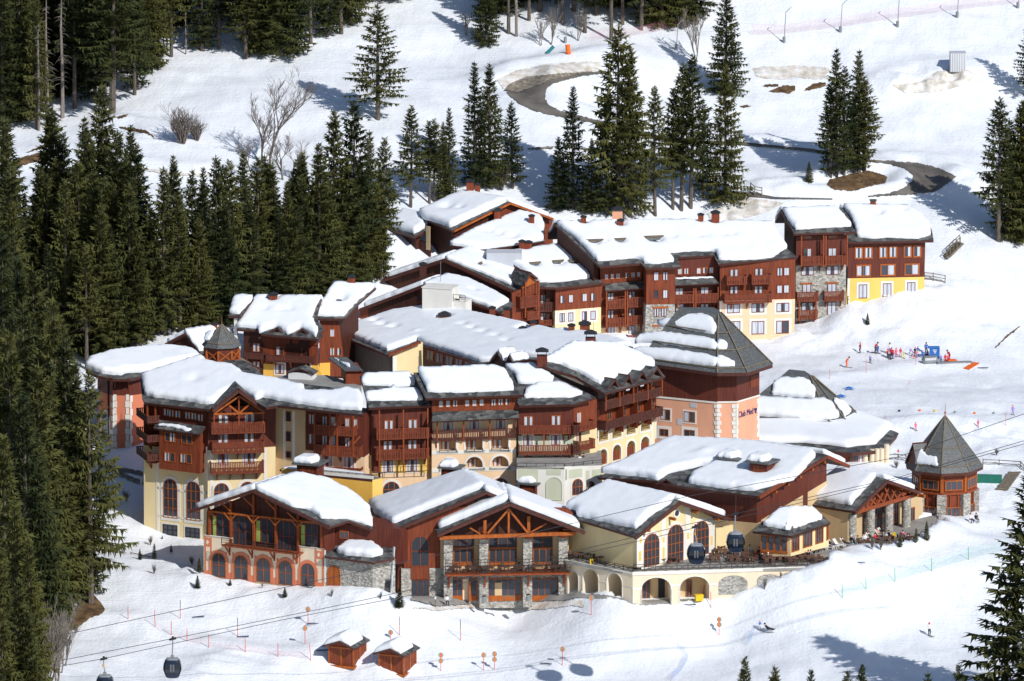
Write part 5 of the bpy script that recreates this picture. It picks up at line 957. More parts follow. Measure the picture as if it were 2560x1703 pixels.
arc = [(322, 968, 128, 225), (527, 990, 128, 225), (733, 1014, 128, 225), (937, 1040, 128, 225), (1142, 1062, 128, 225)]
for x, y, w_, h_ in arc: win(b, f, x, y, w_, h_, 'd', arch=True, n=2, rows=2, sur='-plaster_coral', sw=.42, off=.04)
for x, y0, y1 in ((196, 700, 1060), (250, 715, 1070), (388, 850, 1090), (452, 850, 1095), (594, 880, 1110), (656, 880, 1115), (800, 900, 1130), (860, 905, 1135), (1006, 870, 1150), (1066, 800, 1155), (1212, 815, 1165), (1278, 822, 1175)): strip(b, f, x - 8, y0, x + 8, y1, 'plaster_coral', 0, .045)
for x0, x1, y in ((182, 255, 1015), (385, 460, 1035), (590, 662, 1060), (795, 868, 1082), (1000, 1072, 1105), (1205, 1290, 1125)): strip(b, f, x0, y, x1, y + 70, 'plaster_coral', 0, .05)
strip(b, f, 200, 712, 250, 800, 'plaster_coral', 0, .04); strip(b, f, 1215, 835, 1270, 915, 'plaster_coral', 0, .04); mb = MB()
for x, y in ((217, 757), (1240, 873)): prism(mb, f, [f.uz(x, y + 22), f.uz(x + 16, y), f.uz(x, y - 22), f.uz(x - 16, y)], 0, .07)
mb.build('diamond', 'plaster_pale', b.o)
strip(b, f, 183, 690, 438, 725, 'trim_white', -.2, .1, 'sill'); strip(b, f, 1050, 792, 1288, 822, 'trim_white', -.2, .1, 'sill'); strip(b, f, 1290, 830, 1306, 1130, 'trim_white', 0, .06)
u0, u1, z0, z1 = f.rect(345, 785, 1050, 880, 1.5); mb = MB(); f.box(mb, u0, u1, z0, z0 + .18, 0, 1.5)
for x in (405, 612, 815, 1025): u = f.uz(x, 800, .5)[0]; mb.bar(f.P(u, z0 - 1.3, .05), f.P(u, z0, 1.3), .16); f.box(mb, u - .1, u + .1, z0 - 1.5, z0, 0, .14)
bo = mb.build('balcony', 'wood_beam', b.o); iron(b, f, 345, 715, 1050, 868, 1.45, rails=4, step=1.5, parent=bo)
pL, pR = pl_ridge(f, (60, 462), (640, 272), (1345, 612), 1.6, (1020, 148))
gslope(b, f, (60, 462), (640, 272), (1345, 612), 1.6, (1020, 148), 'L', 1.0, 40, .8)
r = roof(b, pR, R6, [(640, 272), (1345, 612), (1520, 560), (1745, 640), (1715, 470), (1560, 330), (1340, 215), (1020, 148)], body=None); snow(r, pR, R6, [(655, 268), (830, 355), (1000, 435), (1130, 455), (1270, 545), (1500, 545), (1735, 615), (1705, 460), (1550, 330), (1335, 212), (1022, 150)], 1.05, [(1150, 470, .7, .5)], seed=41)
beam(b, f, [(60, 475, 640, 290), (640, 290, 1345, 630)], .36, 1.62, 'fascia', 'bargeboard')
wall(b, Fac(R6, 1290, 620, f.at(1290, 620).y, 55, b), [(1290, 600), (1390, 560), (1390, 900), (1290, 1000)], 'wood_maroon')
fk = Fac(R6, 1300, 880, f.at(1300, 880).y + 3.2, -14, b); wall(b, fk, [(1290, 590), (1760, 610), (2020, 640), (2020, 960), (1290, 960)], 'wood_maroon', thick=5); win(b, fk, 1475, 690, 85, 70, 'd')
b = Bld('stone_annex', 'low grey stone annex with an orange arched door between the two front halls', 'annex', R6, 1550, 1180, -39)
fs = b.fac(R6, 1306, 1165, f.at(1306, 1165).y, -26); fs2 = Fac(R6, 1737, 1190, fs.at(1737, 1190).y, 22, b)
wall(b, fs, [(1300, 885), (1738, 935), (1738, 1280), (1300, 1240)], 'stone', thick=3); wall(b, fs2, [(1737, 935), (1945, 915), (1945, 1290), (1737, 1280)], 'stone', thick=3)
wo = win(b, fs, 1381, 1068, 118, 195, 'b', arch=True, n=1); mb = MB(); mb.add([fs.P(u, z, .04) for u, z in archpts(*fs.cen(1381, 1068, 112, 190))], [tuple(range(13))]); mb.build('door', 'wood_orange', b.o); post(b, fs, 1381, 980, 1160, .08, .06, 'wood_rail')
p3 = pl3(fs.at(1300, 885, .8), fs.at(1738, 938, .8), Yp(*R6(1400, 765), fs.at(1400, 900).y + 4.5)); r = roof(b, p3, R6, [(1292, 885), (1738, 942), (1935, 905), (1935, 800), (1400, 760)], th=.3, body=None); snow(r, p3, R6, [(1412, 860), (1480, 880), (1740, 900), (1830, 875), (1730, 800), (1500, 790), (1460, 820)], 1.15, seed=42, step=.4)
plain('hull_white', (.72, .74, .76), .4); mb = MB()
for k in range(9): x = 1850 + k * 8; p = fs2.at(x, 1235, .3); mb.bar(p, p + V((.15, .5, 2.6)), .09, .03)
o = mb.build('ski', 'metal_dark'); tag(o, 'row of dark skis leaning against the stone annex', 'skis')
mb = MB(); p = fs2.at(1905, 1240, .4); q = fs2.at(1935, 800, .2); mb.bar(p, q, .28, .10); o = mb.build('banner_pole', 'hull_white'); tag(o, 'tall blue and white banner leaning at the stone annex corner', 'banner')
# stone and timber hall
b = Bld('stone_hall', 'timber gabled hall on grey stone pillars with a balcony, at the front centre', 'hall', R2, 850, 1440, -38)
f = b.fac(R2, 290, 1430, -36, 4)
fl = Fac(R2, 292, 1250, -36, -62, b); wall(b, fl, [(232, 1010), (292, 1010), (292, 1255), (232, 1230)], 'wood_maroon', thick=1); wall(b, fl, [(232, 1230), (292, 1255), (292, 1520), (232, 1480)], 'stone', thick=1)
wall(b, f, [(290, 1005), (520, 910), (1210, 920), (1300, 1020), (1210, 1040), (495, 1050), (495, 1258), (290, 1258)], 'wood_red'); wall(b, f, [(276, 1258), (333, 1258), (333, 1470), (276, 1470)], 'stone', thick=1, off=.1); wall(b, f, [(432, 1256), (520, 1256), (520, 1470), (432, 1470)], 'stone', thick=1, off=.05)
strip(b, f, 330, 1250, 434, 1318, 'wood_red', 0, .2, 'wall_panel'); win(b, f, 382, 1160, 100, 172, 'd', arch=True, n=2, rows=2, fr='wood_beam'); win(b, f, 381, 1378, 100, 118, 'd', n=3, fr='wood_rail')
wall(b, f, [(495, 1035), (1215, 1030), (1215, 1262), (495, 1262)], 'plaster_buff'); wall(b, f, [(495, 1262), (1215, 1262), (1215, 1480), (495, 1480)], 'stone')
for x, w_ in ((625, 118), (845, 158), (1068, 112)):
    win(b, f, x, 1085, w_, 112, 'd', n=3 if w_ > 115 else 2, rows=2, fr='wood_beam', off=.05); win(b, f, x, 1192, w_, 98, 'd', n=4 if w_ > 130 else 3, fr='wood_orange', off=.05, fw=.16)
    strip(b, f, x - w_ / 2, 1222, x + w_ / 2, 1240, 'wood_orange', .04, .16, 'sill')
for x, w_, n in ((590, 60, 2), (682, 42, 1), (855, 185, 5), (1080, 145, 4)): win(b, f, x, 1372, w_, 120, 'd', n=n, fr='wood_orange', off=.05, fw=.12); strip(b, f, x - w_ / 2, 1410, x + w_ / 2, 1438, 'wood_orange', .04, .16, 'sill')
strip(b, f, 615, 1318, 655, 1432, 'plaster_pale', .02, .06, 'door'); strip(b, f, 655, 1330, 664, 1445, 'wood_orange', .05, .9, 'door'); strip(b, f, 800, 1338, 840, 1410, 'plaster_buff', .12, .15, 'curtain')
for x, y0, y1 in ((539, 1092, 1455), (739, 1088, 1455), (984, 1085, 1450), (1183, 1080, 1445)):
    u0, z1 = f.uz(x - 25, y0, 1.6); u1, z0 = f.uz(x + 25, y1, 1.6); mb = MB(); f.box(mb, u0, u1, z0 - .6, z1, .6, 1.6); o = mb.build('column', 'stone', b.o)
    mb = MB(); f.box(mb, u0 + .1, u1 - .1, z1, z1 + .35, .3, 2.4); f.box(mb, u0 + .25, u1 - .25, z1 + .35, z1 + .6, .3, 2.8); mb.build('capital', 'wood_beam', o)
u0, u1, z0, z1 = f.rect(527, 1270, 1225, 1292, 3.0); mb = MB(); f.box(mb, u0, u1, z0, z0 + .22, .2, 3.0)
for x in (545, 745, 990, 1190): u = f.uz(x, 1290, 2)[0]; mb.bar(f.P(u, z0 - 1.5, 1.65), f.P(u, z0, 2.8), .2); f.box(mb, u - .12, u + .12, z0 - 1.8, z0, 1.6, 1.8)
bo = mb.build('balcony', 'wood_beam', b.o); iron(b, f, 524, 1212, 1226, 1275, 2.95, rails=5, step=.9, parent=bo)
fw = Fac(R2, 480, 1062, f.at(480, 1062).y, 3, b); wall(b, f, [(520, 1050), (885, 905), (1230, 1040), (1230, 1060), (520, 1065)], 'wood_dark', off=.3)
beam(b, f, [(490, 1086, 1255, 1060)], .45, 2.6, 'wood_orange'); beam(b, f, [(878, 920, 878, 1065), (878, 925, 985, 1058), (878, 925, 760, 1060)], .26, 2.4, 'wood_orange'); beam(b, f, [(745, 985, 745, 1065), (990, 965, 990, 1060)], .4, 2.0, 'wood_orange'); beam(b, f, [(660, 1030, 720, 1065), (1090, 1005, 1000, 1055), (1180, 1040, 1240, 1040)], .18, 2.3, 'wood_orange')
pL, pR = pl_ridge(f, (478, 1063), (885, 886), (1304, 1047), 3.2, (850, 805))
r = roof(b, pL, R2, [(478, 1063), (885, 886), (850, 805), (760, 822), (435, 995)], body=None); snow(r, pL, R2, [(490, 1035), (700, 950), (872, 880), (850, 806), (760, 825), (450, 985)], 1.15, seed=43)
gslope(b, f, (478, 1063), (885, 886), (1304, 1047), 3.2, (850, 805), 'R', 1.0, 44, 1.0)
beam(b, f, [(478, 1075, 885, 900), (885, 900, 1304, 1060)], .4, 3.25, 'fascia', 'bargeboard')
pL, pR = pl_ridge(f, (215, 1045), (748, 824), (1300, 1045), .9, (640, 728))
r = roof(b, pL, R2, [(215, 1045), (748, 824), (640, 728), (85, 905)], body='wood_maroon', ov=1.2); snow(r, pL, R2, [(228, 1012), (400, 940), (738, 808), (640, 728), (95, 900), (125, 950)], 1.15, seed=45)
gslope(b, f, (215, 1045), (748, 824), (1300, 1045), .9, (640, 728), 'R', .95, 46, 1.0)
beam(b, f, [(215, 1056, 748, 836)], .4, .95, 'fascia', 'bargeboard')
o = b
cowl(b, R1, 1395, 1615, 985, 1070, -20, -20, 60); cowl(b, R2, 485, 630, 690, 750, -18, -20, 61); cowl(b, R2, 925, 1070, 778, 840, -17, -20, 62)
# yellow house on the arcade
b = Bld('yellow_hall', 'pale yellow gabled hall with three tall arched windows standing on an arcaded terrace', 'hall', R3, 800, 1000, -38)
f = b.fac(R3, 540, 1005, -42.5, 43); fl = Fac(R3, 540, 1005, -42.5, -46, b)
wall(b, f, [(540, 1010), (540, 780), (845, 548), (1085, 660), (1085, 910), (1085, 960)], 'plaster_cream'); wall(b, fl, [(60, 660), (540, 790), (540, 1010), (60, 960)], 'plaster_cream')
for ff_, xx_ in ((f, 1085), (fl, 60)): p_ = ff_.at(xx_, 900, -.2); q_ = p_ + (fl.n * -13 if ff_ is f else f.n * -10); mb = MB(); mb.bar(V((p_.x, p_.y, p_.z - 1)), V((q_.x, q_.y, p_.z - 1)), .4, 8.5); mb.build('wall', 'plaster_cream', b.o)
for x0, x1, y0 in ((540, 583, 770), (712, 742, 665), (880, 915, 580), (1045, 1085, 655)): strip(b, f, x0, y0, x1, 1000 - (x0 - 540) * .19, 'trim_white', 0, .06, 'pilaster')
for x, y, w_, h_ in ((640, 882, 110, 228), (808, 838, 112, 265), (988, 800, 108, 240)): win(b, f, x, y, w_, h_, 'd', arch=True, n=4, rows=4, sur='trim_white', sw=.4)
for x0, y0, x1, y1 in ((553, 895, 570, 960), (722, 865, 734, 945), (722, 795, 734, 830), (893, 765, 906, 805), (1058, 790, 1072, 850), (560, 805, 574, 835)): strip(b, f, x0, y0, x1, y1, 'plaster_gold', .05, .08, 'wall_panel')
u, z = f.uz(817, 627); mb = MB(); ring(mb, f, [(u + .62 * math.cos(t), z + .62 * math.sin(t)) for t in (k * math.pi / 8 for k in range(16))], [(u + .4 * math.cos(t), z + .4 * math.sin(t)) for t in (k * math.pi / 8 for k in range(16))], 0, .1); o = mb.build('round_window', 'trim_white', b.o); mb = MB(); mb.add([f.P(u + .42 * math.cos(k * math.pi / 8), z + .42 * math.sin(k * math.pi / 8), .03) for k in range(16)], [tuple(range(16))]); mb.build('pane', 'glass', o)
for x, y in ((590, 740), (770, 660), (925, 610), (1075, 660)): p = f.at(x, y, .1); mb = MB(); mb.bar(p, p + f.n * 1.1, .3, .35); mb.build('purlin', 'wood_orange', b.o)
pL, pR = pl_ridge(f, (526, 788), (842, 538), (1192, 657), 1.2, (330, 430))
r = roof(b, pL, R3, [(526, 790), (842, 538), (330, 430), (35, 600), (108, 664)], body=None); snow(r, pL, R3, [(125, 650), (330, 695), (535, 738), (590, 690), (650, 640), (775, 560), (800, 530), (330, 428), (60, 575), (45, 595), (110, 610)], 1.15, seed=47)
gslope(b, f, (526, 788), (842, 538), (1192, 657), 1.2, (330, 430), 'R', 1.0, 48)
beam(b, f, [(526, 802, 842, 553), (842, 553, 1192, 672)], .42, 1.25, 'fascia', 'bargeboard')
b = Bld('terrace_arcade', 'cream arcade with round arches carrying the sun terrace', 'terrace', R3, 800, 1260, -43)
fa = b.fac(R3, 510, 1265, -44, 8); fb = Fac(R3, 510, 1265, -44, -41, b)
hs = [archpts(*fa.cen(675, 1180, 205, 205), 12, .75), archpts(*fa.cen(945, 1172, 205, 205), 12, .75)]
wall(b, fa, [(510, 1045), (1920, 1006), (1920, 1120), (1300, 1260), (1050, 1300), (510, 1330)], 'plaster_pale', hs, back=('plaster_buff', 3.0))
hb = [archpts(*fb.cen(215, 1115, 108, 200)), archpts(*fb.cen(382, 1145, 106, 200)), archpts(*fb.cen(92, 1120, 72, 180))]
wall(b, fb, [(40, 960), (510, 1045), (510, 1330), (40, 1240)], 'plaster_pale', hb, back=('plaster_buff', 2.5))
for ff, hh in ((fa, hs), (fb, hb)):
    for h in hh: mb = MB(); ring(mb, ff, inset(h, -.12), h, 0, .05); mb.build('surround', 'trim_white', b.o)
for ff, x0, x1, y in ((fa, 510, 575, 1150), (fa, 778, 842, 1125), (fa, 1048, 1110, 1118), (fb, 435, 508, 1130), (fb, 275, 328, 1100)): strip(b, ff, x0, y, x1, y + 14, 'trim_white', 0, .06)
for x in (514, 570, 782, 838): strip(b, fa, x - 4, 1160, x + 4, 1290, 'trim_white', 0, .05)
strip(b, fa, 508, 1040, 1915, 1012 + 6, 'trim_white', -.2, .12, 'cornice'); u0, z0 = fb.uz(40, 962); u1, z1 = fb.uz(510, 1045); mb = MB(); fb.box(mb, u0, u1, z1 - .12, z1 + .05, -.2, .12); mb.build('cornice', 'trim_white', b.o)
for x, w_, h_ in ((605, 55, 150), (905, 40, 150)): win(b, fa, x, 1168, w_, h_, 'd', n=2, off=-2.9)
strip(b, fa, 690, 1085, 735, 1255, 'metal_dark', -2.98, -2.9, 'door'); strip(b, fb, 180, 1080, 212, 1130, 'trim_white', -2.48, -2.42, 'notice_board')
for x, y, w_, h_ in ((1214, 1130, 205, 135), (1462, 1088, 160, 70)): mb = MB(); mb.add([fa.P(u, z, .03) for u, z in archpts(*fa.cen(x, y, w_, h_), 10, .55)], [tuple(range(13))]); mb.build('wall_panel', 'stone', b.o)
zd = fa.at(510, 1044).z; dk = [Zp(*R3(x, y), zd) for x, y in ((60, 966), (510, 1042), (1890, 1003), (1950, 940))] + [Zp(*R7(x, y), zd) for x, y in ((240, 1500), (560, 1500), (720, 1480), (900, 1380), (960, 1330), (900, 1270), (300, 1380), (0, 1420))] + [Zp(*R3(x, y), zd) for x, y in ((1400, 830), (1085, 850), (600, 940), (130, 860))]
mb = MB(); n = len(dk); tri = tessellate_polygon([dk]); mb.add(dk + [p - UPZ * .35 for p in dk], [tuple(t) for t in tri] + [(i, n + i, n + (i + 1) % n, (i + 1) % n) for i in range(n)]); mb.build('deck', 'concrete', b.o, fix=True)
iron(b, fa, 515, 988, 1890, 1003, -.1, rails=4, mesh=True, step=1.4); iron(b, fb, 60, 915, 510, 1044, -.1, rails=4, mesh=True, step=1.4)
ZD = zd
# lobby hall
b = Bld('lobby_hall', 'wide low hall of dark boards under the broadest front snow roof with two roof vents', 'hall', R3, 1350, 880, -28)
f = b.fac(R3, 1380, 510, -32.5, -36); fr = Fac(R3, 1380, 510, -32.5, 50, b)
wall(b, f, [(880, 440), (1382, 505), (1382, 695), (1080, 670), (880, 640)], 'wood_maroon', thick=2); wall(b, f, [(1060, 668), (1420, 700), (1420, 960), (1060, 960)], 'plaster_buff', off=.05, thick=2)
wall(b, fr, [(1380, 500), (1870, 235), (1870, 400), (1380, 695)], 'wood_maroon', thick=2); wall(b, fr, [(1380, 690), (1870, 400), (1870, 800), (1380, 960)], 'plaster_buff', thick=2)
pe = pl_eave(f, 870, 440, 1.1, .27); pg = Pl(fr.at(1870, 215, 1.2), (fr.at(2025, 285, 1.2) - fr.at(1870, 215, 1.2)).cross(f.u), f.u)
r = roof(b, pe, R3, [(262, 374), (640, 396), (870, 440), (1397, 508), (1872, 215), (1790, 205), (1250, 140), (790, 115), (420, 295)], body='wood_maroon', bp=[(420, 350), (1250, 440), (1740, 250), (1720, 225), (1250, 165), (800, 140), (480, 300)])
snow(r, pe, R3, [(288, 345), (610, 378), (690, 398), (760, 352), (990, 297), (1110, 285), (935, 370), (905, 420), (1150, 458), (1360, 472), (1640, 395), (1790, 240), (1770, 210), (1250, 142), (790, 118), (420, 293)], 1.1, [(1420, 340, 2.0, 1.0), (1200, 270, 1.5, .6), (1010, 240, 1.6, -.3)], seed=49)
p_ = fr.at(1870, 215, 1.2); r_ = fr.at(2025, 285, 1.2); d_ = -fr.n * 13; r = roof(b, pg, None, [p_, r_, r_ + d_, p_ + d_], body=None); snow(r, pg, None, [p_ - fr.n * .3, r_ - (r_ - p_) * .08 - fr.n * .3, r_ - (r_ - p_) * .08 + d_, p_ + d_], .9, seed=50)
beam(b, fr, [(1395, 518, 1870, 228), (1870, 228, 2025, 298)], .42, 1.25, 'wood_red', 'bargeboard')
for k in range(5): p = fr.at(1480 + k * 85, 470 - k * 52, .1); mb = MB(); mb.bar(p, p + fr.n * 1.0, .28, .3); mb.build('purlin', 'wood_orange', b.o)
gabl(b, f, (668, 420), (745, 385), (800, 425), 1.3, 3, th=.2); cowl(b, R3, 1105, 1312, 238, 290, pe.at(*R3(1205, 275)).y, -30, 63); cowl(b, R3, 1312, 1530, 262, 368, pe.at(*R3(1425, 350)).y, -30, 64)
# small slate pavilion on the terrace
b = Bld('terrace_pavilion', 'small hip roofed pavilion with orange glazed doors at the back of the sun terrace', 'pavilion', R3, 1600, 890, -37)
f = b.fac(R3, 1615, 905, -38.5, -22); fr = Fac(R3, 1615, 905, -38.5, 50, b)
wall(b, f, [(1405, 770), (1617, 790), (1617, 930), (1405, 930)], 'plaster_buff', thick=3); wall(b, fr, [(1615, 790), (1885, 700), (1885, 860), (1615, 930)], 'plaster_cream', thick=3)
for x in (1433, 1480, 1527, 1572): win(b, f, x, 845, 46, 125, 'd', n=1, fw=.12); 
strip(b, f, 1410, 880, 1596, 912, 'wood_orange', .04, .12, 'sill')
for x, y, w_ in ((1650, 838, 55), (1735, 808, 65), (1818, 782, 55), (1875, 760, 15)): win(b, fr, x, y, w_, 110, 'd', n=3 if w_ > 30 else 1, fw=.14)
p1 = pl_eave(f, 1352, 752, .9, .5); p2 = pl_eave(fr, 1622, 786, .9, .5)
r = roof(b, p1, R3, [(1350, 752), (1622, 786), (1655, 600), (1530, 590)], body=None); snow(r, p1, R3, [(1428, 715), (1612, 748), (1672, 606), (1545, 612)], .9, seed=51, step=.4)
r = roof(b, p2, R3, [(1622, 786), (1899, 692), (1780, 590), (1655, 600)], body=None); snow(r, p2, R3, [(1582, 746), (1650, 732), (1838, 668), (1770, 608), (1640, 606)], .9, seed=52, step=.4)
# columned hall
b = Bld('columned_hall', 'gabled hall with lattice truss and round stone columns facing the loungers', 'hall', R7, 500, 1440, -24)
f = b.fac(R7, 312, 1470, -27, -40); fr = Fac(R7, 312, 1470, -27, 51, b)
wall(b, f, [(60, 1195), (312, 1250), (312, 1500), (60, 1470)], 'plaster_buff', thick=2); wall(b, fr, [(312, 1235), (565, 1060), (800, 1140), (800, 1400), (312, 1520)], 'wood_beam', off=-1.8)
wall(b, fr, [(640, 1200), (800, 1140), (800, 1380), (640, 1420)], 'plaster_buff', off=-1.7); win(b, fr, 730, 1270, 35, 90, 'd', off=-1.65, n=2)
for x, y, w_, h_ in ((395, 1365, 80, 190), (515, 1320, 80, 200), (615, 1290, 50, 190)): win(b, fr, x, y, w_, h_, 'd', n=3, rows=3, off=-1.75, fw=.14)
for x, y0, y1 in ((340, 1268, 1480), (460, 1232, 1440), (580, 1198, 1410), (695, 1162, 1385)):
    a, c = fr.at(x, y0, .1), fr.at(x, y1, .1); mb = MB(); mb.tube([V((a.x, a.y, c.z - .8)), a], .62, 14); mb.build('column', 'stone', b.o, smooth=False)
beam(b, fr, [(362, 1255, 745, 1142)], .5, .4, 'wood_beam'); beam(b, fr, [(370, 1235, 565, 1062), (565, 1062, 745, 1120)], .35, .5, 'wood_beam')
beam(b, fr, [(x, 1245 - (x - 380) * .3, x + 40, 1205 - (x - 380) * .62) for x in (400, 450, 500)] + [(x + 45, 1232 - (x - 380) * .3, x, 1225 - (x - 380) * .72) for x in (410, 455, 500)] + [(x, 1222 - (x - 440) * .3, x + 30, 1095 + (x - 540) * .28) for x in (545, 590, 635)] + [(x + 35, 1210 - (x - 440) * .3, x, 1090 + (x - 540) * .28) for x in (550, 595, 640)], .24, .5, 'wood_beam', 'lattice')
for x, y in ((600, 1090), (650, 1110), (700, 1128), (745, 1140)): p = fr.at(x, y, -.5); mb = MB(); mb.bar(p, p + fr.n * 1.8, .4, .4); mb.build('purlin', 'wood_orange', b.o)
pL, pR = pl_ridge(fr, (356, 1248), (565, 1040), (772, 1114), 1.4, (265, 975))
r = roof(b, pL, R7, [(356, 1250), (565, 1040), (265, 975), (-25, 1190)], body='plaster_buff', ov=2.4); snow(r, pL, R7, [(15, 1160), (170, 1185), (335, 1212), (375, 1160), (470, 1060), (495, 1030), (268, 974)], 1.05, seed=53)
gslope(b, fr, (356, 1248), (565, 1040), (772, 1114), 1.4, (265, 975), 'R', .85, 54)
beam(b, fr, [(356, 1262, 565, 1054), (565, 1054, 772, 1128)], .4, 1.45, 'fascia', 'bargeboard')
# turret
b = Bld('turret', 'octagonal turret with a steep slate spire and stone corner pillars at the right', 'tower', T1, 595, 1420, -6)
c = Yp(*T1(595, 757), -6); rot = math.radians(-7.4); za = lambda y: Yp(*T1(595, y), -6).z
octa(b, c, 4.3, za(1560), za(1015), 'wood_red', 'wall', rot); octa(b, c, 4.36, za(1025), za(740), 'wood_red', 'wall', rot)
_, l1, h1 = octa(b, c, 5.25, za(760), za(690), 'slate_smooth', 'roof', rot, Rt=4.75); octa(b, c, 5.27, za(790), za(758), 'fascia', 'fascia', rot); _, l2, h2 = octa(b, c, 4.78, za(690) + .01, za(150), 'slate_smooth', 'roof', rot, Rt=.1)
for i in range(8):
    hbar(b, l2[i], h2[i], .16); hbar(b, l2[i] + UPZ * .06, l2[(i + 1) % 8] + UPZ * .06, .14, 'snow_guard'); q = [l2[j % 8].lerp(h2[j % 8], .36) + UPZ * .08 for j in (i, i + 1)]; hbar(b, q[0], q[1], .13, 'snow_guard'); hbar(b, l1[i] + UPZ * .05, h1[i] + UPZ * .05, .16)
p = V((c.x, c.y, za(160))); mb = MB(); mb.tube([p, p + UPZ * .7, p + UPZ * 2.0], [.09, .05, .015], 6); mb.ball(p + UPZ * .62, .16, .16, .16); mb.build('finial', 'copper', b.o)
for i in range(8):
    v = lambda r_, k=0, i=i: V((c.x + r_ * math.sin(rot + math.pi * (i + k) / 4), c.y - r_ * math.cos(rot + math.pi * (i + k) / 4), 0)); p = v(4.25); a = rot + math.pi * i / 4; ux = V((math.cos(a), math.sin(a), 0)); uy = V((-math.sin(a), math.cos(a), 0))
    mb = MB(); mb.box(V((p.x, p.y, (za(1560) + za(1030)) / 2)), ux * .62, uy * .5, UPZ * ((za(1030) - za(1560)) / 2)); mb.build('column', 'stone', b.o)
    mb = MB(); mb.box(V((p.x, p.y, (za(1030) + za(790)) / 2)), ux * .2, uy * .2, UPZ * ((za(790) - za(1030)) / 2)); mb.build('post', 'wood_orange', b.o)
    if i in (6, 7, 0, 1, 2):
        ff = Fac(T1, 0, 0, 0, 0, b); ff.A = V((v(4.44).x, v(4.44).y, 0)); e = v(4.44, 1) - v(4.44); ff.u = e.normalized(); ff.n = V((ff.u.y, -ff.u.x, 0)); L = e.length
        win_uz(b, ff, .45, L - .45, za(985), za(860), 'd', n=3, fw=.14); win_uz(b, ff, .72, L - .72, za(1375), za(1185), 'd', n=3, fw=.12)
        mb = MB(); ff.box(mb, 0, L, za(1035), za(1012), -.1, .14); [ff.box(mb, L * k - .06, L * k + .06, za(1185), za(1035), 0, .09) for k in (.35, .68)]; mb.build('band', 'wood_beam', b.o)
fz = Fac(T1, 350, 640, c.y - 3.2, -38); pz = pl_eave(fz, 350, 740, .2, 1.25); snow(b.o, pz, T1, [(235, 738), (360, 745), (515, 758), (495, 670), (400, 660), (330, 610), (320, 565), (250, 610)], .45, seed=55, step=.3)
fd = Fac(T1, 200, 700, c.y - 1.0, -70); gabl(b, fd, (105, 720), (205, 475), (255, 740), .2, 3.5, th=.2, mat='slate_smooth', wallm='wood_maroon')
# domed hall behind
b = Bld('domed_hall', 'hall with a truncated slate pyramid and a wide lower snow roof on pale columns', 'hall', T4, 1500, 1300, 14)
ze = Yp(*T4(1515, 1195), 10).z; zm = Yp(*T4(1200, 755), 21).z; zt = Yp(*T4(740, 110), 29).z
def rg(pts, z, back): P = [Zp(*T4(x, y), z) for x, y in pts]; return P + [P[-1] + V((back[0], back[1], 0)), P[0] + V((-back[0], back[1], 0))]
E = rg([(-300, 1100), (900, 1120), (1515, 1195), (1950, 1145), (2190, 890)], ze, (-4, 16)); Mi = rg([(-200, 790), (700, 790), (1200, 790), (1430, 770), (1590, 680)], zm - .5, (-3, 9)); U0 = rg([(-200, 700), (700, 742), (1200, 770), (1425, 745), (1588, 660)], zm, (-3, 9)); T_ = rg([(545, 100), (740, 105), (925, 112), (945, 116), (965, 122)], zt, (-1.0, 4))
n = len(E)
def loft(a, c, mat, nm): mb = MB(); mb.add(a + c, [(i, (i + 1) % n, n + (i + 1) % n, n + i) for i in range(n)] + [tuple(range(n, 2 * n))]); return mb.build(nm, mat, b.o, fix=True)
ro = loft(E, Mi, 'slate', 'roof'); loft([p - UPZ * .45 for p in E], E, 'fascia', 'fascia'); ru = loft(U0, T_, 'slate_smooth', 'roof'); loft([p - UPZ * .5 for p in U0], U0, 'slate_smooth', 'fascia')
mb = MB(); P = [p.lerp(sum(E, V((0, 0, 0))) / n, .14) for p in E]; mb.add([V((p.x, p.y, ze - 7)) for p in P] + [V((p.x, p.y, ze - .3)) for p in P], [(i, (i + 1) % n, n + (i + 1) % n, n + i) for i in range(n)]); mb.build('wall', 'wood_beam', b.o)
for i in (2, 3, 4): hbar(b, U0[i] + UPZ * .1, T_[i] + UPZ * .1, .18)
for i in range(4): hbar(b, U0[i] + UPZ * .12, U0[i + 1] + UPZ * .12, .16, 'snow_guard')
def snowring(lo, hi, idx, t, parent, k0=.05, sub=10, nr=14, seed=0):
    """one unbroken snow sheet over several facets between two rings"""
    cols = []
    for i in idx:
        for s_ in range(sub if i != idx[-1] else sub + 1): cols.append((lo[i].lerp(lo[i + 1], s_ / sub), hi[i].lerp(hi[i + 1], s_ / sub), i + s_ / sub))
    vs = []; m = len(cols)
    for c0, c1, w_ in cols:
        kk = k0 + .03 * noise.noise(V((w_ * 2.3, seed, 0))); L = (c1 - c0).length
        for r in range(nr + 1):
            k = kk + (1 - kk) * r / nr; p = c0.lerp(c1, k); d = (k - kk) * L; h = t * (.7 + .3 * math.sqrt(max(0, 1 - (1 - min(1, d / t)) ** 2))) * (1 + .1 * noise.noise(p * .25)); vs.append(p + UPZ * h)
        vs.append(c0.lerp(c1, kk - .012) + UPZ * (t * .4)); vs.append(c0.lerp(c1, kk) + UPZ * .03)
    w2 = nr + 3; order = [nr + 2, nr + 1] + list(range(nr + 1)); fs = [(i * w2 + a_, (i + 1) * w2 + a_, (i + 1) * w2 + c_, i * w2 + c_) for i in range(m - 1) for a_, c_ in zip(order[:-1], order[1:])]
    mb = MB(); mb.add(vs, fs); o = mb.build('snow_cover', 'snow', parent, smooth=True, fix=True)
    bm = bmesh.new(); bm.from_mesh(o.data)
    for _ in range(3): bmesh.ops.smooth_vert(bm, verts=[v for v in bm.verts if not v.is_boundary], factor=.5, use_axis_x=True, use_axis_y=True, use_axis_z=True)
    bm.to_mesh(o.data); bm.free(); return o
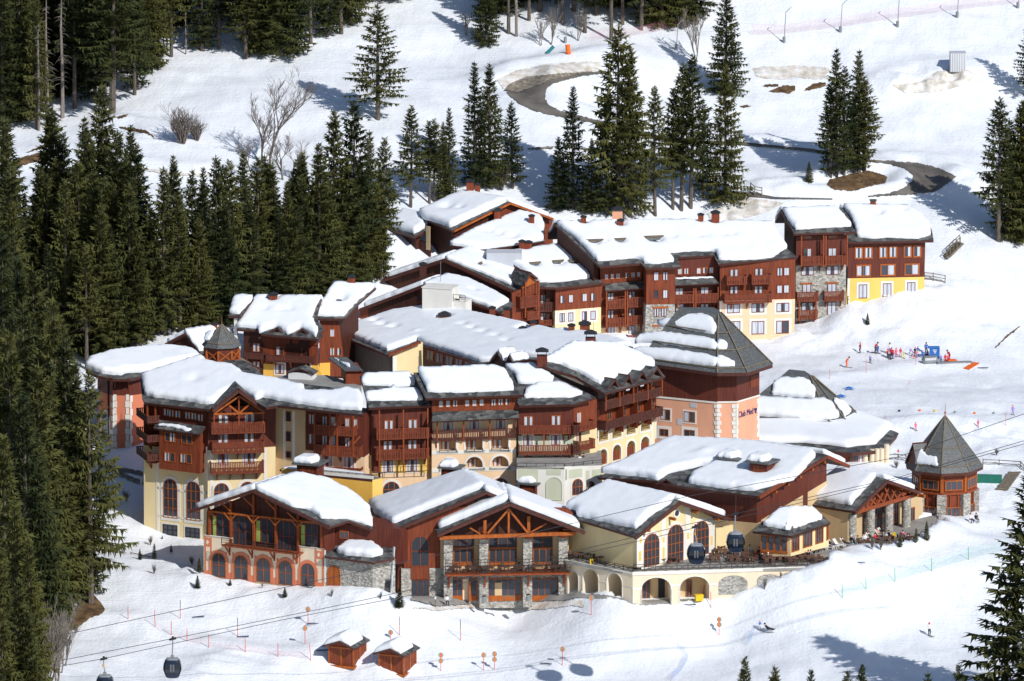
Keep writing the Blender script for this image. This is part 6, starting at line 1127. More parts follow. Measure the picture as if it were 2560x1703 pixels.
snowring(E, Mi, [0, 1, 2, 3], .85, ro, .2)
pl = pl3(U0[1], U0[2], T_[1]); snow(ru, pl, T4, [(385, 385), (700, 410), (985, 425), (1000, 340), (930, 240), (840, 185), (540, 175), (420, 230)], .8, seed=75, step=.4); snow(ru, pl, T4, [(-150, 690), (300, 690), (1190, 735), (1330, 690), (1240, 540), (1120, 470), (900, 490), (300, 455), (-150, 455)], .95, seed=76)
pl = pl3(U0[3], U0[4], T_[3]); snow(ru, pl, T4, [(1415, 690), (1500, 610), (1400, 490), (1270, 450), (1260, 500), (1340, 600)], .6, seed=77, step=.4)
for x, y0, y1 in ((1795, 1190, 1400), (1865, 1180, 1430), (1930, 1175, 1450), (1998, 1120, 1480), (1700, 1200, 1330)): a = Yp(*T4(x, y0), 12); mb = MB(); mb.tube([a - UPZ * 7, a + UPZ * .5], .36, 10); mb.build('column', 'plaster_pale', b.o)
ff = b.fac(T4, 1480, 1300, 11.5, 12); win(b, ff, 1590, 1275, 220, 130, 'r', n=5)
# huts
def hut():
    HY = G(*U7(540, 557)).y - .35
    b = Bld('ski_hut', 'brown wooden ski hut heaped with snow, the left one of the front pair', 'hut', U7, 540, 555, HY, 'pair of wooden huts')
    f = b.fac(U7, 540, 555, HY, -22); fr = Fac(U7, 540, 555, HY, 66, b)
    wall(b, f, [(362, 385), (440, 360), (540, 415), (540, 550), (362, 530)], 'wood_red', thick=.3); wall(b, fr, [(540, 415), (632, 380), (632, 520), (540, 550)], 'wood_red', thick=.3)
    u0, z0 = f.uz(362, 535); u1, _ = f.uz(540, 552); v1, _ = fr.uz(632, 520); zt = f.uz(540, 412)[1]
    mb = MB(); P = [f.P(u0, 0, -.05), f.P(u1, 0, -.05), fr.P(v1, 0, -.05)]; P.append(P[0] + P[2] - P[1]); P = [V((p.x, p.y, f.A.z)) for p in P]; mb.add([p + UPZ * (z0 - .3) for p in P] + [p + UPZ * zt for p in P], [(0, 1, 5, 4), (1, 2, 6, 5), (2, 3, 7, 6), (3, 0, 4, 7)]); mb.build('wall', 'wood_red', b.o)
    for k in (0, .5, 1): mb = MB(); u = u0 + (u1 - u0) * k; f.box(mb, u - .1, u + .1, z0, zt, -.02, .08); mb.build('post', 'wood_orange', b.o); mb = MB(); u = v1 * k; fr.box(mb, u - .1, u + .1, z0, zt, -.02, .08); mb.build('post', 'wood_orange', b.o)
    mb = MB(); f.box(mb, u0 - .2, u1 + .25, z0 - .25, z0 + .05, -.1, .3); mb.build('sill_beam', 'wood_orange', b.o); mb = MB(); fr.box(mb, -.2, v1 + .25, z0 - .25, z0 + .05, -.1, .25); mb.build('sill_beam', 'wood_orange', b.o); mb = MB(); f.box(mb, u0, u1, zt - .25, zt - .05, -.02, .09); mb.build('lintel', 'wood_orange', b.o)
    pL = pl_gable(f, 318, 395, 438, 362, .9); pR = pl_gable(f, 438, 362, 545, 420, .9); bk = -f.n * (v1 + 1.6)
    for pl, a, c in ((pL, f.at(318, 395, .9), f.at(438, 362, .9)), (pR, f.at(438, 362, .9), f.at(545, 420, .9))):
        r = roof(b, pl, None, [a, c, c + bk, a + bk], th=.2, body=None)
        if pl is pL: rL = r
    saddle(rL, f.at(318, 395, .9), f.at(438, 362, .9), f.at(545, 420, .9), bk, .95, -1.0, .72, .04, .80, seed=3)
    beam(b, f, [(318, 402, 438, 368), (438, 368, 545, 426)], .2, .92, 'fascia', 'bargeboard')
    return b.o, HY
h, HY = hut(); h2 = copy_tree(h); h2.location = h.location + (Yp(*U7(910, 612), G(*U7(910, 614)).y - .35) - Yp(*U7(540, 555), HY)); h2['label'] = 'brown wooden ski hut, the right one of the pair in front, nearer the disc poles'
# ------------------------------------------------------------------ trees
m, nt, b = nodes('needles'); oi = nt.nodes.new('ShaderNodeObjectInfo'); f = tex_noise(nt, .55, 4)
ad = nt.nodes.new('ShaderNodeMath'); ad.operation = 'MULTIPLY_ADD'; nt.links.new(oi.outputs['Random'], ad.inputs[0]); ad.inputs[1].default_value = .55; nt.links.new(f, ad.inputs[2])
nt.links.new(ramp(nt, ad.outputs[0], [(.28, (.013, .024, .014)), (.60, (.042, .053, .020)), (.95, (.105, .106, .032))]), b.inputs['Base Color']); b.inputs['Roughness'].default_value = .75; b.inputs['Specular IOR Level'].default_value = .12
mottled('bark', (.07, .055, .045), (.17, .14, .115), 3, .9, (2, 2, .4)); mottled('bark_light', (.16, .135, .115), (.30, .26, .225), 3, .9, (2, 2, .4)); mottled('twig', (.13, .105, .09), (.21, .175, .15), 2, .9)
HT = 24.0
def spruce(seed, Rm, zb, n_per, gapf, droop, taper=.85, dead=0.0):
    """crown and trunk meshes of one spruce of height HT"""
    r = random.Random(seed); t = MB(); c = MB()
    bend = r.uniform(-.3, .3); cx = lambda z: bend * math.sin(z / HT * 2.2)
    t.tube([V((cx(z), 0, z)) for z in (-1.2, 0, 4, 10, 17, HT - .6)], [.42, .36, .31, .24, .14, .03], 7)
    z = HT * zb
    while z < HT - .25:
        k = (z - HT * zb) / (HT * (1 - zb)); L0 = Rm * ((1 - k) ** taper) * (1.0 if k > .10 else .72 + 2.8 * k) + .18
        nb = max(4, int(n_per * (1 - k * .45))); ph = r.uniform(0, 6.28)
        for i in range(nb):
            if r.random() < gapf: continue
            a = ph + 6.283 * i / nb + r.uniform(-.35, .35); L = L0 * r.uniform(.62, 1.18); zz = z + r.uniform(-.35, .35)
            rise = .32 * k - droop * (1 - k) + r.uniform(-.1, .1); dx, dy = math.cos(a), math.sin(a); sx, sy = -dy, dx
            ns = max(2, int(L / .62)); prev = V((cx(zz) + dx * .06, dy * .06, zz))
            if k < dead and r.random() < .75:
                t.tube([prev, prev + V((dx * L * .5, dy * L * .5, -.1 * L)), prev + V((dx * L * .8, dy * L * .8, -.28 * L))], [.035, .025, .01], 3, caps=False); continue
            pts = [prev]
            for q in range(1, ns + 1):
                f_ = q / ns; pts.append(V((cx(zz) + dx * L * f_, dy * L * f_, zz + L * (rise * f_ + (.25 * droop) * f_ * f_ * (1.6 if f_ > .7 else 1)))))
            for q in range(ns):
                p0, p1 = pts[q], pts[q + 1]; f_ = q / ns; sw = (.40 + .42 * (1 - f_)) * min(1.35, .5 + L * .28)
                if f_ < .22 and L > 1.6 and r.random() < .7: continue
                d = p1 - p0
                for sg in (-1, 1):
                    ll = sw * r.uniform(.75, 1.5); tip = p0 + d * r.uniform(.7, 1.5) + V((sx * sg * ll, sy * sg * ll, -ll * r.uniform(.15, .6)))
                    c.add([p0 + d * .1, p0 + d * .62, tip], [(0, 1, 2)]); tip3 = p0 + d * r.uniform(1.0, 1.6) + V((sx * sg * ll * .7, sy * sg * ll * .7, -ll * r.uniform(.1, .45))); c.add([p0 + d * .5, p0 + d, tip3], [(0, 1, 2)])
                    tip2 = p0 + d * r.uniform(.3, .9) + V((sx * sg * ll * .55, sy * sg * ll * .55, -ll * r.uniform(.5, 1.15)))
                    c.add([p0 + d * .25, p0 + d * .75, tip2], [(0, 1, 2)])
                hang = sw * r.uniform(.6, 1.3); c.add([p0 + d * .1, p0 + d * .6, p0 + d * .4 + V((r.uniform(-.1, .1), r.uniform(-.1, .1), -hang))], [(0, 1, 2)])
            d = pts[-1] - pts[-2]; c.add([pts[-1] - V((sx, sy, 0)) * .13, pts[-1] + V((sx, sy, 0)) * .13, pts[-1] + d.normalized() * .45 + V((0, 0, -.05))], [(0, 1, 2)])
        z += (.36 + .24 * (1 - k)) * r.uniform(.8, 1.2)
    for q in range(5): a = q * 1.256; c.add([V((cx(HT) + .12 * math.cos(a), .12 * math.sin(a), HT - .9)), V((cx(HT) + .12 * math.cos(a + 1.2), .12 * math.sin(a + 1.2), HT - .9)), V((cx(HT), 0, HT + .2))], [(0, 1, 2)])
    return t, c
def bare(seed, h, spread, nlim=5, stems=1):
    r = random.Random(seed); mb = MB()
    def grow(p, d, L, rad, lv):
        n = 3; pts = [p]; rr = [rad]
        for k in range(n):
            d = (d + V((r.uniform(-.16, .16), r.uniform(-.16, .16), r.uniform(-.02, .14)))).normalized(); pts.append(pts[-1] + d * (L / n)); rr.append(rad * (1 - .38 * (k + 1) / n))
        mb.tube(pts, [q * 1.05 + .009 for q in rr], 4 if lv < 2 else 3, caps=False)
        if lv >= nlim: return
        for k in range(r.randint(3, 4) if lv else 5):
            i = r.randint(1, n); a = r.uniform(0, 6.28); s_ = spread * r.uniform(.6, 1.2)
            grow(pts[i], (d + V((math.cos(a) * s_, math.sin(a) * s_, r.uniform(0, .35)))).normalized(), L * r.uniform(.5, .75), rr[i] * .62, lv + 1)
    for s_ in range(stems): a = r.uniform(0, 6.28); k = .28 if stems > 1 else .03; grow(V((.15 * math.cos(a), .15 * math.sin(a), -.3)), V((k * math.cos(a), k * math.sin(a), 1)).normalized(), h * .42, h * .012, 0)
    return mb
PROTO = {}
def proto(key, t, c, tm='bark', cm='needles'):
    a = t.build('trunk', tm); a.data.name = 'trunk'; d = c.build('crown', cm) if c else None; PROTO[key] = (a.data, d.data if d else None)
    for o in (a, d):
        if o: bpy.data.objects.remove(o)
for k, a in {'full': (11, 4.7, .05, 9, .05, .36), 'full2': (12, 4.2, .07, 9, .06, .34, .8), 'slim': (13, 3.3, .08, 8, .08, .34, .75), 'slim2': (14, 3.6, .12, 8, .10, .38, .7), 'tall': (15, 3.9, .24, 8, .12, .38, .7, .12), 'tall2': (16, 3.5, .32, 8, .14, .40, .62, .16), 'open': (17, 5.0, .17, 6, .16, .40, .8, .06), 'broad': (18, 5.0, .04, 9, .05, .34, .9)}.items():
    t_, c_ = spruce(*a); proto(k, t_, c_)
for k, a in {'bare': (31, 12.0, .55, 5), 'bare2': (32, 12.0, .5, 5), 'bush': (33, 6.0, .7, 3, 9), 'sapling': (34, 9.0, .4, 4, 2)}.items(): proto(k, bare(*a), None, 'bark_light' if k == 'sapling' else 'twig')
t_ = MB(); r_ = random.Random(5); t_.tube([V((0, 0, -1)), V((.1, 0, 8)), V((.0, .1, 16)), V((.1, 0, 22))], [.3, .24, .17, .05], 6)
for q in range(60): z = r_.uniform(6, 21); a = r_.uniform(0, 6.28); L = r_.uniform(.8, 2.4) * (1.25 - z / 24); p = V((0, 0, z)); t_.tube([p, p + V((math.cos(a) * L * .6, math.sin(a) * L * .6, -.1 * L)), p + V((math.cos(a) * L, math.sin(a) * L, -.4 * L))], [.045, .03, .01], 3, caps=False)
proto('snag', t_, None, 'bark_light')
def put(key, px, py, hpx, reg=S, sx=1.0, p=None, name=None):
    """a tree whose foot is at the pixel and whose height spans hpx pixels"""
    X, Y_ = reg(px, py); s_ = reg(0, 1)[1] - reg(0, 0)[1]; p = p or G(X, Y_); k = FPX / (p - CAM).dot(DIR) * math.cos(PITCH); hm = hpx * s_ / k
    tm, cm = PROTO[key]; base = HT if cm or key == 'snag' else {'bare': 12.0, 'bare2': 12.0, 'bush': 6.0, 'sapling': 9.0}[key]; q = hm / base
    o = bpy.data.objects.new(name or ('spruce_tree' if cm else 'bare_tree'), None); COL.objects.link(o); o.location = p; o.rotation_euler = (0, 0, rnd.uniform(0, 6.28)); o.scale = (q * sx, q * sx, q); OFF[o.name] = V(p)
    for nm, me in (('trunk', tm), ('crown', cm)):
        if me: c = bpy.data.objects.new(nm, me); COL.objects.link(c); c.parent = o
    return o
M = R(0, 0, .9207)
def grove(reg, rows, label, group, cat='spruce'):
    """rows: (key, foot x, foot y, top y, width factor); one label per tree, counted from left to right"""
    rows = sorted(rows, key=lambda r: r[1])
    for i, r in enumerate(rows):
        o = put(r[0], r[1], r[2], r[2] - r[3], reg, r[4] if len(r) > 4 else 1.0); tag(o, label.format(n=ORD[i] if i < len(ORD) else str(i)), cat, group)
one = lambda reg, key, x, y0, y1, sx, label, cat='spruce', group=None: tag(put(key, x, y0, y0 - y1, reg, sx), label, cat, group)
K = ['full', 'full2', 'tall', 'slim', 'tall2', 'slim2']
one(U2, 'open', 310, 640, 30, 1.5, 'solitary wide-branched spruce standing alone on the open upper snow slope')
grove(U2, [('slim', 825, 1010, 330, 1.05), ('full2', 908, 1010, 338, 1.0), ('slim2', 1030, 1010, 545, 1.2)], '{n} from left of three spruces behind the topmost snow-covered roof', 'spruces behind the top roof')
grove(U2, [('tall', 485, 1110, 565, 1.15), ('tall2', 585, 1090, 650, 1.2), ('tall2', 612, 1080, 640, 1.2), ('slim', 692, 1060, 575, 1.0), ('full2', 660, 1080, 650, .8)], '{n} from left of the loose thin spruces left of the top roof', 'thin spruces above the village')
grove(U2, [('slim', 1357, 1120, 460, 1.1), ('full2', 1278, 1130, 730, 1.2)], '{n} from left of two dark spruces below the road bend', 'dark spruces below the road')
one(U2, 'full', 1455, 1135, 745, 1.1, 'yellowish green young spruce in front of the tall dark double spruce')
one(U2, 'tall', 1600, 1160, 135, 1.15, 'tallest spruce of the clump between road bend and long roof'); one(U2, 'full2', 1660, 1160, 250, .9, 'slightly shorter twin growing against the tallest spruce of the clump'); one(U2, 'slim', 1540, 1150, 470, 1.1, 'shorter spruce leaning on the left side of the tallest clump')
one(U2, 'tall', 1795, 1155, 460, .95, 'thin sparse spruce standing alone between two dark clumps')
grove(U2, [('tall', 1935, 1125, 340, 1.0), ('tall', 1985, 1112, 295, 1.0), ('slim2', 2050, 1060, 540, 1.0), ('tall2', 1890, 1120, 480, 1.0)], '{n} from left of four spruces growing close on the bank', 'spruce clump on the bank')
one(U2, 'broad', 2175, 500, -90, 1.05, 'big olive green spruce with its top cut by the upper picture edge'); one(U2, 'full', 2170, 1085, 340, .95, 'full dark spruce on the bank below the big olive spruce')
grove(U3, [('slim', 925, 1235, 338, 1.0), ('slim', 1082, 1205, 348, 1.05), ('tall2', 1122, 1200, 560, 1.5), ('tall', 885, 1240, 560, 1.15), ('tall2', 980, 1225, 470, 1.0), ('slim2', 1050, 1220, 640, 1.2)], '{n} from left of the spruces on the islet inside the road bend', 'spruces inside the road bend')
grove(U3, [('tall', 2060, 1690, 685, 1.1), ('full2', 2215, 1640, 700, 1.1), ('full', 2250, 1690, 620, 1.0), ('slim2', 2120, 1660, 830, 1.2)], '{n} from left of the spruces beside the wooden stairs', 'spruces beside the stairs')
one(U3, 'open', 2290, 700, 60, 1.1, 'spruce cut by the right edge, only its left branches showing'); one(U3, 'full', 735, 1275, 1130, 1.4, 'small dark spruce at the foot of the road islet')
# upper forest edges
grove(U1, [(K[(i * 5 + 1) % 6], x, y, y - h, w) for i, (x, y, h, w) in enumerate([(20, 740, 900, 1.1), (120, 700, 1000, 1.0), (215, 760, 800, .9), (440, 640, 900, 1.0), (560, 600, 800, 1.0), (660, 670, 980, 1.5), (760, 420, 700, 1.1), (850, 390, 760, 1.2), (930, 350, 680, 1.1), (1010, 335, 740, 1.0), (1190, 300, 760, 1.0), (1290, 285, 700, 1.0), (60, 560, 900, 1.1), (330, 560, 900, 1.0), (700, 360, 900, 1.0)])], '{n} from left in the front row of the upper left wood', 'front row of the upper left wood')
grove(U1, [(K[(i * 5 + 2) % 6], x, y, y - h, w) for i, (x, y, h, w) in enumerate([(1450, 345, 620, 1.3), (1530, 315, 760, 1.1), (1640, 318, 820, 1.3), (1740, 300, 760, 1.2), (1830, 255, 700, 1.2), (1930, 215, 700, 1.1), (2010, 200, 760, 1.2), (2070, 150, 700, 1.0)])], '{n} from left in the wood bordering the upper piste', 'wood bordering the upper piste')
grove(U1, [(K[(i * 5 + 3) % 6], x, y, y - h, 1.15) for i, (x, y, h) in enumerate([(-40, 500, 900), (90, 400, 900), (180, 450, 850), (300, 330, 900), (420, 350, 850), (520, 300, 900), (610, 250, 800), (800, 200, 800), (900, 160, 900), (1000, 150, 800), (1100, 130, 850), (1240, 120, 800), (1350, 150, 850), (1460, 120, 800), (1560, 130, 850), (1680, 80, 800), (1790, 60, 820), (1900, 60, 800), (2000, 40, 820), (2100, 0, 800)])], '{n} from left among the shaded trees deep in the upper left wood', 'shaded trees deep in the upper left wood')
grove(U1, [('snag', 278, 745, -60, 1.2), ('snag', 368, 695, -80, 1.3), ('snag', 230, 770, 60, 1.0)], '{n} from left of the pale bare-trunked pines at the upper left', 'bare-trunked pines', 'pine'); one(U1, 'snag', 1095, 320, 40, 1.3, 'grey dead conifer at the edge of the upper left wood', 'dead tree')
one(U2, 'broad', 890, 235, -220, 1.0, 'thick bushy spruce at the left end of the upper middle wood')
grove(U2, [('tall2', 1010, 180, -520, 1.0), ('tall', 1120, 110, -560, 1.0), ('tall2', 1300, 130, -560, 1.0), ('tall', 1420, 175, -500, 1.1), ('tall2', 1560, 215, -560, 1.0), ('tall2', 1620, 130, -600, 1.0), ('tall', 1720, 160, -500, 1.2), ('full', 1830, 140, -560, 1.1), ('full', 1930, 120, -560, 1.1), ('full2', 2010, 100, -560, 1.1)], '{n} from left in the front row of the upper middle wood', 'front row of the upper middle wood')
grove(U2, [(K[i % 6], x, y, y - 700, 1.2) for i, (x, y) in enumerate([(960, 60), (1080, 30), (1180, 60), (1270, 20), (1360, 60), (1480, 80), (1580, 30), (1680, 40), (1790, 20), (1880, 10), (1980, 0), (2080, -10), (420, -20), (330, 0), (230, 40), (130, 90)])], '{n} from left among the trees deep in the upper middle wood', 'trees deep in the upper middle wood')
one(U2, 'snag', 1053, 195, -380, 1.3, 'thick pale trunk standing at the front of the upper middle wood', 'pine')
fr_ = random.Random(21)
def thicket(reg, n, box, hs, label, group):
    grove(reg, [(K[fr_.randrange(6)], fr_.uniform(box[0], box[1]), (y := fr_.uniform(box[2], box[3])), y - fr_.uniform(*hs), fr_.uniform(.95, 1.2)) for _ in range(n)], label, group)
thicket(M, 30, (-10, 330, 600, 830), (300, 420), '{n} from left among the dark filler trees left of the lantern hotel', 'dark trees left of the lantern hotel')
thicket(M, 20, (350, 880, 640, 690), (250, 330), '{n} from left among the trees hugging the chalet roofs', 'trees hugging the chalet roofs')
thicket(M, 16, (0, 150, 1000, 1390), (420, 520), '{n} from left among the inner trees at the lower left', 'inner trees at the lower left')
thicket(U1, 16, (-30, 860, 250, 600), (700, 950), '{n} from left among the inner trees of the upper left wood', 'inner trees of the upper left wood')
# big wood left of the village
grove(M, [(K[(i * 7) % 6], x, b_, t, w) for i, (x, t, b_, w) in enumerate([(735, 330, 690, 1.1), (770, 252, 670, 1.0), (815, 233, 660, 1.0), (852, 300, 650, 1.0), (886, 318, 640, .9), (700, 400, 690, 1.0), (662, 420, 700, 1.0), (628, 372, 690, .9), (592, 362, 700, 1.0), (560, 400, 710, 1.0), (530, 372, 730, 1.0), (497, 358, 740, 1.0), (470, 420, 750, 1.0), (445, 388, 750, .9), (415, 450, 765, 1.0), (380, 383, 770, 1.1), (350, 480, 775, 1.0), (760, 390, 680, 1.1), (800, 370, 665, 1.1), (842, 410, 650, 1.1), (680, 470, 700, 1.2), (640, 480, 705, 1.2), (870, 440, 640, 1.1), (580, 480, 720, 1.2), (520, 480, 745, 1.2), (460, 500, 765, 1.1)])], '{n} from left in the dense spruce wood behind the red chalets', 'dense spruce wood behind the chalets')
grove(M, [(K[(i * 5 + 1) % 6], x, b_, t, w) for i, (x, t, b_, w) in enumerate([(240, 192, 700, 1.0), (205, 300, 730, 1.1), (272, 300, 740, 1.1), (150, 308, 640, .9), (105, 385, 640, 1.0), (180, 372, 760, 1.1), (300, 420, 795, 1.1), (225, 430, 810, 1.1), (130, 480, 710, 1.1), (90, 470, 740, 1.1), (60, 450, 660, 1.0), (30, 440, 640, 1.0), (168, 520, 800, 1.1), (255, 520, 815, 1.1), (322, 560, 800, 1.0), (200, 560, 850, 1.1), (110, 560, 830, 1.1), (60, 580, 800, 1.1)])], '{n} from left in the shaded wood between gully and left hotel', 'shaded wood left of the hotel')
grove(M, [(k_, x, b_, t, w) for k_, x, t, b_, w in [('full', 12, 535, 1060, 1.1), ('full2', 60, 690, 1230, 1.0), ('full', 128, 688, 1290, .9), ('full2', 155, 760, 1330, 1.0), ('full', 178, 830, 1360, .9), ('full', 28, 760, 1390, 1.0), ('full2', 95, 830, 1440, 1.0), ('open', 209, 1392, 1392, 1.0), ('full', 62, 900, 1490, 1.0), ('full', 16, 1000, 1550, 1.0), ('full2', 95, 1010, 1480, 1.0), ('slim2', 150, 1050, 1410, 1.2), ('full', 40, 1150, 1620, 1.0), ('full2', 70, 1230, 1640, .9), ('full', -10, 820, 1330, 1.0), ('full2', 2, 1240, 1680, 1.0), ('full', 50, 1330, 1790, 1.0), ('full2', 70, 1400, 1800, .9), ('full', 10, 1400, 1820, 1.0)] if k_ != 'open'], '{n} from left of the sunlit spruces along the lower left edge', 'sunlit spruces at lower left')
one(M, 'open', 209, 1392, 850, 1.0, 'spruce with long bare lower branches above the earth patch at left')
one(S, 'full', 2575, 1800, 1165, 1.5, 'large dark spruce cut by the lower right picture edge'); 
grove(U8, [('full', 800, 1860, 975, .9), ('full2', 965, 1900, 1020, .9), ('slim', 1170, 1900, 1038, .9), ('full2', 1370, 1900, 1045, .9), ('full', 1450, 1900, 1015, .9), ('slim', 1815, 1950, 1055, .9), ('full2', 1985, 1900, 1005, .9)], '{n} from left of the spruce tops along the bottom picture edge', 'spruce tops at the bottom edge')
grove(U8, [('broad', 1668, 372, 285, 1.0), ('broad', 1815, 335, 225, 1.1)], '{n} from left of two small spruces beside the terrace front', 'small terrace spruces')
one(U8, 'slim2', 1757, 350, 265, 1.2, 'brownish small spruce between the two terrace spruces')
one(G3, 'full', 1345, 1357, 1230, 1.3, 'tiny spruce alone on the snow bank below the yellow house'); grove(T2, [('broad', 1375, 340, 240, 1.0), ('broad', 1640, 330, 235, 1.0)], '{n} from left of two little spruces at the peach house doors', 'little spruces at the peach house')
grove(R6, [('full', 125, 1180, 1060, 1.4), ('slim2', 140, 1045, 900, 1.3), ('full', 425, 1157, 1090, 1.5), ('full', 928, 1262, 1170, 1.6), ('full', 1985, 1355, 1170, 1.6)], '{n} from left of the young spruces in snow before the coral hall', 'young spruces before the coral hall')
grove(U5, [('full', 780, 890, 830, 1.3), ('slim2', 862, 890, 800, 1.2), ('slim', 955, 850, 805, 1.6), ('slim', 905, 775, 755, 2), ('slim', 800, 470, 430, 1.5)], '{n} from left of the small plants on the left snow bank', 'small plants on the left bank')
def bares(reg, rows, label, group):
    for i, r in enumerate(sorted(rows, key=lambda r: r[1])): tag(put(r[0], r[1], r[2], r[2] - r[3], reg, r[4] if len(r) > 4 else 1), label.format(n=ORD[i]), 'bare tree', group)
bares(U1, [('bush', 1075, 846, 560, 1.15), ('bush', 1160, 828, 655, 1.3), ('bare', 1590, 985, 430, 1.35), ('bare2', 1545, 960, 520, 1.3), ('bare2', 1730, 1060, 790, 1.6), ('bare', 1480, 1050, 800, 1.6), ('bare2', 1660, 1060, 760, 1.6)], '{n} from left of the leafless trees on the upper snow slope', 'leafless trees on the slope')
bares(U2, [('sapling', 1235, 240, 10, 1), ('sapling', 1185, 246, 60, 1), ('sapling', 785, 190, 40, 1.2), ('sapling', 2010, 320, 10, 1), ('bush', 970, 1020, 800, .8), ('sapling', 1380, 220, 30, 1)], '{n} from left of the thin leafless trees high on the hillside', 'leafless trees on the hillside')
bares(U5, [('sapling', 228, 1690, 1120, 1.1), ('sapling', 262, 1640, 1130, 1), ('sapling', 305, 1600, 1130, 1), ('sapling', 335, 1520, 1080, 1), ('sapling', 180, 1700, 1180, 1.1), ('bush', 385, 1260, 1010, 1), ('sapling', 120, 1740, 1280, 1.2), ('sapling', 285, 1660, 1200, 1.2), ('sapling', 360, 1480, 1150, 1), ('sapling', 205, 1720, 1250, 1.2), ('bush', 705, 565, 485, 1), ('bush', 838, 810, 740, .7), ('bush', 1070, 920, 850, .8), ('bush', 860, 970, 900, .7)], '{n} from left of the leafless saplings at the lower left', 'leafless saplings at lower left')
bares(R3, [('bush', 1150, 1190, 1040, .7), ('bush', 1285, 1170, 1130, .7), ('bush', 1435, 1160, 1060, .6), ('bush', 1550, 1080, 1020, .6), ('bush', 2190, 880, 760, .6), ('bush', 2250, 885, 770, .6)], '{n} from left of the thin shrubs in the snow below the terrace', 'thin shrubs below the terrace')
bares(R6, [('bush', 1180, 1180, 1060, .7), ('bush', 1360, 1260, 1165, .6), ('bush', 720, 1180, 1110, .5), ('bush', 1810, 1280, 1190, .6)], '{n} from left of the staked shrubs in front of the coral hall', 'staked shrubs before the coral hall')
bares(R7, [('bush', 1285, 885, 820, .8), ('bush', 630, 970, 900, .9)], '{n} from left of the shrubs poking through snow near the turret', 'shrubs near the turret')
# ------------------------------------------------------------------ ski lift
CY = -82.0
def cablept(pts, x):
    for a, c in zip(pts[:-1], pts[1:]):
        if a[0] <= x <= c[0]: t = (x - a[0]) / (c[0] - a[0]); return a[1] + (c[1] - a[1]) * t
    return pts[-1][1]
CA = [(-300, 1690), (160, 1587), (645, 1483), (880, 1433), (1100, 1386), (1720, 1241), (2240, 1144), (2560, 1035), (2900, 925)]
CB = [(-300, 1750), (160, 1650), (430, 1597), (830, 1517), (1060, 1468), (1720, 1311), (2240, 1195), (2560, 1102), (2900, 1005)]
CC = [(-300, 1770), (160, 1664), (258, 1647), (700, 1551), (1060, 1482), (1400, 1398), (1720, 1324), (2240, 1200), (2560, 1110), (2900, 1013)]
for nm, pts in (('upper single', CA), ('middle', CB), ('lower', CC)):
    P = []
    for a, c in zip(pts[:-1], pts[1:]):
        for k in range(6): t = k / 6; P.append(Yp(a[0] + (c[0] - a[0]) * t, a[1] + (c[1] - a[1]) * t, CY))
    mb = MB(); mb.tube(P, .04, 5); tag(mb.build('lift_cable', 'cable'), f'{nm} steel cable of the gondola lift crossing in front of the halls', 'cable', 'gondola lift cables')
plain('cabin_seat', (.12, .13, .15), .5); plain('cabin_navy', (.018, .028, .055), .3); plain('cabin_grey', (.36, .39, .42), .35); plain('steel', (.42, .44, .46), .4, .1, 1, .6); plain('band_orange', (.8, .32, .02), .5)
m_, nt_, b_ = nodes('cabin_glass'); b_.inputs['Base Color'].default_value = (.012, .018, .03, 1); b_.inputs['Roughness'].default_value = .06; b_.inputs['Specular IOR Level'].default_value = .7
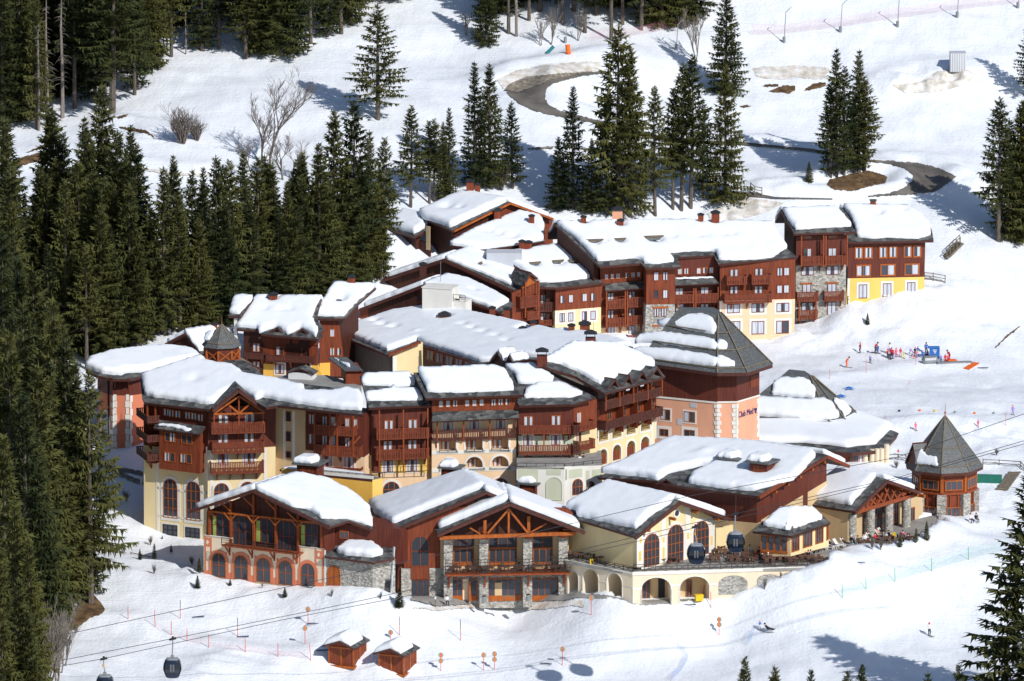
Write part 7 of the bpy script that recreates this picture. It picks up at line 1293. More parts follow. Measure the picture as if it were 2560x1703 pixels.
def cabin(px, py, gx, gy, label):
    """px,py: pixel of the cabin body centre; gx, gy: pixel of the grip"""
    c = Yp(px, py, CY); g = Yp(gx, gy, CY); o = thing('gondola_cabin', c, label, 'gondola', 'gondola lift cabins')
    zs = [(-1.28, .62, .58), (-1.2, .80, .72), (-.75, 1.0, .88), (-.1, 1.18, .98), (.5, 1.12, .93), (.95, .95, .80), (1.12, .80, .68)]; n = 20
    def ringv(z, a, d, k=1.0): return [c + V((math.copysign(abs(math.cos(t)) ** .55, math.cos(t)) * a * k, math.copysign(abs(math.sin(t)) ** .55, math.sin(t)) * d * k, z)) for t in (2 * math.pi * i / n for i in range(n))]
    vs = [v for z, a, d in zs for v in ringv(z, a, d)]; mb = MB(); mb.add(vs, [(r * n + i, r * n + (i + 1) % n, (r + 1) * n + (i + 1) % n, (r + 1) * n + i) for r in range(len(zs) - 1) for i in range(n)] + [tuple(reversed(range(n))), tuple((len(zs) - 1) * n + i for i in range(n))])
    body = mb.build('body', 'cabin_navy', o)
    def panel(nm, x0, x1, z0, z1, side, mat, off=.02):
        mb = MB(); N = 6; vs = []
        for i in range(N + 1):
            z = z0 + (z1 - z0) * i / N; j = max(0, min(len(zs) - 2, sum(1 for q in zs if q[0] <= z) - 1)); t = (z - zs[j][0]) / (zs[j + 1][0] - zs[j][0]); a = zs[j][1] + (zs[j + 1][1] - zs[j][1]) * t; d = zs[j][2] + (zs[j + 1][2] - zs[j][2]) * t
            for x in (x0, x1):
                if side == 'f': vs.append(c + V((x * a, -d - off + .13 * (abs(x)) ** 3, z)))
                elif side == 'b': vs.append(c + V((x * a, d + off - .13 * (abs(x)) ** 3, z)))
                else: s_ = 1 if side == 'r' else -1; vs.append(c + V((s_ * (a + off - .13 * abs(x) ** 3), x * d, z)))
        mb.add(vs, [(2 * i, 2 * i + 1, 2 * i + 3, 2 * i + 2) for i in range(N)]); return mb.build(nm, mat, o)
    for s_ in 'fb':
        for x0, x1 in ((-.80, -.30), (-.26, .26), (.30, .80)): panel('window', x0, x1, -.55, .88, s_, 'cabin_glass')
        for x0, x1 in ((-.24, -.06), (.06, .24)): panel('seat_back', x0, x1, -.35, .6, s_, 'cabin_seat', .03)
    for s_ in 'lr':
        panel('side_panel', -.82, .82, -1.1, 1.0, s_, 'cabin_grey', .02)
        for x0, x1 in ((-.7, -.05), (.05, .7)): panel('window', x0, x1, -.5, .85, s_, 'cabin_glass', .035)
    mb = MB(); mb.add(ringv(1.1, .84, .72) + ringv(1.24, .70, .6), [(i, (i + 1) % n, n + (i + 1) % n, n + i) for i in range(n)] + [tuple(range(n, 2 * n))]); mb.bar(c + V((-.7, 0, 1.3)), c + V((.7, 0, 1.3)), .12); mb.build('roof', 'steel', o)
    mb = MB(); mb.tube([c + V((0, 0, 1.25)), c + V((0, 0, 1.8)), V((g.x - .02, c.y, (c.z + 1.8 + g.z) / 2)), g - UPZ * .1], [.12, .09, .08, .08], 6); mb.box(c + V((0, 0, 1.5)), V((.22, 0, 0)), V((0, .15, 0)), UPZ * .1); mb.build('hanger', 'steel', o)
    mb = MB(); mb.box(g, V((.42, 0, .09)), V((0, .12, 0)), UPZ * .13); mb.tube([g + V((-.5, 0, -.1)), g + V((.5, 0, .1))], .07, 6); mb.box(g + UPZ * .2, V((.14, 0, 0)), V((0, .1, 0)), UPZ * .12); mb.build('grip', 'metal_dark', o); return o
cabin(*U6(710, 495), *U6(712, 308), 'dark gondola cabin hanging over the snow gully at lower left'); o = cabin(*U6(268, 606), *U6(260, 438), 'dark gondola cabin with orange hanger band cut by the bottom edge')
mb = MB(); p = Yp(*U6(256, 482), CY); mb.tube([p - UPZ * .12, p + UPZ * .12], .13, 8); mb.build('hanger_band', 'band_orange', o)
cabin(*R3(1231, 828), *R3(1230, 632), 'dark gondola cabin hanging in front of the lobby hall'); o = cabin(*R3(955, 910), *R3(950, 722), 'dark gondola cabin hanging in front of the arched windows')
mb = MB(); p = Yp(*R3(946, 770), CY); mb.tube([p - UPZ * .12, p + UPZ * .12], .13, 8); mb.build('hanger_band', 'band_orange', o)
p, q = Yp(*R3(1235, 498), CY), Yp(*R3(1231, 622), CY); mb = MB(); mb.tube([p, q], .035, 5); tag(mb.build('lift_hanger', 'cable'), 'thin dark rod hanging from the upper lift cable above a cabin', 'rod')
# ------------------------------------------------------------------ poles, discs, nets
plain('pole_red', (.75, .07, .05), .5); plain('pole_dark', (.05, .035, .035), .5); plain('pole_green', (.10, .50, .24), .5); plain('disc_tan', (.36, .32, .24), .7, .2, 3); plain('pad_orange', (.85, .16, .02), .7); plain('pad_teal', (.02, .20, .22), .7); plain('plastic_blue', (.03, .16, .50), .6); plain('plastic_yellow', (.80, .52, .02), .5)
def marker(reg, x, y0, y1, lean=0, discs=(), mat='pole_red', dark=False, r=.045):
    a = G(*reg(x, y0)); k = FPX / (a - CAM).dot(DIR) * math.cos(PITCH); s_ = reg(0, 1)[1] - reg(0, 0)[1]; h = (y0 - y1) * s_ / k; t = a + V((lean * s_ / k, 0, h)); mb = MB(); m_ = a.lerp(t, .55)
    mb.tube([a - UPZ * .3, m_], r, 5, 0); mb.tube([m_, t], r, 5, 1)
    if not discs: return mb.build('marker_pole', [mat, 'pole_dark' if dark else mat], loc=a)
    o = thing('disc_pole', a, '', 'marker'); mb.build('pole', [mat, mat], o)
    for d in discs:
        z = a.z + (y0 - d) * s_ / k; p = V((a.x, a.y - .07, z)); mb = MB(); n = 16; R_ = .34; mb.add([p + V((R_ * math.cos(2 * math.pi * i / n), -.02, R_ * math.sin(2 * math.pi * i / n))) for i in range(n)] + [p + V((R_ * math.cos(2 * math.pi * i / n), .02, R_ * math.sin(2 * math.pi * i / n))) for i in range(n)], [tuple(range(n)), tuple(reversed(range(n, 2 * n)))] + [(i, n + i, n + (i + 1) % n, (i + 1) % n) for i in range(n)]); d_ = mb.build('disc', 'disc_tan', o)
        mb = MB(); mb.box(p - V((0, .04, 0)), V((.07, 0, 0)), V((0, .015, 0)), UPZ * .33); mb.build('stripe', 'pad_orange', d_)
    return o
rows = sorted([(U6, 420, 180, 95, 0, 0), (U6, 598, 228, 118, -5, 0), (U6, 703, 282, 190, 0, 0), (U6, 806, 325, 237, 0, 0), (U6, 948, 366, 278, 0, 0), (U6, 762, 175, 53, 0, 1), (U6, 1137, 290, 167, 0, 1), (U6, 1187, 396, 300, 0, 0), (U6, 1401, 425, 335, 0, 0), (U6, 1616, 448, 338, -8, 0), (U6, 2196, 283, 160, 0, 1), (U7, 1331, 358, 202, -2, 1), (U8, 618, 714, 620, -3, 0), (R3, 1000, 1210, 1130, 12, 0)], key=lambda r: r[0](r[1], 0)[0])
for i, r in enumerate(rows): tag(marker(r[0], r[1], r[2], r[3], r[4], dark=bool(r[5])), ORD[i] + ' from left of the thin red piste poles on the front snow field', 'pole', 'red piste poles in front')
rows = sorted([(U6, 1598, 212, 95, (112,)), (U6, 1578, 338, 218, (237,)), (U7, 815, 345, 278, (297,)), (U7, 1185, 582, 446, (464, 506)), (U7, 1500, 578, 444, (463,)), (U7, 1580, 573, 436, (455, 495)), (U7, 2080, 540, 400, (420,)), (U7, 2293, 170, 26, (42,)), (U8, 662, 862, 760, (775, 803))], key=lambda r: r[0](r[1], 0)[0])
for i, r in enumerate(rows): tag(marker(*r[:4], 0, r[4]), ORD[i] + ' from left of the tan disc signs on red poles in front', 'marker', 'tan disc signs')
for i, r in enumerate(sorted([(195, 385, 325), (433, 347, 255), (757, 295, 225), (1345, 690, 605), (555, 645, 625), (715, 420, 395)])): tag(marker(R7, *r, -2, r=.03), ORD[i] + ' from left of the thin red poles on the nursery slope', 'pole', 'red poles on the nursery slope')
gp = [(1348, 658, 572), (1480, 612, 542), (1641, 568, 488), (1845, 508, 436), (2050, 445, 372)]
for i, r in enumerate(gp): tag(marker(U8, *r, -3, mat='pole_green'), ORD[i] + ' from left of the green net poles on the right piste', 'pole', 'green net poles')
def netmat(name, c, dens):
    m, nt, b = nodes(name); b.inputs['Base Color'].default_value = (*c, 1); b.inputs['Alpha'].default_value = dens; b.inputs['Roughness'].default_value = .9
netmat('net_green', (.25, .60, .55), .14); netmat('net_blue', (.20, .35, .75), .22); netmat('net_pink', (.70, .30, .35), .14)
def net(reg, pts, h, mat, label):
    P = []; 
    for a, c in zip(pts[:-1], pts[1:]):
        for k in range(5): P.append(G(*reg(a[0] + (c[0] - a[0]) * k / 5, a[1] + (c[1] - a[1]) * k / 5)))
    P.append(G(*reg(*pts[-1]))); mb = MB(); n = len(P); mb.add([p + UPZ * .1 for p in P] + [p + UPZ * (h + .15 * math.sin(i)) for i, p in enumerate(P)], [(i, i + 1, n + i + 1, n + i) for i in range(n - 1)]); return tag(mb.build('safety_net', mat), label, 'net')
net(U8, [(r[0], r[1] - 4) for r in gp] + [(2250, 390)], 1.5, 'net_green', 'pale green safety net strung along the green poles'); net(U8, [(820, 925), (860, 850)], 1.3, 'net_blue', 'short pale blue net beside the fallen skier'); net(U8, [(395, 1118), (455, 1060), (488, 1000), (455, 965), (425, 930)], 1.0, 'net_blue', 'pale blue net curving at the lower centre')
net(U3, [(330, 250), (560, 240), (955, 190), (1357, 130), (1772, 70), (2240, 20)], 1.7, 'net_pink', 'long faint pink net below the upper snow lances'); net(U2, [(1440, 220), (1700, 190), (2030, 130)], 1.5, 'net_pink', 'faint pink net before the upper middle wood'); net(U6, [(580, 230), (720, 300), (950, 360), (1190, 395), (1600, 440)], .8, 'net_pink', 'faint pink net along the edge of the front snow field')
for i, (rg, x, y0, y1) in enumerate([(U2, 1314, 230, 148), (U2, 1908, 268, 130), (U3, 560, 298, 85), (U3, 955, 225, 30), (U3, 1355, 188, -40), (U3, 1772, 122, -70), (U3, 2197, 56, -130)]):
    a = G(*rg(x, y0)); k = FPX / (a - CAM).dot(DIR); h = (y0 - y1) * (rg(0, 1)[1] - rg(0, 0)[1]) / k; mb = MB(); t = a + V((.25, 0, h)); mb.tube([a - UPZ * .3, t], [.09, .06], 6); lo_ = mb.build('mast', 'steel', thing('snow_lance', a, ORD[i] + ' from left of the tall snow lances on the upper piste', 'snow lance', 'snow lances')); mb = MB(); mb.tube([t, t + V((.9, 0, .9))], [.07, .05], 5); mb.build('nozzle_arm', 'steel', lo_.parent)
    mb = MB(); mb.tube([a - UPZ * .2, a + UPZ * .9], .25, 8); mb.build('hydrant', 'metal_grey', lo_.parent)
for rg, a, c, w_, mat, lb in ((U2, (1332, 290), (1326, 240), .75, 'pad_orange', 'upright orange crash pad on the upper piste'), (U2, (1214, 288), (1252, 250), .55, 'pad_teal', 'tilted teal crash pad on the upper piste')):
    p = G(*rg(*a)); k = FPX / (p - CAM).dot(DIR); s_ = 1 / 2.1427; q = p + V(((c[0] - a[0]) * s_ / k, .3, (a[1] - c[1]) * s_ / k)); mb = MB(); mb.tube([p, p.lerp(q, .5), q], w_ / 2, 10); tag(mb.build('crash_pad', mat), lb, 'crash pad')
# pole-mounted and lying odds and ends
p = G(*U3(1775, 490)); mb = MB(); mb.box(p + UPZ * 1.35, V((1.25, 0, 0)), V((0, 1.2, 0)), UPZ * 1.5); o = mb.build('body', 'stucco_grey', thing('container', p, 'white corrugated container on the upper snow slope', 'container')); mb = MB()
for k in range(7): mb.box(p + V((-1.1 + k * .37, -1.23, 1.35)), V((.05, 0, 0)), V((0, .04, 0)), UPZ * 1.4)
mb.build('ridge_panel', 'paint_white', o.parent)
mb = MB(); p = G(*R3(975, 1232)); a = .25; ux = V((math.cos(a), math.sin(a), 0)); uy = V((-math.sin(a), math.cos(a), 0)); p.y -= .4; mb.box(p + UPZ * .32, ux * .5, uy * .34, UPZ * .34); o = mb.build('bin', 'plastic_yellow', thing('grit_bin', p, 'yellow grit bin under the right terrace arch', 'bin')); mb = MB(); mb.box(p + UPZ * .70 + uy * .02, ux * .55, uy * .39, UPZ * .07); mb.build('lid', 'plastic_yellow', o.parent)
for i, (x, y) in enumerate(((1503, 78), (1828, 66))):
    p = Yp(*U7(x, y), -39.5); mb = MB(); mb.tube([p, p + UPZ * .85], [.26, .3], 10); o = mb.build('bin', 'metal_grey', thing('litter_bin', p, ('left' if not i else 'right') + ' grey litter bin by the stone hall columns', 'bin', 'litter bins')); mb = MB(); mb.tube([p + UPZ * .85, p + UPZ * .95], [.31, .2], 10); mb.build('lid', 'metal_dark', o.parent)
p = Yp(*U7(1690, 52), -39.4); t = thing('bench', p, 'small wooden bench under the stone hall balcony', 'bench'); mb = MB(); mb.box(p + UPZ * .45, V((.75, 0, 0)), V((0, .2, 0)), UPZ * .04); mb.build('seat', 'log', t)
for s_ in (-1, 1): mb = MB(); mb.box(p + V((s_ * .6, 0, .2)), V((.05, 0, 0)), V((0, .18, 0)), UPZ * .22); mb.build('leg', 'log', t)
p = G(*U7(1145, 120)); mb = MB(); mb.tube([p, p + UPZ * 1.3], .07, 6); o = mb.build('post', 'log', thing('sign_post', p, 'short post with a white top in front of the stone hall', 'post')); mb = MB(); mb.box(p + UPZ * 1.4, V((.1, 0, 0)), V((0, .08, 0)), UPZ * .16); mb.build('top', 'paint_white', o.parent)
struct(drape('paving', R2, [(330, 1440), (480, 1478), (545, 1472), (700, 1462), (950, 1458), (1215, 1440), (1290, 1425), (1280, 1390), (1215, 1410), (500, 1420), (335, 1425)], 'concrete', .22))
struct(drape('paving', R3, [(60, 1210), (140, 1225), (330, 1230), (330, 1215), (440, 1235), (500, 1262), (575, 1275), (780, 1262), (845, 1245), (1000, 1240), (1000, 1225), (575, 1240), (300, 1200), (60, 1190)], 'concrete', .06))
def fence(reg, pts, h, label, mat='log', rails=2, step=1.8):
    P = [G(*reg(*q)) for q in pts]; t = thing('rail_fence', P[0], label, 'fence'); Q = []
    for a, c in zip(P[:-1], P[1:]):
        n = max(1, int((c - a).length / step)); Q += [a.lerp(c, k / n) for k in range(n)]
    Q.append(P[-1])
    for q in Q: mb = MB(); mb.bar(q - UPZ * .4, q + UPZ * h, .13); mb.build('post', mat, t)
    for k in range(rails): mb = MB(); [mb.bar(a + UPZ * (h - .1 - k * .45), c + UPZ * (h - .1 - k * .45), .08, .1) for a, c in zip(Q[:-1], Q[1:])]; mb.build('rail', mat, t)
    return t
fence(G3, [(1965, 870), (2060, 880), (2190, 905)], 1.2, 'grey wooden rail fence at the right end of the yellow house', rails=3); fence(R7, [(575, 918), (640, 915), (692, 920)], .9, 'low wooden fence between domed hall and turret'); fence(R7, [(1195, 945), (1300, 948), (1440, 958), (1463, 985)], .8, 'low wooden fence right of the turret roof')
fence(G3, [(1130, 1135), (1195, 1090), (1340, 1080)], 1.2, 'wooden rail at the first door of the yellow house'); fence(G3, [(805, 1290), (870, 1265)], 1.2, 'short wooden rail beside the stone house'); fence(U3, [(325, 1350), (355, 1375), (405, 1385)], 1.6, 'dark wooden barrier at the road edge above the long roof', step=.7, rails=3)
fence(U5, [(730, 860), (850, 885)], .3, 'fallen log by the small plants on the left bank', rails=1); fence(U6, [(0, 70), (30, 90)], .5, 'broken rail in the lower left wood', rails=1)
t = thing('wooden_stairs', G(*R5(1900, 450)), 'wooden stairs climbing the snow bank beside the right spruces', 'stairs'); a, c = G(*R5(1878, 455)), G(*R5(1960, 375)) 
for k in range(12): q = a.lerp(c, k / 11); mb = MB(); mb.box(q + UPZ * .3, V((.25, .1, 0)), V((-.35, .8, 0)), UPZ * .07); mb.build('step', 'log', t)
for s_ in (-.9, .9):
    for k in range(5): q = a.lerp(c, k / 4) + V((0, s_, .2)); mb = MB(); mb.bar(q, q + UPZ * 1.2, .1); mb.build('post', 'log', t)
    mb = MB(); mb.bar(a + V((0, s_, 1.4)), c + V((0, s_, 1.4)), .09); mb.build('handrail', 'log', t)
mb = MB(); a, c = G(*R7(1320, 1115)), G(*R7(1400, 1010)); 
for k in range(6): q = a.lerp(c, k / 5); mb.bar(q + V((-.9, 0, .25)), q + V((.9, .2, .3)), .5, .12)
mb.bar(a + UPZ * .2, c + UPZ * .3, 1.6, .2); tag(mb.build('plank_ramp', 'log'), 'brown plank ramp in the snow right of the turret', 'ramp')
plain('tarp_green', (.02, .16, .12), .5); mb = MB(); a, c = G(*R7(1158, 1062)), G(*R7(1318, 1066)); mb.bar(a + UPZ * .5, c + UPZ * .5, .6, 1.3); tag(mb.build('green_fence', 'tarp_green'), 'low green screen in the snow right of the turret', 'screen')
for i, (x, y) in enumerate(((1470, 302), (1355, 410))):
    p = G(*T4(x, y)); mb = MB()
    for k in range(5): a = k * 1.257 + .4; q = p + V((math.cos(a) * 1.1, math.sin(a) * 1.1, .06)); mb.add([p + V((-math.sin(a) * .3, math.cos(a) * .3, .25)), p + V((math.sin(a) * .3, -math.cos(a) * .3, .25)), q, p + V((0, 0, .45))], [(0, 2, 3), (1, 3, 2), (0, 1, 2)])
    tag(mb.build('star_marker', 'plastic_blue'), ('larger' if not i else 'smaller') + ' blue star shaped marker lying on the nursery slope', 'marker', 'blue star markers')
for i, (x, y, m_) in enumerate(((648, 598, 'cabin_navy'), (782, 595, 'pad_orange'), (880, 598, 'plastic_yellow'), (1012, 606, 'metal_grey'), (1140, 613, 'pad_orange'), (1265, 613, 'metal_grey'))): p = G(*R7(x, y)); mb = MB(); mb.ball(p + UPZ * .12, .2, .2, .16); tag(mb.build('ball_marker', m_), ORD[i] + ' from left in the row of small ball markers on the nursery slope', 'ball', 'row of ball markers')
# conveyor lift of the ski school
p = G(*G7(1480, 310)); t = thing('lift_booth', p, 'bright blue ski school booth on the nursery slope', 'booth'); mb = MB(); mb.box(p + UPZ * .9, V((.72, 0, 0)), V((0, .5, 0)), UPZ * .9); mb.box(p + V((-.15, -.1, 1.78)), V((.85, 0, 0)), V((0, .5, 0)), UPZ * .1); mb.build('body', 'plastic_blue', t); mb = MB(); [mb.box(p + V((.02 * q, -.52, z)), V((.3 - .08 * q, 0, 0)), V((0, .02, 0)), UPZ * .06) for q, z in enumerate((1.45, 1.22, 1.02))]; mb.build('sign_panel', 'paint_white', t)
p = G(*G7(1400, 372)); mb = MB(); mb.tube([p + V((-.9, 0, .35)), p + V((-.6, 0, .55)), p + V((1.0, .3, .6)), p + V((1.3, .3, .3))], [.3, .6, .62, .35], 10); mb.bar(p + V((1.2, .2, .1)), G(*G7(1980, 355)) + UPZ * .1, .9, .15); tag(mb.build('conveyor_lift', 'metal_grey'), 'grey drum and belt of the beginners conveyor lift', 'conveyor')
for a, c, lb in (((1905, 450), (2040, 368), 'long orange mat at the end of the conveyor'), ((1640, 335), (1770, 330), 'short orange mat beside the instructor')): p, q = G(*G7(*a)), G(*G7(*c)); mb = MB(); mb.bar(p + UPZ * .12, q + UPZ * .12, 1.1, .08); tag(mb.build('orange_mat', 'pad_orange'), lb, 'mat')
# ------------------------------------------------------------------ terrace furniture
plain('teak', (.13, .065, .045), .7); plain('lounger_white', (.78, .77, .74), .6)
def table(round_=False):
    t = thing('round_table' if round_ else 'terrace_table', (0, 0, 0), '', 'table'); mb = MB()
    if round_: mb.tube([V((0, 0, .72)), V((0, 0, .77))], .85, 16)
    else: mb.abox(-.8, .8, -.42, .42, .72, .77)
    mb.build('tabletop', 'teak', t)
    for x in (-1, 1):
        for y in (-1, 1): mb = MB(); mb.abox(x * .6 - .035, x * .6 + .035, y * .33 - .035, y * .33 + .035, 0, .72); mb.build('leg', 'teak', t)
    return t
def chair():
    t = thing('terrace_chair', (0, 0, 0), '', 'chair'); mb = MB(); mb.abox(-.24, .24, -.23, .23, .42, .46); mb.build('seat', 'teak', t); mb = MB(); mb.abox(-.24, .24, .2, .24, .46, .95); mb.build('backrest', 'teak', t)
    for x in (-1, 1):
        for y in (-1, 1): mb = MB(); mb.abox(x * .21 - .03, x * .21 + .03, y * .2 - .03, y * .2 + .03, 0, .43); mb.build('leg', 'teak', t)
    return t
def lounger():
    t = thing('sun_lounger', (0, 0, 0), '', 'sun lounger'); mb = MB(); mb.abox(-.33, .33, -1.35, 0, .32, .37); mb.build('seat', 'lounger_white', t); mb = MB(); mb.box((0, .24, .68), V((.33, 0, 0)), V((0, .03, -.01)), V((0, .28, .34))); mb.build('backrest', 'lounger_white', t)
    for y in (-1.2, -.1): mb = MB(); [mb.abox(x - .03, x + .03, y - .03, y + .03, 0, .32) for x in (-.3, .3)]; mb.bar((-.3, y, .2), (.3, y, .2), .04); mb.build('leg', 'lounger_white', t)
    return t
PT, PR, PC, PLn = table(), table(True), chair(), lounger(); used = set()
def setdown(pr, p, rz, label, group):
    if pr.name in used: o = copy_tree(pr)
    else: o = pr; used.add(pr.name)
    o.location = p; o.rotation_euler = (0, 0, rz); o['label'] = label; o['group'] = group; return o
def tset(p, rz, round_=False, n=4, where='sun terrace', zz=0):
    setdown(PR if round_ else PT, p, rz, ('round' if round_ else 'rectangular') + f' brown wooden table on the {where}', f'{"round" if round_ else "rectangular"} tables on the {where}')
    for k in range(n):
        a = rz + k * math.pi / 2 + (math.pi / 2 if n == 2 else 0); d = 1.15 if round_ or k % 2 == 0 else .72
        if n > 2 and not round_: d = .75; q = V(((-.4 if k % 2 else .4), (-d if k < 2 else d), 0)); ang = rz + (math.pi if k < 2 else 0)
        else: q = V((math.cos(k * 1.571) * 1.15, math.sin(k * 1.571) * 1.15, 0)); ang = rz + k * 1.571 - 1.571
        w_ = Matrix.Rotation(rz, 3, 'Z') @ q; setdown(PC, p + w_, ang + rnd.uniform(-.3, .3), f'brown wooden chair at a table on the {where}', f'chairs on the {where}')
for x, y, r_ in ((110, 735, 0), (85, 690, 0), (345, 770, 1), (240, 815, 0), (415, 815, 0), (560, 770, 0), (690, 745, 0), (920, 755, 0), (30, 800, 0), (1010, 800, 0), (1150, 815, 0), (760, 800, 0), (620, 825, 0), (880, 825, 0)): tset(Zp(*G5(x, y), ZD + .01), rnd.choice((.1, .14, .75, -.7)), bool(r_))
for x, y in ((180, 950), (290, 970), (120, 945), (700, 985), (790, 975)): tset(Zp(*R3(x, y), ZD + .01), rnd.choice((.1, .8)), n=2)
fh_ = Fac(R2, 290, 1430, -36, 4); zb_ = fh_.A.z + fh_.rect(527, 1270, 1225, 1292, 3.0)[2] + .23
for x in (580, 665, 760, 850, 935, 1035, 1110, 1165): q = fh_.at(x, 1250, 1.9 if x not in (760, 985) else 2.2); tset(V((q.x, q.y, zb_)), .05 + rnd.uniform(-.1, .1), n=2, where='stone hall balcony')
lg = [(1000, 712), (1050, 700), (1105, 688), (1165, 670), (1240, 660), (1290, 645), (1360, 640), (1440, 628), (1695, 590), (1725, 570), (1815, 530), (1850, 520)]
LP = []
for i, (x, y) in enumerate(lg): p = Zp(*G5(x, y), ZD + .01); LP.append(p); setdown(PLn, p, math.radians(58 + rnd.uniform(-8, 8)), ORD[i] + ' from left of the white sun loungers along the terrace front', 'white sun loungers')
for x, y in ((1650, 640), (1760, 640), (1880, 610), (1930, 590), (2140, 600), (2200, 590)): tset(Zp(*G5(x, y), ZD + .01), .5, n=2, where='columned hall terrace')
for rg, x, y, lb in ((G5, 1985, 545, 'yellow folding floor sign on the columned hall terrace'), (G5, 1705, 640, 'small yellow floor sign among the right terrace tables'), (R3, 222, 985, 'yellow floor sign behind the left terrace railing')): p = Zp(*rg(x, y), ZD); mb = MB(); mb.box(p + UPZ * .35, V((.22, 0, 0)), V((0, .05, .0)), UPZ * .38); mb.box(p + V((0, .25, .35)), V((.22, 0, 0)), V((0, .04, 0)), UPZ * .36); tag(mb.build('floor_sign', 'plastic_yellow'), lb, 'sign')
# ------------------------------------------------------------------ people
POSE = {}
def skel(kind):
    J = {'pel': (0, 0, .95), 'sp': (0, .01, 1.18), 'ch': (0, .02, 1.38), 'nk': (0, .0, 1.53), 'hd': (0, -.01, 1.66)}
    for s_, n in ((-1, 'l'), (1, 'r')): J.update({n + 'sh': (s_ * .18, .02, 1.41), n + 'el': (s_ * .27, -.03, 1.14), n + 'ha': (s_ * .25, -.22, .98), n + 'hp': (s_ * .10, 0, .90), n + 'kn': (s_ * .13, -.10, .50), n + 'an': (s_ * .13, .02, .10), n + 'to': (s_ * .13, -.16, .05)})
    if kind == 'bend':
        for k in ('sp', 'ch', 'nk', 'hd', 'lsh', 'rsh', 'lel', 'rel', 'lha', 'rha'): x, y, z = J[k]; dz = z - .95; J[k] = (x, y - dz * .62, .95 + dz * .80)
    if kind in ('sit', 'lounge'):
        for k in list(J): x, y, z = J[k]; J[k] = (x, y, z - .45)
        for n in 'lr': s_ = -1 if n == 'l' else 1; J[n + 'hp'] = (s_ * .1, -.05, .48); J[n + 'kn'] = (s_ * .14, -.48, .52); J[n + 'an'] = (s_ * .13, -.5 if kind == 'sit' else -.92, .10 if kind == 'sit' else .46); J[n + 'to'] = (s_ * .13, -.66 if kind == 'sit' else -1.0, .05 if kind == 'sit' else .58); J[n + 'ha'] = (s_ * .14, -.33, .62)
        if kind == 'lounge':
            for k in ('sp', 'ch', 'nk', 'hd', 'lsh', 'rsh', 'lel', 'rel'): x, y, z = J[k]; dz = z - .5; J[k] = (x, y + dz * .55, .5 + dz * .82)
    return J
def body(kind):
    if kind in POSE: return POSE[kind]
    J = skel(kind); E = [('pel', 'sp', 'j'), ('sp', 'ch', 'j'), ('ch', 'nk', 's'), ('nk', 'hd', 's')]
    for n in 'lr': E += [('ch', n + 'sh', 'j'), (n + 'sh', n + 'el', 'j'), (n + 'el', n + 'ha', 'j'), ('pel', n + 'hp', 't'), (n + 'hp', n + 'kn', 't'), (n + 'kn', n + 'an', 't'), (n + 'an', n + 'to', 'b')]
    names = list(J); me = bpy.data.meshes.new('tmp'); me.from_pydata([J[k] for k in names], [(names.index(a), names.index(c)) for a, c, _ in E], []); o = bpy.data.objects.new('tmp', me); COL.objects.link(o)
    md = o.modifiers.new('s', 'SKIN'); rad = {'pel': .15, 'sp': .14, 'ch': .16, 'nk': .06, 'hd': .115, 'sh': .085, 'el': .058, 'ha': .05, 'hp': .105, 'kn': .075, 'an': .06, 'to': .055}
    for i, k in enumerate(names): q = rad.get(k, rad.get(k[1:], .08)); me.skin_vertices[0].data[i].radius = (q, q); me.skin_vertices[0].data[i].use_root = (k == 'pel')
    sb = o.modifiers.new('d', 'SUBSURF'); sb.levels = 1; bpy.context.view_layer.update(); dg = bpy.context.evaluated_depsgraph_get(); r = bpy.data.meshes.new_from_object(o.evaluated_get(dg)); bpy.data.objects.remove(o)
    idx = []
    for p in r.polygons:
        c = p.center; best = None
        for a, d, m in E:
            A, B_ = V(J[a]), V(J[d]); t = max(0, min(1, (c - A).dot(B_ - A) / ((B_ - A).length_squared + 1e-9))); L = (c - A - (B_ - A) * t).length
            if best is None or L < best[0]: best = (L, m, t, d)
        m = {'j': 0, 't': 1, 'b': 2, 's': 3}[best[1]]
        if best[3].endswith('ha') and best[2] > .9: m = 3
        idx.append(m)
    r.polygons.foreach_set('use_smooth', [True] * len(r.polygons)); POSE[kind] = (r, idx, V(J['hd'])); return POSE[kind]
CL = {'red': (.62, .03, .03), 'pink': (.80, .16, .28), 'blue': (.05, .16, .55), 'navy': (.02, .03, .09), 'black': (.015, .015, .02), 'white': (.75, .75, .78), 'purple': (.36, .26, .62), 'yellow': (.75, .6, .06), 'lime': (.45, .6, .08), 'orange': (.80, .12, .03), 'grey': (.22, .23, .25), 'brown': (.10, .06, .045), 'skin': (.62, .36, .26), 'hair': (.06, .035, .02)}
for k_, c_ in CL.items(): plain('cloth_' + k_, c_, .8, .08)
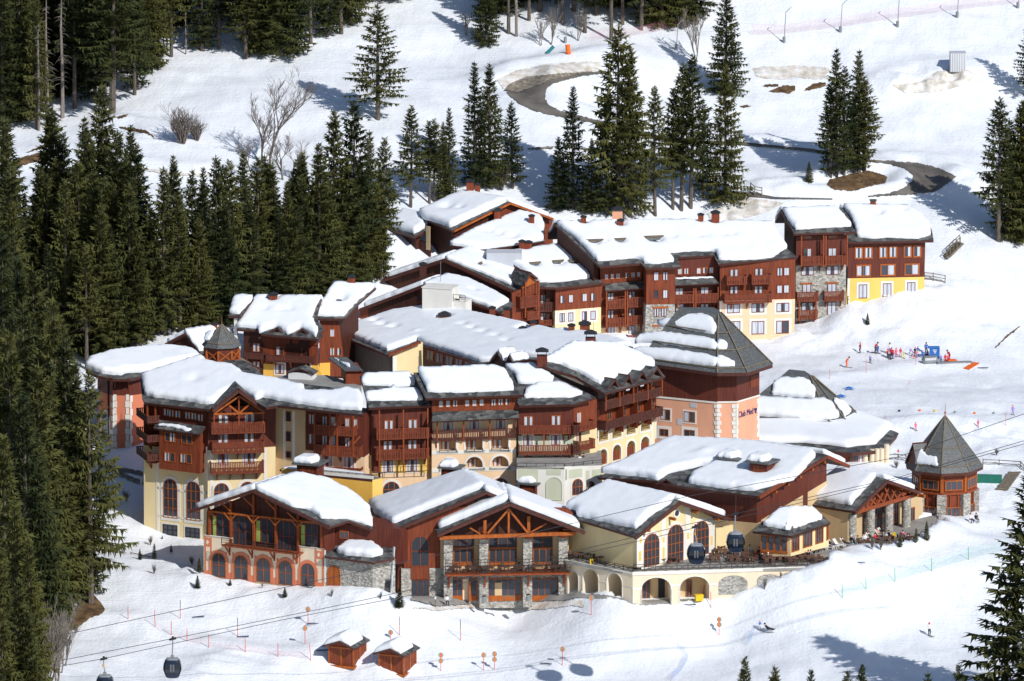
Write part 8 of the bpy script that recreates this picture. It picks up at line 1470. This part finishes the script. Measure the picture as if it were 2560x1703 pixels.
def person(p, rz, pose, jac, tro, hat, label, h=1.75, ski=False, group=None, cat='person'):
    r, idx, hd = body(pose); me = r.copy(); me.name = 'person'
    for m in (jac, tro, 'grey' if ski else 'black', 'skin'): me.materials.append(MATS['cloth_' + m])
    me.polygons.foreach_set('material_index', idx); o = bpy.data.objects.new('person', me); COL.objects.link(o); o.location = p; o.rotation_euler = (0, 0, rz); q = h / 1.78; o.scale = (q * (1.12 if h < 1.4 else 1.05),) * 2 + (q,); OFF[o.name] = V((0, 0, 0)); tag(o, label, cat, group)
    mb = MB(); hr = .135 if ski else .125; mb.ball(hd + V((0, .015, .05)), hr, hr * 1.05, hr * .95, 10, 6); mb.build('helmet' if ski and hat not in ('hair', 'brown') else 'hair' if hat in ('hair', 'brown') else 'hat', 'cloth_' + hat, o, smooth=True)
    if ski:
        for s_ in (-1, 1): mb = MB(); mb.box((s_ * .14, -.12, .02), V((.045, 0, 0)), V((0, .82 if h > 1.4 else .6, 0)), UPZ * .015); mb.build('ski', 'cloth_' + ('black' if s_ < 0 else 'black'), o)
    return o
sk = 'skiers on the nursery slope'; PI = math.pi
for x, y, hp, rz, po, j, t, ht, lb in ((485, 228, 1.55, -1.2, 'stand', 'red', 'brown', 'orange', 'skier in red top and dark trousers standing alone at the back left'), (686, 226, 1.8, .9, 'bend', 'red', 'brown', 'brown', 'instructor in red jacket bending towards a child in blue'), (722, 230, 1.25, -.9, 'stand', 'blue', 'blue', 'white', 'child in blue suit held by the bending red instructor'), (298, 420, 1.75, 1.1, 'bend', 'orange', 'orange', 'hair', 'instructor in all orange red suit bending on the lower slope'),
    (618, 361, 1.2, .5, 'stand', 'purple', 'black', 'white', 'small child skier in lilac top right of the orange instructor'), (880, 250, 1.75, .3, 'stand', 'white', 'blue', 'hair', 'adult in white and blue standing behind the crowded group'), (852, 297, 1.35, .7, 'stand', 'red', 'black', 'red', 'child in red and black at the left of the crowded group'), (905, 305, 1.65, -.4, 'stand', 'red', 'black', 'red', 'skier in red jacket at the front of the crowded group'),
    (882, 302, 1.3, .2, 'stand', 'white', 'black', 'pink', 'child in white top in the middle of the crowded group'), (928, 300, 1.25, -.6, 'stand', 'pink', 'purple', 'red', 'child in pink at the right of the crowded group'), (966, 275, 1.25, .3, 'stand', 'pink', 'pink', 'red', 'child in pink suit just right of the group'), (1026, 272, 1.25, -.2, 'stand', 'red', 'pink', 'pink', 'child in red and pink beside the short yellow child'), (1066, 299, .95, .4, 'stand', 'lime', 'yellow', 'brown', 'smallest child in yellow and lime'),
    (1162, 266, 1.2, 0, 'stand', 'purple', 'white', 'white', 'child in pale lilac suit left of the black jacket'), (1220, 262, 1.25, .3, 'stand', 'black', 'black', 'red', 'child in black suit with red helmet'), (1256, 252, 1.2, -.4, 'stand', 'blue', 'white', 'blue', 'child in bright blue jacket behind the black suit'), (1238, 288, 1.1, .2, 'stand', 'pink', 'purple', 'white', 'child in pink jacket in front of the blue jacket'), (1195, 300, .8, 1.2, 'lounge', 'pink', 'red', 'black', 'child in pink sitting on the snow'),
    (1320, 296, 1.15, .5, 'stand', 'blue', 'blue', 'purple', 'child in blue suit left of the booth'), (1368, 240, 1.7, 0, 'stand', 'blue', 'navy', 'hair', 'adult in blue standing left of the blue booth'), (1388, 290, 1.1, -.3, 'stand', 'purple', 'black', 'white', 'child in lilac and black at the booth corner'), (1362, 290, 1.0, .4, 'stand', 'white', 'black', 'purple', 'child in white and black at the booth corner'), (1566, 340, 1.0, .4, 'stand', 'purple', 'black', 'pink', 'child in purple right of the blue booth'),
    (1624, 345, 1.15, .2, 'stand', 'red', 'red', 'pink', 'child in red at the feet of the bending instructor'), (1658, 346, 1.05, -.3, 'stand', 'pink', 'red', 'white', 'child in pink in front of the bending instructor'), (1682, 332, 1.8, -1.0, 'bend', 'red', 'red', 'hair', 'instructor in red suit bending right of the booth')): person(G(*G7(x, y)), rz, po, j, t, ht, lb, hp, True, sk)
for rg, x, y, h_, rz, po, j, t, ht, lb in ((R7, 755, 720, 1.1, .4, 'stand', 'pink', 'pink', 'red', 'child in pink skiing below the nursery slope, left of the turret'), (R7, 1163, 702, 1.1, -.4, 'stand', 'pink', 'pink', 'pink', 'child in pale pink skiing right of the turret spire'), (R7, 1390, 620, 1.4, .2, 'stand', 'purple', 'purple', 'orange', 'skier in lilac suit near the right edge'), (U8, 1830, 866, 1.75, .6, 'stand', 'white', 'black', 'red', 'skier in white top crossing the big tree shadow'), (U8, 888, 832, 1.2, .8, 'stand', 'blue', 'white', 'pink', 'child in blue with pink helmet by the short net'), (U8, 932, 846, 1.75, 1.2, 'lounge', 'black', 'black', 'black', 'skier in black sitting fallen on the piste'), (R7, 642, 886, .9, 0, 'stand', 'red', 'white', 'red', 'tiny child in red by the low wooden fence')): person(G(*rg(x, y)), rz, po, j, t, ht, lb, h_, True, 'skiers on the pistes')
for x, y, rz, po, j, t, ht, lb in ((410, 722, 1.2, 'sit', 'white', 'grey', 'brown', 'person in pale top seated at the back of the terrace tables'), (510, 745, -1, 'sit', 'red', 'red', 'red', 'person in red seated beside the glazed pavilion doors'), (548, 800, .4, 'sit', 'black', 'black', 'hair', 'person in black seated behind the terrace railing'), (612, 806, .2, 'sit', 'brown', 'black', 'white', 'person with white cap at a middle terrace table'), (695, 800, -.6, 'sit', 'brown', 'brown', 'hair', 'person in brown at a middle terrace table'), (840, 806, .1, 'sit', 'white', 'navy', 'hair', 'person in bright white top at the railing'), (1050, 780, .5, 'sit', 'black', 'grey', 'brown', 'person in dark top at the right end of the tables'), (1075, 775, -.4, 'sit', 'grey', 'brown', 'hair', 'person in grey seated at the right end of the tables'), (2140, 600, .3, 'sit', 'black', 'black', 'brown', 'person in black seated between the terrace spruces'), (1590, 620, .8, 'sit', 'brown', 'black', 'hair', 'person in brown seated at the first stone column'), (1520, 650, 2.4, 'stand', 'black', 'grey', 'white', 'person in black standing near the first stone column')): person(Zp(*G5(x, y), ZD + .02), rz, po, j, t, ht, lb, 1.72, False, 'guests on the sun terrace')
for i, (x, y, j, lb) in enumerate(((1660, 600, 'white', 'person in white seated at the second stone column'), (1780, 590, 'red', 'person in red seated at the third stone column'), (1870, 570, 'grey', 'person in grey seated at the fourth stone column'), (1930, 560, 'black', 'person in black seated beside the folding floor sign'), (2080, 560, 'pink', 'person in pink seated behind the first terrace spruce'), (760, 770, 'blue', 'person in blue seated between pavilion and railing'), (960, 770, 'navy', 'person in navy seated below the pavilion side windows'), (300, 790, 'grey', 'person in grey seated by the big round table'), (200, 775, 'black', 'person in black seated left of the big round table'))): person(Zp(*G5(x, y), ZD + .02), i * .7, 'sit', j, 'black' if i % 2 else 'navy', 'hair' if i % 3 else 'brown', lb, 1.7, False, 'guests on the sun terrace')
for i, j, t, ht, lb in ((2, 'red', 'red', 'brown', 'guest in red lying on a lounger'), (3, 'brown', 'grey', 'brown', 'guest in brown lying on a lounger'), (4, 'pink', 'black', 'hair', 'guest in pink and black on a lounger'), (5, 'black', 'navy', 'hair', 'guest in dark blue on a lounger'), (7, 'brown', 'black', 'hair', 'guest in black trousers on the lounger nearest the columns'), (0, 'navy', 'black', 'brown', 'guest in navy on the leftmost lounger'), (9, 'black', 'black', 'brown', 'guest in black on a lounger by the second column'), (10, 'skin', 'brown', 'hair', 'guest with bare arms on a lounger by the third column'), (11, 'black', 'grey', 'white', 'guest in black and grey on the rightmost lounger')): person(LP[i] - UPZ * .08, math.radians(58), 'lounge', j, t, ht, lb, 1.7, False, 'guests on loungers')
person(Yp(*U7(1228, 92), -40.2), .2, 'sit', 'white', 'black', 'black', 'person in white top seated left of the stone hall entrance', 1.75)
for i, (x, y, j) in enumerate(((242, 1470, 'white'), (292, 1448, 'brown'))): p = Fac(R2, 1243, 500, -11.5, 42).at(*[(G4(x, y)[0] - 880) * 2.2405, (G4(x, y)[1] - 860) * 2.2405], .7); person(p, .4 + i, 'sit', j, 'grey', 'hair', ('person in white' if not i else 'person in brown') + ' on the lowest corner balcony of the sage house', 1.72)
for i, (x, y) in enumerate(((1112, 1322), (1150, 1320))): person(G(*R7(x, y)) , .5, 'sit', 'black' if i else 'white', 'black', 'hair', ('person in black' if i else 'person in white') + ' sitting in the snow at the turret foot', 1.7)
for i, (rg, x, y, a) in enumerate(((U6, 1172, 298, .1), (U6, 1632, 211, .1), (U6, 880, 168, .3), (U6, 1690, 388, .2), (R3, 2100, 978, -.3), (R7, 1195, 318, 0), (U8, 500, 697, -.2), (U7, 1960, 535, -.5))):
    p = G(*rg(x, y)); t = thing('pair_of_skis', p, ORD[i] + ' from left of the dark skis lying on the snow', 'skis', 'skis lying on snow')
    for s_ in (-1, 1): mb = MB(); d = V((math.cos(a + s_ * .1), math.sin(a + s_ * .1) * 1, 0)); mb.bar(p + V((0, s_ * .18, .12)) - d * .8, p + V((0, s_ * .18, .14)) + d * .8, .1, .05); mb.build('ski', 'cloth_navy', t)
# ------------------------------------------------------------------ light
SUN_EL, SUN_AZ = math.radians(36), math.radians(38)   # azimuth: degrees to the right of straight behind the camera
sdir = V((math.sin(SUN_AZ) * math.cos(SUN_EL), -math.cos(SUN_AZ) * math.cos(SUN_EL), math.sin(SUN_EL)))
w = bpy.data.worlds.new('World'); sc.world = w; w.use_nodes = True; nt = w.node_tree
sky = nt.nodes.new('ShaderNodeTexSky'); sky.sky_type = 'NISHITA'; sky.sun_disc = False; sky.sun_elevation = SUN_EL; sky.sun_rotation = math.atan2(sdir.x, sdir.y)
sky.altitude = 1500; bg = nt.nodes['Background']; nt.links.new(sky.outputs['Color'], bg.inputs['Color']); bg.inputs['Strength'].default_value = .09
ld = bpy.data.lights.new('sun', 'SUN'); ld.energy = 3.5; ld.angle = math.radians(.5); ld.color = (1, .975, .94)
lo = bpy.data.objects.new('sun', ld); COL.objects.link(lo); lo.rotation_euler = (-sdir).to_track_quat('-Z', 'Y').to_euler(); lo.location = (0, -200, 300)
vs_ = sc.view_settings; vs_.view_transform = 'Standard'; vs_.look = 'None'; vs_.gamma = 1; vs_.exposure = .13
sc.cycles.max_bounces = 6; sc.cycles.diffuse_bounces = 3; sc.cycles.glossy_bounces = 2; sc.cycles.use_denoising = True
